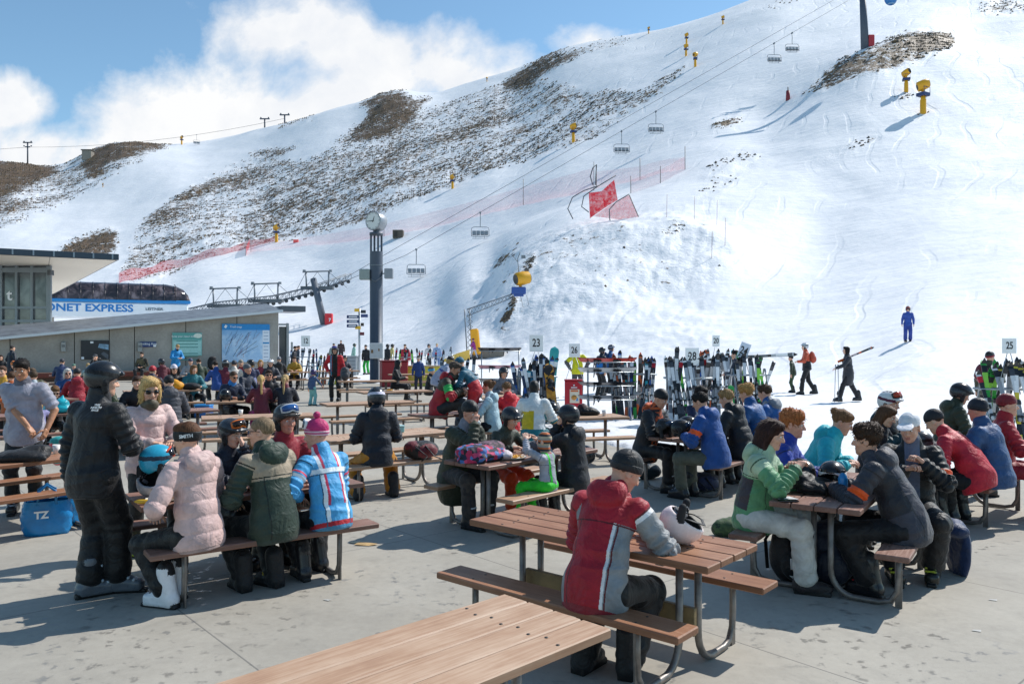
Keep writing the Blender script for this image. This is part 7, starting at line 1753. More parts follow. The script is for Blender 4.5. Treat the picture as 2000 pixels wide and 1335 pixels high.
lo, yw = seatpx('T3', 1, 890); person('man in olive coat and black beanie drinking from a cup', lo, yw+5, sit=SIT, lean=22, hp=10, hy=-4, jacket='333828', zones=[(lambda D: D['C'], '7a7a84')], bulk=.03, hem=.34, pants=pattern(['2a2622', '3c342c', '1a1816'], 30, 'vor', 'mottled_fabric'), hair=('short', '1c1512'), gear=[('beanie', '141416')], hands=((-.02, .36, .84), 'mouth'), curl=(.6, .9), skin='c89078')
lo, yw = seatpx('T3', 1, 972); person('boy in dark helmet and orange trousers behind the quilted jacket', lo, yw, sit=SIT, lean=20, hp=20, jacket='3a4034', hair=('short', '3a2a1c'), gear=[('helmet', '22252a', '555')], pants='e04818', baggy=.02, s=.84)
lo, yw = seatpx('T3', -1, 1070); person('toddler in striped hat, grey top and lime green salopettes', lo, yw-12, sit=SIT, lean=4, jacket='a2a4ae', zones=[(lambda D: D['T'] & (np.abs(np.abs(D['x'])-.09) < .02), '3ad03a'), (lambda D: D['C'], 'b02a30')], pants='2cc428', baggy=.03, hair=None, gear=[('balaclava', pattern(['c8b89a', '26262a', 'd06a2c', 'a8a49a'], 13, 'band', 'striped_knit'))], hands=((-.08, .22, .98), (.12, .2, .96)), s=.60, skin='dcae96', feet=((-.12, .24, .16), (.12, .24, .16)))
lo, yw = seatpx('T3', -1, 1122); person('boy in black jacket with blue piping and black helmet, drinking', lo, yw-4, sit=SIT, lean=6, hp=4, jacket='16181f', zones=[(lambda D: D['A'] & (np.abs(D['arm']-.75) < .05), '1e4aa0'), (lambda D: D['T'] & (np.abs(D['x']-.15) < .012) & (D['h'] < .2), '2a5ab8')], bulk=.03, hood='down', hem=.2, pants='14151a', hair=('short', '2a1c14'), gear=[('helmet', '1c1f25', '26262c')], hands=('mouth', 'mouth'), s=.88)
# ---- the lone figure in front
lo, yw = seatpx('T1', -1, 1164, .50); person('person in red and grey jacket and black beanie hunched alone over the front table', lo, yw-10, sit=SIT, lean=24, tilt=2, hy=40, hp=30, jacket='a01226', zones=[(lambda D: D['Rr'] & (D['arm'] > .12), '8b8d8e'), (lambda D: D['Rr'] & (D['arm'] > .08) & (D['arm'] < .17), 'd8d8d8'), (lambda D: D['T'] & (D['x'] > .105) & (D['h'] < .36), '84898c'), (lambda D: D['T'] & (D['x'] > .092) & (D['x'] <= .108) & (D['h'] < .36), 'dcdcdc'), (lambda D: D['T'] & (D['x'] < -.15), '8b8d8e'), (lambda D: D['Rr'] & (D['arm'] > 1.82), 'b01a2a')], bulk=.022, hood='down', hem=.15, pants='101013', baggy=.02, hair=('short', '6a5040'), gear=[('beanie', '16171a', '1a1b1f')], hands=((-.05, .42, .80), (.20, .44, .80)), boots=('board', '131316', '0b0b0d', '2a2a2e'), feet=((-.12, .10, 0), (.14, .16, 0)), s=1.0, skin='d09a80')
# ---- right rear table
lo, yw = seatpx('T5', 1, 1262); person('man in navy jacket over an orange and black plaid shirt, black beanie', lo, yw, sit=SIT, lean=16, hp=24, jacket='15181f', zones=[(lambda D: D['H'] | D['C'], pattern(['1a1614', 'e06018', 'c04a10'], 16, 'plaid', 'orange_plaid')), (lambda D: D['T'] & (D['y'] > .09) & (np.abs(D['x']) < .10), pattern(['1a1614', 'e06018', 'c04a10'], 16, 'plaid', 'orange_plaid'))], bulk=.025, hood='down', hem=.17, hair=('buzz', '3a2a1c'), gear=[('beanie', '151517')], hands=((-.04, .40, .86), (.06, .38, .86)), pants='131317', skin='cf9a80')
lo, yw = seatpx('T5', 1, 1356); person('dark-haired boy in navy and white top with a red collar', lo, yw+10, sit=SIT, lean=8, hp=14, jacket='c4c8d0', zones=[(lambda D: D['T'] & (D['h'] < .30), '1c2440'), (lambda D: D['A'] & (D['arm'] < .7), '20284a'), (lambda D: D['C'], 'c82a48')], hair=('short', '1c1410'), hands=('table2', 'table2'), s=.94)
lo, yw = seatpx('T5', -1, 1398); person('boy in royal blue jacket with an orange armband', lo, yw, sit=SIT, lean=16, hp=18, jacket='1a4a8e', zones=[(lambda D: D['L'] & (np.abs(D['arm']-.62) < .11), 'f05a20')], bulk=.035, hood='down', hem=.13, pants='55584c', hair=('short', '17110e'), hands=('table', 'table2'), skin='c8947a')
lo, yw = seatpx('T5', -1, 1450); person('boy in black puffer jacket with fair hair, between blue jackets', lo, yw, sit=SIT, lean=18, hp=16, jacket='1b1b1f', puffer=.10, bulk=.03, hood='down', hair=('short', 'a07c50'), s=1.0)
lo, yw = seatpx('T5', -1, 1486); person('boy in blue jacket with shaggy ginger-blond hair', lo, yw, sit=SIT, lean=16, hp=14, jacket='1f548e', bulk=.02, hair=('curly', 'b0854c'), s=1.05)
lo, yw = seatpx('T5', -1, 1512); person('boy in blue jacket with a grey hood, farthest along the bench', (lo[0]+.18, lo[1]+.25), yw, sit=SIT, lean=14, hp=14, jacket='1f5a9c', zones=[(lambda D: D['H'], '7d828c')], bulk=.02, hood='down', hair=('short', '4a3624'))
# ---- right front table
lo, yw = seatpx('T4', 1, 1472); person('girl in green and pale green jacket and white trousers with long brown hair', lo, yw-4, sit=SIT, lean=10, hp=14, jacket='5c9468', zones=[(lambda D: D['T'] & (D['h'] > .34), 'a8c0a0'), (lambda D: D['A'] & (D['arm'] < .35), 'a8c0a0'), (lambda D: D['H'] | D['C'], 'a8c0a0'), (lambda D: D['T'] & (D['h'] > .06) & (D['h'] < .33) & (D['x'] > .07) & (D['y'] < .0), '3a343c')], bulk=.03, hood='down', hem=.13, pants='c9c6be', baggy=.02, hair=('long', '38201a'), hands=((-.03, .30, .96), (.10, .36, .98)), curl=(1.0, 1.0), boots=('board', '2a2426', '151515', '3a3a3e'), s=.97, feet=((-.14, .36, 0), (.14, .44, 0)), skin='dba890')
lo, yw = seatpx('T4', 1, 1526); person('ginger curly-haired boy in royal blue top beside the green jacket', lo, yw-4, sit=SIT, lean=7, hp=6, jacket='1c3aa0', zones=[(lambda D: D['T'] & (D['h'] > .22) & (D['h'] < .27), 'b8c4e0')], hair=('curly', 'b0683a'), s=.97, skin='dba088', hands=('table2', 'table2'))
lo, yw = seatpx('T4', 1, 1580); person('woman in turquoise jacket with tied-back hair leaning over the table', (lo[0]+.12, lo[1]+.1), yw-4, sit=SIT, lean=26, hp=22, jacket='22b0bc', bulk=.03, hood='down', hair=('bun', '7a5636'), hands=('table', 'table'), skin='d09c82')
lo, yw = seatpx('T4', -1, 1768); person('person in charcoal jacket with an orange armband bent over the right table', lo, yw+4, sit=SIT, lean=27, hp=4, hy=-4, jacket='3b3a43', zones=[(lambda D: D['T'] & (D['x'] > .09) & (D['h'] < .36), '26262c'), (lambda D: D['A'], '34343c'), (lambda D: D['L'] & (np.abs(D['arm']-.72) < .10), 'f05818'), (lambda D: D['T'] & (D['x'] < -.12) & (D['h'] > .1), '24242a')], bulk=.03, hood='down', hem=.15, pants='121215', baggy=.02, hair=('curly', '3a2618'), hands=((-.12, .50, .82), (.08, .48, .82)), boots=('ski', '1c1c20', '0c0c0e', 'c83a3a'), feet=((-.14, .22, 0), (.12, .40, 0)), skin='d09c82')
person('young man in white baseball cap and black jacket sitting sideways, hands at his chest', (3.50, 6.95), -158, sit=SIT, lean=6, hp=16, hy=18, jacket='141518', zones=[(lambda D: D['T'] & (np.abs(D['x']) < .06) & (D['y'] > .04), '5a6278'), (lambda D: D['L'] & (np.abs(D['arm']-.78) < .09), 'f05818')], bulk=.025, hem=.17, pants='1d1d20', baggy=.02, hair=('short', '2a1c14'), gear=[('cap', 'e6e4e6', 'e6e4e6')], hands=((-.07, .28, .98), (.06, .30, .92)), curl=(1.1, 1.1), boots=('ski', '1c1e1c', '0c0c0e', 'b8b83a'), feet=((-.14, .30, 0), (.16, .42, 0)), skin='d2a088')
# ---- far right table
lo, yw = seatpx('T6', 1, 1724); person('person in teal and black jacket with white helmet and goggles at the back right', lo, yw+6, sit=SIT, lean=5, hp=6, jacket='24484e', zones=[(lambda D: D['T'] & (D['h'] > .3), '15171c'), (lambda D: D['C'], '1c4a86'), (lambda D: D['A'] & (D['arm'] < .3), '15171c')], bulk=.025, hood='down', hair=('short', '3a2a1c'), gear=[('helmet', 'd8d6d4', '5a1c34'), ('goggles_up', '2a2c30', 'a83a20')], hands=((-.02, .3, .95), (.08, .3, .92)))
lo, yw = seatpx('T6', 1, 1680); person('person with long brown hair bowed beside the white helmet', (lo[0], lo[1]), yw, sit=SIT, lean=16, hp=24, jacket='1a1a20', hair=('long', '5a3c28'), s=.9)
person('boy in dark green jacket and black helmet facing the blue vest', gp(1846, 10.4), 96, sit=.52, lean=14, hp=20, jacket='39402e', bulk=.025, hood='down', hair=('short', '2a2018'), gear=[('helmet', '2c2e32', '1a1a1e')], hands=((-.1, .32, .85), (.1, .34, .82)), glove='26281c', skin='c08c74')
lo, yw = seatpx('T6', -1, 1905); person('person in red jacket squeezed behind the blue vest', lo, yw, sit=SIT, lean=38, hp=30, jacket='c01c30', bulk=.02, hair=('short', '3a2a1c'), gear=[('beanie', '1c1c22')])
lo, yw = seatpx('T6', -1, 1934); person('stout man in denim blue jacket and dark beanie seen from behind', (lo[0]-.02, lo[1]-.12), yw+6, sit=SIT, lean=14, hp=8, hy=6, jacket='2d4f7c', bulk=.055, hem=.13, collar=.02, pants='15161a', hair=('buzz', '6a5a4a'), gear=[('beanie', '1a1e2a', '14161e')], hands=('table', 'table'), skin='cc8a74', s=1.0)
person('skier in red trousers and red boots at the right edge, behind the denim jacket', (5.62, 9.12), 112, sit=SIT, lean=5, jacket='a81c28', bulk=.03, pants='96182a', baggy=.03, boots=('ski', 'b01c24', '202022', 'c8c8c8'), hair=('short', '2a2018'), gear=[('beanie', '7a1c26')], feet=((-.12, .42, 0), (.12, .36, 0)))
# ---- on the snow
def snowman(label, px, d, yaw, **kw):
    p = gpos(px, d); return person(label, (p.x, p.y), yaw, z0=p.z-.02, **kw)
def flat_skis(label, px, d, yaw, kind='black', off=.11):
    p = gpos(px, d); a = -R(yaw)
    for q in (-1, 1):
        pass
    o = ski_pair(kind, label, None, p, (0, 0, 0)); return o
snowman('skier all in blue standing on the slope at the right', 1773, 40.5, 200, jacket='2d4fa4', pants='34489a', baggy=.02, hair=None, gear=[('helmet', '8a3a3a', '222'), ('goggles', '222', '334')], hands=('down', 'down'), s=1.02)
snowman('snowboarder in coral jacket and white helmet walking left on the snow', 1576, 29.5, -75, jacket='c8583c', zones=[(lambda D: D['T'] & (D['h'] < .22), '1a1a1e')], hem=.1, lean=5, hair=('short', '3a2a20'), gear=[('helmet', 'c8ccd0', '333'), ('pack', 'b04a34')], hands=('front', 'front'), feet=((-.1, .2, 0), (.12, -.3, .04)), s=1.08)
snowman('person in dark green beside the coral jacket', 1549, 30.5, -60, jacket='3a4434', hair=('short', '2a2018'), gear=[('beanie', '222')], pants='2c4a2c', s=.80, lean=8)
snowman('woman in long charcoal coat walking with skis on her shoulder', 1657, 25.8, -82, jacket='35363c', hem=.42, bulk=.01, lean=4, hair=('bob', '1a1412'), hands=((-.10, .40, 1.12), (.16, .12, 1.36)), feet=((-.1, .32, 0), (.12, -.36, .03)), pants='1c1c22', s=1.02)
p_ = gpos(1657, 25.8); ski_pair('orange and grey', 'orange skis carried over the shoulder of the charcoal coat', None, p_+Vector((-.35, 0, 1.30)), (R(90), R(0), R(90)), .8).rotation_euler = Euler((R(-8), R(70), 0))
t = thing('ski_poles', 'thin pair of ski poles held upright by the woman in the charcoal coat', 'ski poles', p_+Vector((-.42, -.1, 0)))
for q in (-1, 1):
    c = MB(); c.tube([(q*.07, 0, 0), (q*.04, 0, 1.2)], .011, 0, 6).lathe([(.0, .08), (.045, .085), (.0, .09)], (q*.066, 0, 0), 0, 8).tube([(q*.04, 0, 1.1), (q*.04, 0, 1.22)], .018, 0, 6); c.build('pole', [plain(lin('8a8e94'), .4, .4, name='pole_metal')], t)
snowman('man in olive jacket with a maroon backpack behind sign 25', 1927, 17.6, 70, jacket='4a4a38', bulk=.02, hair=('short', '3a2a1c'), gear=[('beanie', '202228', '8a2030'), ('pack', '6a1c2c', '5a1824')], hands=('down', 'front'), s=1.0)
snowman('person in bright yellow jacket facing away between the racks', 1128, 27.5, 8, jacket='d8d01c', zones=[(lambda D: D['A'] & (D['arm'] > .9), '4a4c50')], bulk=.025, hair=('short', '2a2a2a'), gear=[('cap', '33363c')], hands=('hip', 'hip'), pants='3a3e44', s=1.04)
snowman('person in black and blue jacket left of the pair beyond the board rack', 1172, 29.5, 60, jacket='1c2230', zones=[(lambda D: D['T'] & (D['h'] < .25) & (D['x'] > -.05), '1f72c0')], hair=('short', '2a2a2a'), gear=[('helmet', '24262c')], bulk=.02)
snowman('person in blue with a dark helmet right of the pair beyond the board rack', 1189, 30.5, 75, jacket='2a5a90', hair=('short', '2a2a2a'), gear=[('helmet', '2a3648', '99a'), ('pack', '1d3a60')], s=1.05)
snowman('man in slate jacket carrying skis level on his shoulder near sign 24', 1441, 20.8, -60, jacket='3c4250', hair=('short', '1a1412'), hands=('front', (.2, .1, 1.42)), lean=4)
p_ = gpos(1441, 20.8); ski_pair('silver grey', 'grey skis carried level to the right by the man in the slate jacket', None, p_+Vector((-.12, -.2, 1.58)), (R(90), R(0), R(90)), .95).rotation_euler = Euler((0, R(88), 0))
snowman('child in purple-pink jacket and white trousers striding by the boom', 926, 57.5, -60, jacket='a83a90', pants='c2c8d8', hair=('short', '4a2a3a'), gear=[('beanie', '7a2a5a')], feet=((-.1, .28, 0), (.12, -.28, 0)), s=.86, hands=('front', 'down'))
for px, d, yw, lab, jc, pc, gr_, s_ in ((716, 48, 200, 'person in black with bright green trousers just left of the clock column', '1c1e24', '22b03c', [('beanie', '1a1a1e')], 1.02), (690, 58, 60, 'person in mint jacket by the signpost', '9cc4b4', '4a3a34', [('helmet', '3a4a44')], .98), (666, 66, 170, 'dark-clad figure standing far out below the leaning tower', '3a2a2c', '1c1c20', [], 1.05),
        (651, 52, 150, 'person in white and green jacket behind the red jacket man', '8a9a98', '2a2a2e', [('cap', '333')], 1.05), (755, 50, 40, 'person in black next to the clock column on its right', '23252a', '26282c', [('helmet', '1a1a1e')], 1.0), (764, 52, 60, 'person in cream yellow jacket right of the clock column', 'd0c07a', 'd8d8dc', [('helmet', '3a3a3a')], 1.0),
        (792, 47, 190, 'person in crimson standing behind a far ski rack', 'b01c34', 'a01c30', [], 1.06), (837, 54, 160, 'person in white with a red and black stripe far right of the clock', 'd8d4d4', '2c2c30', [('helmet', '24262a')], .98), (854, 52, 185, 'person in pale blue standing far right of the clock', '8fa8cc', '7a90b8', [('cap', 'a89a78')], 1.02),
        (817, 30, 170, 'child in blue behind the black hooded jacket', '23407a', '2a2a3a', [('band', 'c8c0b8')], .82), (573, 42, 90, 'dark figure in the wall doorway', '20232a', '1c1c20', [], 1.0), (580, 50, 60, 'person in dark blue beyond the doorway', '2a3a4a', '2a4a6a', [], 1.0)):
    if d < 45 and px < 600 or d == 30: person(lab, gp(px, d), yw, jacket=jc, pants=pc, hair=('short', '3a2a1c'), gear=gr_, s=s_)
    else: snowman(lab, px, d, yw, jacket=jc, pants=pc, hair=('short', '4a3222'), gear=gr_, s=s_, bulk=.02)

# ---- more of the crowd on the back half of the terrace
for key, side, px, lab, jc, hr_, gr_, kw in (
    ('T22', -1, 545, 'person in black with a grey hat at the doorway end of the wall', '1c1d22', ('short', '3a2a20'), [('beanie', '7a7a80')], {}), ('T22', 1, 575, 'person in mustard jacket at the doorway end of the wall', 'b08a2c', ('short', '4a3424'), [], {}),
    ('T28', -1, 318, 'person in burgundy jacket seated below the notice board', '5a1a28', ('short', '2a1c14'), [('helmet', '2a2c30')], {}), ('T28', 1, 372, 'person in pale grey jacket seated right of the bright blue jacket', '9aa0a4', ('short', '6a4a2c'), [('beanie', '2a3a5a')], {}), ('T28', -1, 398, 'person in dark green jacket under the notice board', '2c3c2c', ('short', '3a2a1c'), [], {}),
    ('T20', -1, 425, 'person in royal blue jacket left of the maroon one below the map', '1f458a', ('short', '2a2018'), [], {}), ('T20', 1, 528, 'person in white helmet at the end of the table below the map', '3a3c44', ('short', '3a2a20'), [('helmet', 'd8dadc', '333')], {}),
    ('T16', -1, 296, 'person in navy with a red hat near the orange-yellow bag', '1a2238', ('short', '3a2a1c'), [('beanie', 'a82430')], {}), ('T16', 1, 374, 'person in teal jacket beside the white hat woman', '1f6a74', ('bob', '7a5a3a'), [], {}),
    ('T18', 1, 45, 'person in black with long dark hair at the left edge', '18181c', ('long', '2a1c16'), [], {}), ('T18', -1, 22, 'person in burnt orange jacket at the left edge', 'a8521c', ('short', '4a3220'), [], {}),
    ('T21', -1, 150, 'person in red jacket with back turned, near the white-haired woman', '9a2030', ('short', '3a2a1c'), [('beanie', '26262c')], {}), ('T21', 1, 62, 'man in olive jacket near the white-haired woman', '4a4c34', ('short', '5a4a3a'), [], {}), ('T21', 1, 170, 'child with a pink hat near the white-haired woman', '3a4a70', ('short', '4a3424'), [('beanie', 'c8508a')], dict(s=.75)),
    ('T17', 1, 268, 'person in black jacket across from the grey puffer', '1d1e24', ('short', '3a2418'), [], {}), ('T19', -1, 75, 'small child in lilac and teal half hidden beside the grey t-shirt', '8a86b0', ('bob', 'd0b078'), [], dict(s=.62)),
    ('T23', -1, 118, 'person in dark blue jacket near the wall, by the green-hatted child', '23345a', ('short', '3a2a1c'), [('beanie', '3a3a40')], {}), ('T27', 1, 25, 'person in black jacket and orange hat far at the left', '1c1c22', ('short', '3a2a1c'), [('beanie', 'd0742c')], {}),
    ('T24', 1, 672, 'person in dark jacket seated behind the grey bag', '2a2e3a', ('short', '3a2a1c'), [('helmet', '3a3c42')], {}), ('T26', 1, 985, 'person in grey jacket at the table of the white-helmeted child', '6a6e78', ('short', '4a3424'), [('helmet', '2a2c30')], {}), ('T12', 1, 905, 'child in white helmet beside the red salopettes', '4a4e5a', ('short', '3a2a1c'), [('helmet', 'd8dade', '2a2a2e')], dict(s=.8))):
    lo, yw = seatpx(key, side, px); person(lab, lo, yw+rs.uniform(-22, 22), sit=SIT, lean=rs.uniform(3, 16), hy=rs.uniform(-25, 25), hp=rs.uniform(0, 18), jacket=jc, hair=hr_, gear=gr_, bulk=.02, hood=rs.choice([None, 'down']), **kw)
# ================================================================ loose things on and under the tables
from mathutils.bvhtree import BVHTree
def head_text(root, txt, a, z, size, mat):
    Hc, HF, C, TF = HEADS[root.name]
    me = text_mesh(txt, size, .0015, size*.03, .9); me.materials.clear(); me.materials.append(mat)
    for v in me.vertices:
        th = R(a)-v.co.x/.1; rr = .0035+(-v.co.y)
        p = npv((math.sin(th)*(.0925+rr), -.012+math.cos(th)*(.1125+rr), z+v.co.z)); q = HF@p+Hc; v.co = q
    return link('lettering', me, root)
def surf(root, part, o_loc, d_loc):
    ob = [c for c in root.children if c.name.split('.')[0] == part][0]
    me = ob.data; bv = BVHTree.FromPolygons([v.co for v in me.vertices], [p.vertices for p in me.polygons])
    hit = bv.ray_cast(Vector(o_loc), Vector(d_loc).normalized()); return hit[0], hit[1]
def jacket_mark(root, txt, dx, dz, size, mat, side=-1):
    "small print on the back (side -1) of a jacket"
    Hc, HF, C, TF = HEADS[root.name]; o = C+TF@npv((dx, side*.6, dz)); d = TF@npv((0, -side, 0))
    p, n = surf(root, 'jacket', o, d)
    if p is None: return
    n = Vector(n); n = n if n.dot(Vector(d)) < 0 else -n
    ux = Vector((0, 0, 1)).cross(n).normalized(); uz = n.cross(ux)
    me = text_mesh(txt, size, .002, size*.03, 1.0); me.materials.clear(); me.materials.append(mat)
    M = Matrix((ux, -n, uz)).transposed()
    for v in me.vertices: v.co = Vector(p)+n*.008+M@v.co
    link('lettering', me, root)
WHT = plain((.75, .75, .74), .5, name='white_print')
P1_ = [o for o in COL.objects if o.get('label', '').startswith('standing man in black jacket and black helmet')][0]
jacket_mark(P1_, 'THE\nNORTH\nFACE',     .085, .11, .024, WHT)
head_text(P_PINK, 'SMITH', -112, .020, .036, WHT)

def loose_helmet(label, loc, col, strap=None, rz=0.0, upside=False, tilt=0.0, lens=None, group=None):
    d = loc[1]; rh = .0065 if d < 9 else .010 if d < 18 else .016
    V, Q, vi = gear_mesh('hollow', rh); mi = np.clip(vi[Q[:, 0]], 0, 1); mats = [gloss(col, .25), plain((.014, .014, .016), .8, name='helmet_padding')]
    if strap:
        cz = V[Q].mean(1); zz = cz[:, 2]-.058+.10*(cz[:, 1]+.02); mi = mi.copy(); mi[(np.abs(zz) < .017) & (mi == 0) & (cz[:, 1] < .12)] = 2; mats.append(mat_of(strap))
    t = thing('ski_helmet', label, 'helmet', loc, 0, group)
    t.rotation_euler = (math.pi+tilt if upside else tilt, 0, rz); t.location = Vector(loc)+Vector((0, 0, .158 if upside else .10))
    MB().arr(V, Q, mi).build('shell', mats, t)
    if lens:
        gb = MB(); wrap_patch(gb, (0, 0, 0), .108, .136, .95, .042, 0, .02, 0, 12, .012); wrap_patch(gb, (0, 0, .001), .112, .141, .82, .032, 1, .02, 0, 12, .01)
        V = npv(gb.v)@Rx(.3).T+npv((0, -.012, .05)); gb.v = V.tolist(); gb.build('goggles', [gloss(lens[0], .3), gloss(lens[1], .06)], t)
    return t
def lump(name, label, cat, loc, prims, mats, rz=0.0, amp=.006, fq=30, res=None, part='body', group=None, extra=None):
    "soft bag or folded garment: blended volumes with cloth creases"
    t = thing(name, label, cat, loc, rz, group); res = res or (.012 if loc[1] < 10 else .02 if loc[1] < 20 else .03)
    V, Q, vi = snet(prims, res, .03, 2); N = vnormals(V, Q); V = V+N*(amp*(sines(V, fq, 3, 1.6)+.6*(1-2*np.abs(sines(V, fq*1.4, 7, 1.6)))))[:, None]
    V[:, 2] = np.maximum(V[:, 2], .003)
    MB().arr(V, Q, np.maximum(vi[Q[:, 0]], 0)).build(part, mats, t)
    return t
def backpack(label, loc, rz, c1, c2, s=1.0, lie=False, group=None):
    P = [ell((0, 0, .24*s), npv((.17, .12, .25))*s, id=0), ell((0, -.10*s, .17*s), npv((.13, .07, .13))*s, id=1, k=.02), ell((0, -.03*s, .42*s), npv((.13, .09, .07))*s, id=1, k=.03)]
    if lie: P = [ell((0, 0, .12*s), npv((.26, .17, .13))*s, id=0), ell((.02, -.12*s, .11*s), npv((.16, .07, .09))*s, id=1, k=.02), ell((-.16*s, 0, .17*s), npv((.09, .13, .08))*s, id=1, k=.03)]
    t = lump('backpack', label, 'backpack', loc, P, [mat_of(c1), mat_of(c2)], rz, .008, 26, None, 'pouch', group)
    for q in (-1, 1):
        if lie: MB().tube([(q*.08*s-.1, -.16*s, .20*s), (q*.05, -.27*s, .06), (q*.16*s, -.30*s, .012)], [.016]*3, 0, 6, flat=.4).build('strap', [BLACK], t)
        else: MB().tube([(q*.08*s, .11*s, .42*s), (q*.11*s, .19*s, .3*s), (q*.12*s, .14*s, .08*s)], [.022*s]*3, 0, 6, flat=.4).build('strap', [BLACK], t)
    return t
def bottle(label, loc, col, r=.035, h=.22, clear=False):
    t = thing('bottle', label, 'bottle', loc)
    m = new_mat('clear_plastic')[0] if clear else gloss(col, .3)
    if clear:
        b = m.node_tree.nodes['Principled BSDF']; b.inputs['Base Color'].default_value = (.85, .9, .92, 1); b.inputs['Transmission Weight'].default_value = .8; b.inputs['Roughness'].default_value = .1
    MB().lathe([(0, 0), (r, .004), (r, h*.68), (r*.85, h*.78), (r*.42, h*.88), (r*.42, h*.92)], n=16).build('body', [m], t)
    MB().lathe([(r*.5, h*.91), (r*.5, h), (0, h)], n=14).build('cap', [gloss('e8e8e8' if clear else '1d2026', .4)], t); return t
def food_tray(label, loc, rz=0):
    t = thing('food_tray', label, 'food tray', loc, rz)
    MB().lathe([(0, .004), (.10, .004), (.13, .022), (.125, .022), (.095, .008), (0, .008)], n=20).build('plate', [plain(lin('d8d2c4'), .6, name='paper_plate')], t)
    c = MB(); r_ = random.Random(int(loc[1]*100))
    for k in range(22): c.box((r_.uniform(-.08, .08), r_.uniform(-.07, .07), .016+r_.uniform(0, .02)), (.06, .009, .009), 0, Euler((r_.uniform(-.3, .3), r_.uniform(-.3, .3), r_.uniform(0, 3))))
    c.build('chips', [plain(lin('d8a23c'), .6, name='fried_food')], t); return t
def pt(key, px, w=0.0):
    "point on a table top where a bearing crosses the line w metres from its middle"
    c, u, n = T[key]; p = c+n*w; k = (px-1000)/F; s = (k*p[1]-p[0])/(u[0]-k*u[1]); s = max(-.86, min(.86, s)); q = p+u*s; return (float(q[0]), float(q[1]), .753)
# T1: upturned helmet and gloves
hx = at(1335, 1062, .753); loose_helmet('upturned pale pink helmet with black padding on the front table', (hx.x, hx.y, .753), 'e6d6d3', None, R(70), True, .05)
g_ = thing('ski_goggles', 'black goggles with blue-mirrored lens resting in the upturned helmet', 'goggles', (hx.x+.05, hx.y-.02, .93), R(70)); gb = MB(); wrap_patch(gb, (0, 0, 0), .09, .11, .95, .043, 0, .02); wrap_patch(gb, (0, 0, 0), .094, .115, .82, .032, 1, .02); gb.build('frame', [gloss('16171a', .4), gloss('3a6a8a', .06)], g_)
MB().tube([(-.075, .06, 0), (-.085, .0, -.01), (-.06, -.05, -.03), (0, -.07, -.05), (.06, -.05, -.03), (.085, .0, -.01), (.075, .06, 0)], [.014]*7, 0, 6, flat=.3).build('strap', [BLACK], g_)
def gloves(label, loc, rz, col, col2):
    t = thing('ski_gloves', label, 'gloves', loc, rz)
    V, Q, vi = hand_mesh(.5, .0055 if loc[1] < 8 else .009, True)
    for q in (-1, 1):
        M = Rz(q*.5)@Ry(q*.2); Vg = (V*npv((q, 1, 1))*1.15)@M.T+npv((q*.06, -.05, .05+.03*(q > 0))); MB().arr(Vg, Q if q > 0 else Q[:, ::-1], 0).tube([(q*.06-.02*q, -.10, .05+.03*(q > 0)), (q*.06, -.05, .05+.03*(q > 0))], [.045, .036], 1, 10).build('glove', [mat_of(col), mat_of(col2)], t)
    return t
gx = at(1290, 1050, .753); gloves('pair of tan and black gloves lying by the upturned helmet', (gx.x, gx.y+.05, .753), R(-60), 'b08a3c', '1a1a1c')
# T2
b_ = pt('T2', 296, .02); loose_helmet('grey upturned helmet filled with gloves at the end of the pink jacket table', b_, '9c989c', None, R(20), True)
loose_helmet('bright turquoise helmet stacked on top of the grey upturned one', (b_[0]+.05, b_[1]+.02, .92), '2f9fc0', '27384a', R(-60), False, .1, ('d8502a', '2a2a30'))
food_tray('paper plate of chips on the pink jacket table', pt('T2', 318, -.17))
t = thing('snack_packet', 'crumpled pink and white snack packet behind the pink jacket', 'packet', pt('T2', 338, .1), R(20)); V, Q, vi = snet([ell((0, 0, .04), (.10, .07, .04)), ell((.05, .03, .06), (.05, .05, .03))], .009, .02, 1); MB().arr(V+vnormals(V, Q)*(.01*sines(V, 70, 3))[:, None], Q, 0).build('wrapper', [pattern(['e8dcdc', 'd83a5a', 'f0f0f0', 'e8e4e0'], 16, 'vor', 'wrapper_print')], t)
t = thing('banana', 'yellow banana at the near end of the pink jacket table', 'fruit', pt('T2', 272, -.24), R(10)); MB().tube([(-.085, .02, .018), (-.05, 0, .02), (0, -.012, .02), (.05, 0, .02), (.085, .025, .022)], [.006, .017, .019, .017, .007], 0, 8).build('peel', [plain(lin('d8a828'), .5, name='banana_peel')], t)
loose_helmet('dark blue-black helmet with a white rim on the pink jacket table', pt('T2', 492, -.05), '2a3442', 'd8dade', R(100))
gloves('black gloves on the pink jacket table', pt('T2', 345, -.12), R(40), '141416', '141416')
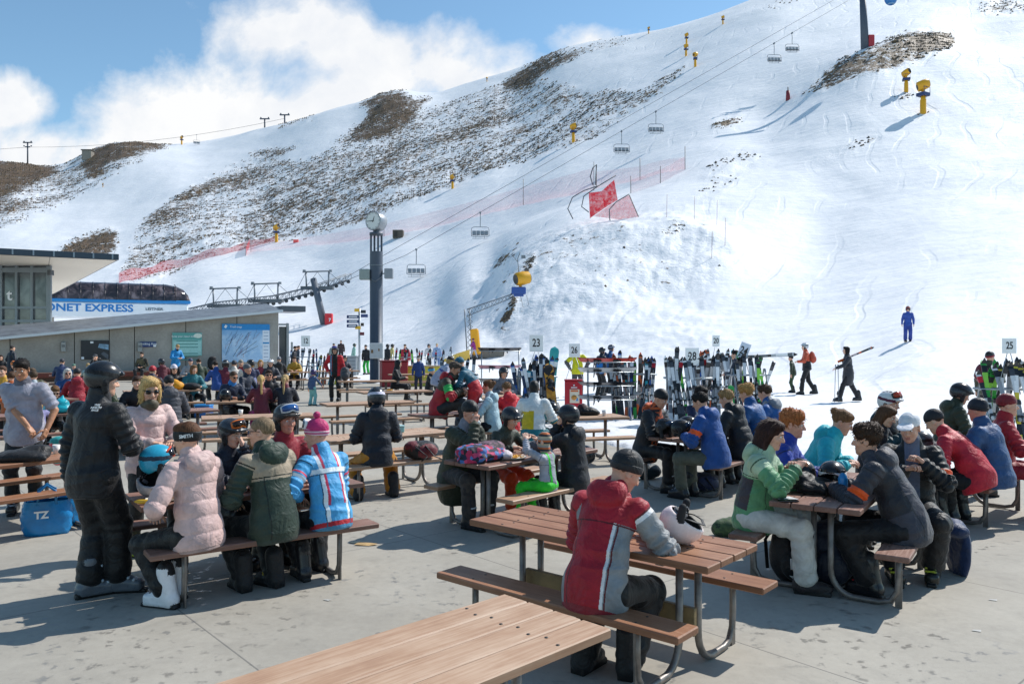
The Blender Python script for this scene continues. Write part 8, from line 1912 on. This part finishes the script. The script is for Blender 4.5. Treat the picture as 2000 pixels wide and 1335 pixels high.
# T10 and below it
b_ = at(40, 905, .753); lump('ski_gear_pile', 'dark pile of ski clothes on the table at the left edge', 'clothes', (b_.x-.1, b_.y+.2, .753), [ell((0, 0, .05), (.26, .16, .07)), ell((.12, .05, .10), (.14, .10, .06)), cap((-.2, -.1, .03), (.22, -.12, .03), .03)], [BLACK], .3)
def shopping_bag(label, loc, rz, s=1.0, txt=None):
    t = thing('shopping_bag', label, 'bag', loc, rz); m = plain(lin('1478b4'), .35, 0, .25, 4, .8, 12, name='woven_plastic')
    c = MB(); w, d_, h = .24*s, .12*s, .42*s; n = 10; vs = []
    for k in range(n+1):
        z = h*k/n; bul = 1+.16*math.sin(math.pi*k/n)
        for j in range(24):
            a = 2*math.pi*j/24; ca, sa = math.cos(a), math.sin(a); e = (abs(ca)**4+abs(sa)**4)**(-.25)
            vs.append((ca*e*w*bul+.012*math.sin(k*2+j), sa*e*d_*bul+.010*math.sin(j*1.7+k*1.3), z))
    c.add(vs, [(k*24+j, k*24+(j+1) % 24, (k+1)*24+(j+1) % 24, (k+1)*24+j) for k in range(n) for j in range(24)], 0, True); c.f.append(tuple(reversed(range(24)))); c.m.append(0); c.s.append(False)
    c.build('bag', [m], t)
    for y in (-1, 1): MB().tube([(-.10*s, y*d_, h*.9), (-.09*s, y*d_*.8, h+.12*s), (0, y*d_*.5, h+.19*s), (.09*s, y*d_*.8, h+.12*s), (.10*s, y*d_, h*.9)], [.014]*5, 0, 6, flat=.4).build('handle', [plain(lin('12689c'), .5, name='webbing')], t)
    if txt: text(txt, .12*s, WHT, t, (-.06*s, -d_*1.20, h*.62), ext=.004, bold=.004)
    return t
q = at(92, 1042); shopping_bag('big bright blue shopping bag under the bench at the left', q, R(30), .84, 'TZ')
q = at(120, 1028); shopping_bag('second blue bag standing behind the big one', (q.x+.08, q.y+.18, 0), R(60), .8)
q = pt('T19', 112, -.1); lump('carrier_bag', 'shiny turquoise carrier bag slumped on a table at the left', 'bag', q, [ell((0, 0, .08), (.26, .15, .09)), ell((.08, 0, .16), (.12, .10, .10)), cap((.06, 0, .2), (.10, 0, .30), .04, .015)], [fabric('18a4b4', .3)], 0, .014, 24)
q = gp(116, 9.9); backpack('coral red and teal child backpack behind the grey t-shirt', (q[0], q[1], .46), R(10), 'd84858', '2a9a98', .72)
# T3
q = pt('T3', 942, .02); lump('quilted_jacket', 'heap of pink, blue and black quilted jacket on the middle table', 'jacket', q, [ell((0, 0, .06), (.30, .20, .07), id=0), ell((-.14, -.05, .11), (.18, .14, .07), id=0), ell((.12, .06, .12), (.17, .14, .07), id=1), cap((-.3, -.1, .03), (-.1, -.2, .04), .04, id=0), ell((.22, -.08, .05), (.08, .12, .05), id=2)], [pattern(['1a2040', 'c8285a', '3a6ab0', '14141c', 'e04878', '2a1a30', '5a88c8'], 24, 'vor', 'quilt_print'), pattern(['3a2c36', '6a4a58', '2a2028', '8a6474'], 34, 'vor', 'lining_print'), fabric('cfc4c8')], R(30), .010, 30)
food_tray('food tray with chips and wrappers beside the quilted jacket', pt('T3', 1005, -.16), .4)
q = pt('T3', 1058, -.05); lump('folded_hoodie', 'crumpled grey hoodie next to the striped hat toddler', 'clothes', q, [ell((0, 0, .07), (.16, .13, .08)), ell((.05, .03, .13), (.12, .10, .07))], [fabric('5c5c62')], 0, .012, 26)
loose_helmet('black helmet on the bench by the black and blue jacket', (.90, 9.9, .455), '1c1d22', None, 1.0)
t = bottle('bright blue drinking bottle held by the boy in the black helmet', (0, 0, 0), '1c4ab0', .036, .2); o_b = [o for o in COL.objects if o.get('label', '').startswith('boy in black jacket with blue piping')][0]
Hc, HF, _, _ = HEADS[o_b.name]; mw = Matrix.Translation(o_b.location)@Matrix.Rotation(o_b.rotation_euler.z, 4, 'Z'); t.location = mw@Vector(HF@npv((0, .13, -.07))+Hc); t.rotation_euler = (R(-70), 0, o_b.rotation_euler.z+R(180)); t.rotation_euler = Euler((R(75), 0, o_b.rotation_euler.z)); 
o_m = [o for o in COL.objects if o.get('label', '').startswith('man in olive coat')][0]; Hc, HF, _, _ = HEADS[o_m.name]; mw = Matrix.Translation(o_m.location)@Matrix.Rotation(o_m.rotation_euler.z, 4, 'Z')
t = thing('drinking_cup', 'white paper cup raised to the mouth of the man in the olive coat', 'cup', mw@Vector(HF@npv((.0, .125, -.075))+Hc)); t.rotation_euler = Euler((R(60), 0, o_m.rotation_euler.z)); MB().lathe([(0, -.03), (.028, -.03), (.036, .06), (.033, .06), (.026, -.025), (0, -.025)], n=16).build('cup', [plain(lin('e8e4de'), .5, name='paper')], t)
# T4
q = pt('T4', 1600, .10); loose_helmet('black helmet with a white strap in the pile beside the white-trousered girl', (q[0]+.10, q[1]-.02, .753), '1a1b1e', 'd8d8dc', R(150), False, .1)
loose_helmet('plain black helmet behind the lettered one', (q[0]-.12, q[1]+.12, .753), '121316', None, R(20), False)
lump('ski_gear_pile', 'black jackets and gloves heaped round the helmets on the right table', 'clothes', (q[0]-.03, q[1]-.03, .753), [ell((0, 0, .05), (.20, .14, .06)), ell((-.08, .1, .09), (.11, .11, .08)), cap((.14, -.08, .03), (-.08, -.12, .03), .03)], [fabric('131316')], .6, .014, 30)
bottle('bright blue bottle on the right table in front of the charcoal jacket', (*pt('T4', 1646, -.12)[:2], .753), '1f7ab8', .036, .22); bottle('black bottle beside the bright blue bottle', (*pt('T4', 1632, -.02)[:2], .753), '17181c', .038, .20)
q = at(1572, 960, .76); t = thing('phone', 'phone and napkin lying in front of the green jacket', 'phone', (*pt('T4', 1520, .2)[:2], .756)); MB().box((0, 0, .004), (.15, .075, .008), 0, None, .003).build('case', [gloss('1a1c20', .2)], t); MB().box((.02, .1, .001), (.14, .12, .003), 0, Euler((0, 0, .3))).build('napkin', [plain(lin('cfd0d2'), .7, name='paper')], t)
q = at(1548, 1140); t = backpack('black backpack with big white lettering on the ground by the white trousers', (q.x, q.y+.05, 0), R(12), '16161a', '121215', 1.05)
text('NIKE', .115, WHT, t, (.0, -.192, .21), (0, R(-3), 0), .004, .004, .95); c = MB(); pts = [(-.13, .10), (-.08, .055), (.0, .06), (.15, .125), (.0, .083), (-.07, .085)]; c.add([(x, -.194, z+.02) for x, z in pts], [tuple(range(6))], 0).build('emblem', [WHT], t)
q = at(1628, 1150); backpack('dark navy backpack slumped under the right table', (q.x, q.y+.05, 0), R(-20), '161d30', '121828', 1.12)
q = at(1440, 1052); lump('duffel_bag', 'olive green bag under the left bench of the right table', 'bag', (q.x+.05, q.y+.15, 0), [ell((0, 0, .09), (.24, .13, .10)), cap((-.2, 0, .08), (.2, 0, .08), .08)], [pattern(['3f5a34', '4f6a3c', '2f4428'], 18, 'noise', 'olive_cloth')], .2, .012, 26)
t = thing('hanging_jacket', 'navy jacket draped over the bench behind the white cap', 'jacket', (3.78, 6.85, .45)); V, Q, vi = snet([ell((0, 0, -.05), (.12, .22, .07)), ell((.08, 0, -.25), (.05, .18, .24))], .012, .04, 2); MB().arr(V+vnormals(V, Q)*(.012*(1-2*np.abs(sines(V, 24, 5, 1.6))))[:, None], Q, 0).build('cloth', [fabric('1a2f56')], t)
# T5
for px, w, c1, st, lab in ((1300, .12, '16181d', '38404c', 'black helmet in front of the plaid-shirted man'), (1345, .02, '20222a', 'd8d4e8', 'dark helmet with lilac and white stripe in front of the red-collared boy'), (1325, -.12, '131419', None, 'smaller black helmet at the near end of the blue jackets table')):
    q = pt('T5', px, w); loose_helmet(lab, q, c1, st, R(px), False, .1, ('16171a', '2a3a50'))
q = at(1372, 958); backpack('purple-grey backpack lying under the blue jackets table', (q.x, q.y, 0), R(10), pattern(['1c1c2c', '2c2c44', '22222e'], 24, 'vor', 'mesh_print'), '2a3454', 1.0, True)
q = at(1258, 935); lump('duffel_bag', 'dark teal bag under the bench of the plaid-shirted man', 'bag', (q.x, q.y, 0), [ell((0, 0, .10), (.26, .14, .11)), ell((.1, .05, .15), (.12, .1, .07))], [fabric('17272c')], 0, .010, 24)
# T6, T7, T8
q = pt('T6', 1775, .05); loose_helmet('grey and black helmet on the far right table', q, '4a4e54', '111', 1.2); bottle('light blue bottle on the far right table', (*pt('T6', 1762, .18)[:2], .753), '3a8ac8', .036, .2); lump('ski_gear_pile', 'dark gloves and clothes on the far right table', 'clothes', pt('T6', 1800, .1), [ell((0, 0, .06), (.2, .14, .08)), ell((.1, .05, .12), (.1, .1, .07))], [BLACK], .4, .012)
loose_helmet('plain black helmet on the table in front of the red bin', pt('T7', 1076, 0), '1a1b1f', None, .4)
bottle('clear water bottle next to the plain black helmet', (*pt('T7', 1090, .1)[:2], .753), 'fff', .035, .23, True)
lump('ski_gear_pile', 'black and dark red gloves heaped on the table by the red bin', 'clothes', pt('T7', 1148, .12), [ell((0, 0, .06), (.18, .12, .07), id=0), ell((-.08, .03, .12), (.09, .09, .07), id=1), ell((.12, 0, .04), (.1, .1, .05), id=0)], [BLACK, fabric('3a1218')], .2, .014)
q = pt('T8', 771, .05); t = thing('lunch_box', 'turquoise lunch box beside the navy jacket', 'box', q, R(35)); MB().box((0, 0, .04), (.22, .17, .08), 0, None, .01).build('body', [plain(lin('7fb4b4'), .5, name='box_plastic')], t); MB().box((0, 0, .088), (.23, .18, .02), 0, None, .006).build('lid', [plain(lin('a8cccc'), .4, name='lid_plastic')], t)
c_, u_, n_ = T['T8']; q = c_+n_*-.545+u_*.28; backpack('black and dull red backpack lying on the bench beside the navy jacket', (float(q[0]), float(q[1]), .453), R(35), '17171b', '6a2028', .95, True)
# others
loose_helmet('white helmet on the table beside the red salopettes', pt('T12', 905, .02), 'd4d6da', None, .5); loose_helmet('white and black helmet right of the plain white one', pt('T12', 928, .08), 'c9ccd2', '1c1c20', 1.4)
loose_helmet('black helmet on the table in front of the man in navy and bright blue', pt('T11', 440, -.1), '17181c', None, .2); t = thing('ski_goggles', 'black goggles lying by the black helmet in front of the two girls', 'goggles', (*pt('T11', 468, -.1)[:2], .79)); gb = MB(); wrap_patch(gb, (0, 0, 0), .09, .11, .95, .043, 0, .02); wrap_patch(gb, (0, 0, 0), .094, .115, .82, .032, 1, .02); gb.build('frame', [gloss('141417', .4), gloss('9aa0a6', .1)], t)
q = seatpx('T9', 1, 597, .545)[0]; loose_helmet('black helmet left alone on a bench beyond the empty long table', (q[0], q[1], .453), '1a1a1e', None, 2.0)
lump('carrier_bag', 'orange-yellow bag on the table beside the grey puffer back', 'bag', pt('T16', 345, -.1), [ell((0, 0, .1), (.2, .15, .12)), ell((-.05, 0, .18), (.1, .1, .1))], [fabric('e09a1c')], 0, .014, 20)
lump('ski_gear_pile', 'dark clothes on the table beside the orange-yellow bag', 'clothes', pt('T16', 372, -.15), [ell((0, 0, .08), (.28, .15, .09))], [BLACK], 0, .014, 20)
q = pt('T15', 674, 0); backpack('dark grey bag standing on the table next to the open red jacket', q, .2, '4a4d52', '3a3d42', .9)
for s_, lab in ((-14.8, 'black backpack leaning on the wall right of the green-hatted child'), (-9.4, 'black backpack beside the camouflage jacket'), (-3.8, 'dark backpack on the wall bench between notice board and trail map')):
    p = wR+wu*s_+wn*.72; backpack(lab, (float(p[0]), float(p[1]), .48), wang, '141416', '1c1c20', 1.5)
q = at(398, 815); t = thing('cool_box', 'bright blue cool box on the ground between the tables at the left', 'box', (q.x, q.y, 0)); MB().box((0, 0, .15), (.42, .3, .3), 0, None, .03).build('body', [plain(lin('1a6ab4'), .4, name='box_blue')], t); MB().box((0, 0, .32), (.43, .31, .05), 0, None, .015).build('lid', [plain(lin('2a8ad0'), .4, name='box_blue')], t)
q = at(716, 1064); t = thing('cardboard_piece', 'flat torn piece of cardboard lying on the concrete', 'cardboard', (q.x, q.y, .0)); MB().add([(-.12, -.03, .012), (.03, -.05, .006), (.12, -.01, .014), (.05, .05, .008), (-.08, .04, .02)], [(0, 1, 2, 3, 4)], 0).build('sheet', [plain(lin('b89868'), .8, 0, .2, name='cardboard')], t)
q = at(692, 1060); o_ = MB().add([(-.05, -.02, .006), (.04, -.03, .004), (.06, .02, .014), (-.03, .03, .008)], [(0, 1, 2, 3)], 0).build('paper_scrap', [plain(lin('d0c0a0'), .8, name='paper')], None, (q.x, q.y, .0)); tag(o_, 'small pale paper scrap beside the torn cardboard', 'paper')
for px, py, lab in ((1940, 1172, 'thin pale plastic strip lying on the concrete in front of the right table'), (640, 1172, 'flattened white wrapper on the concrete below the pink hat bench'), (1908, 1232, 'tiny white scrap on the concrete at the lower right')):
    q = at(px, py); o_ = MB().add([(-.035, -.012, .005), (.02, -.018, .004), (.03, .01, .009), (-.02, .012, .006)], [(0, 1, 2, 3)], 0).build('paper_scrap', [plain(lin('b8b6b0'), .6, name='paper')], None, (q.x, q.y, 0), (0, 0, R(-20))); tag(o_, lab, 'paper')

# cups, trays and gear on the farther tables
for key, px, w, kind, lab in (('T9', 470, .1, 'cup', 'white paper cup alone on the empty long table'), ('T9', 575, -.12, 'tray', 'paper plate left near the far end of the empty long table'), ('T13', 735, .05, 'cup', 'white cup on the table left of the ski suit father'), ('T14', 760, 0, 'tray', 'food plate on the second empty table before the clock column'),
        ('T11', 498, .12, 'cup', 'white cup in front of the maroon jacket girl'), ('T11', 540, .08, 'tray', 'plate of chips in front of the two girls'), ('T12', 962, 0, 'cup', 'white cup on the ski suit table by the pale blue hoodie'), ('T7', 1180, -.1, 'cup', 'white cup at the far end of the red bin table'),
        ('T5', 1372, .1, 'tray', 'plate of chips between the blue jacket and the red-collared boy'), ('T10', 110, .1, 'cup', 'white cup on the table above the blue shopping bags'), ('T6', 1830, -.05, 'cup', 'white cup on the far table by the dark green helmet boy'), ('T2', 560, .1, 'cup', 'white cup between the green jacket and the crimson one'),
        ('T3', 1040, .12, 'cup', 'white cup by the grey hoodie on the middle table'), ('T17', 300, .05, 'tray', 'plate of food beside the grey puffer jacket'), ('T16', 325, 0, 'cup', 'white cup in front of the white hat woman'), ('T20', 466, .05, 'cup', 'white cup on the crowded table below the map')):
    q = pt(key, px, w)
    if kind == 'tray': food_tray(lab, q, rs.uniform(0, 3))
    else:
        t = thing('paper_cup', lab, 'cup', q); MB().lathe([(0, 0), (.028, 0), (.04, .10), (.037, .10), (.026, .006), (0, .006)], n=14).build('cup', [plain(lin('e6e2dc'), .5, name='paper')], t); MB().lathe([(.0275, .035), (.0315, .036), (.035, .07), (.034, .071)], n=14).build('sleeve', [plain(lin('9a6a3c'), .7, name='card')], t)
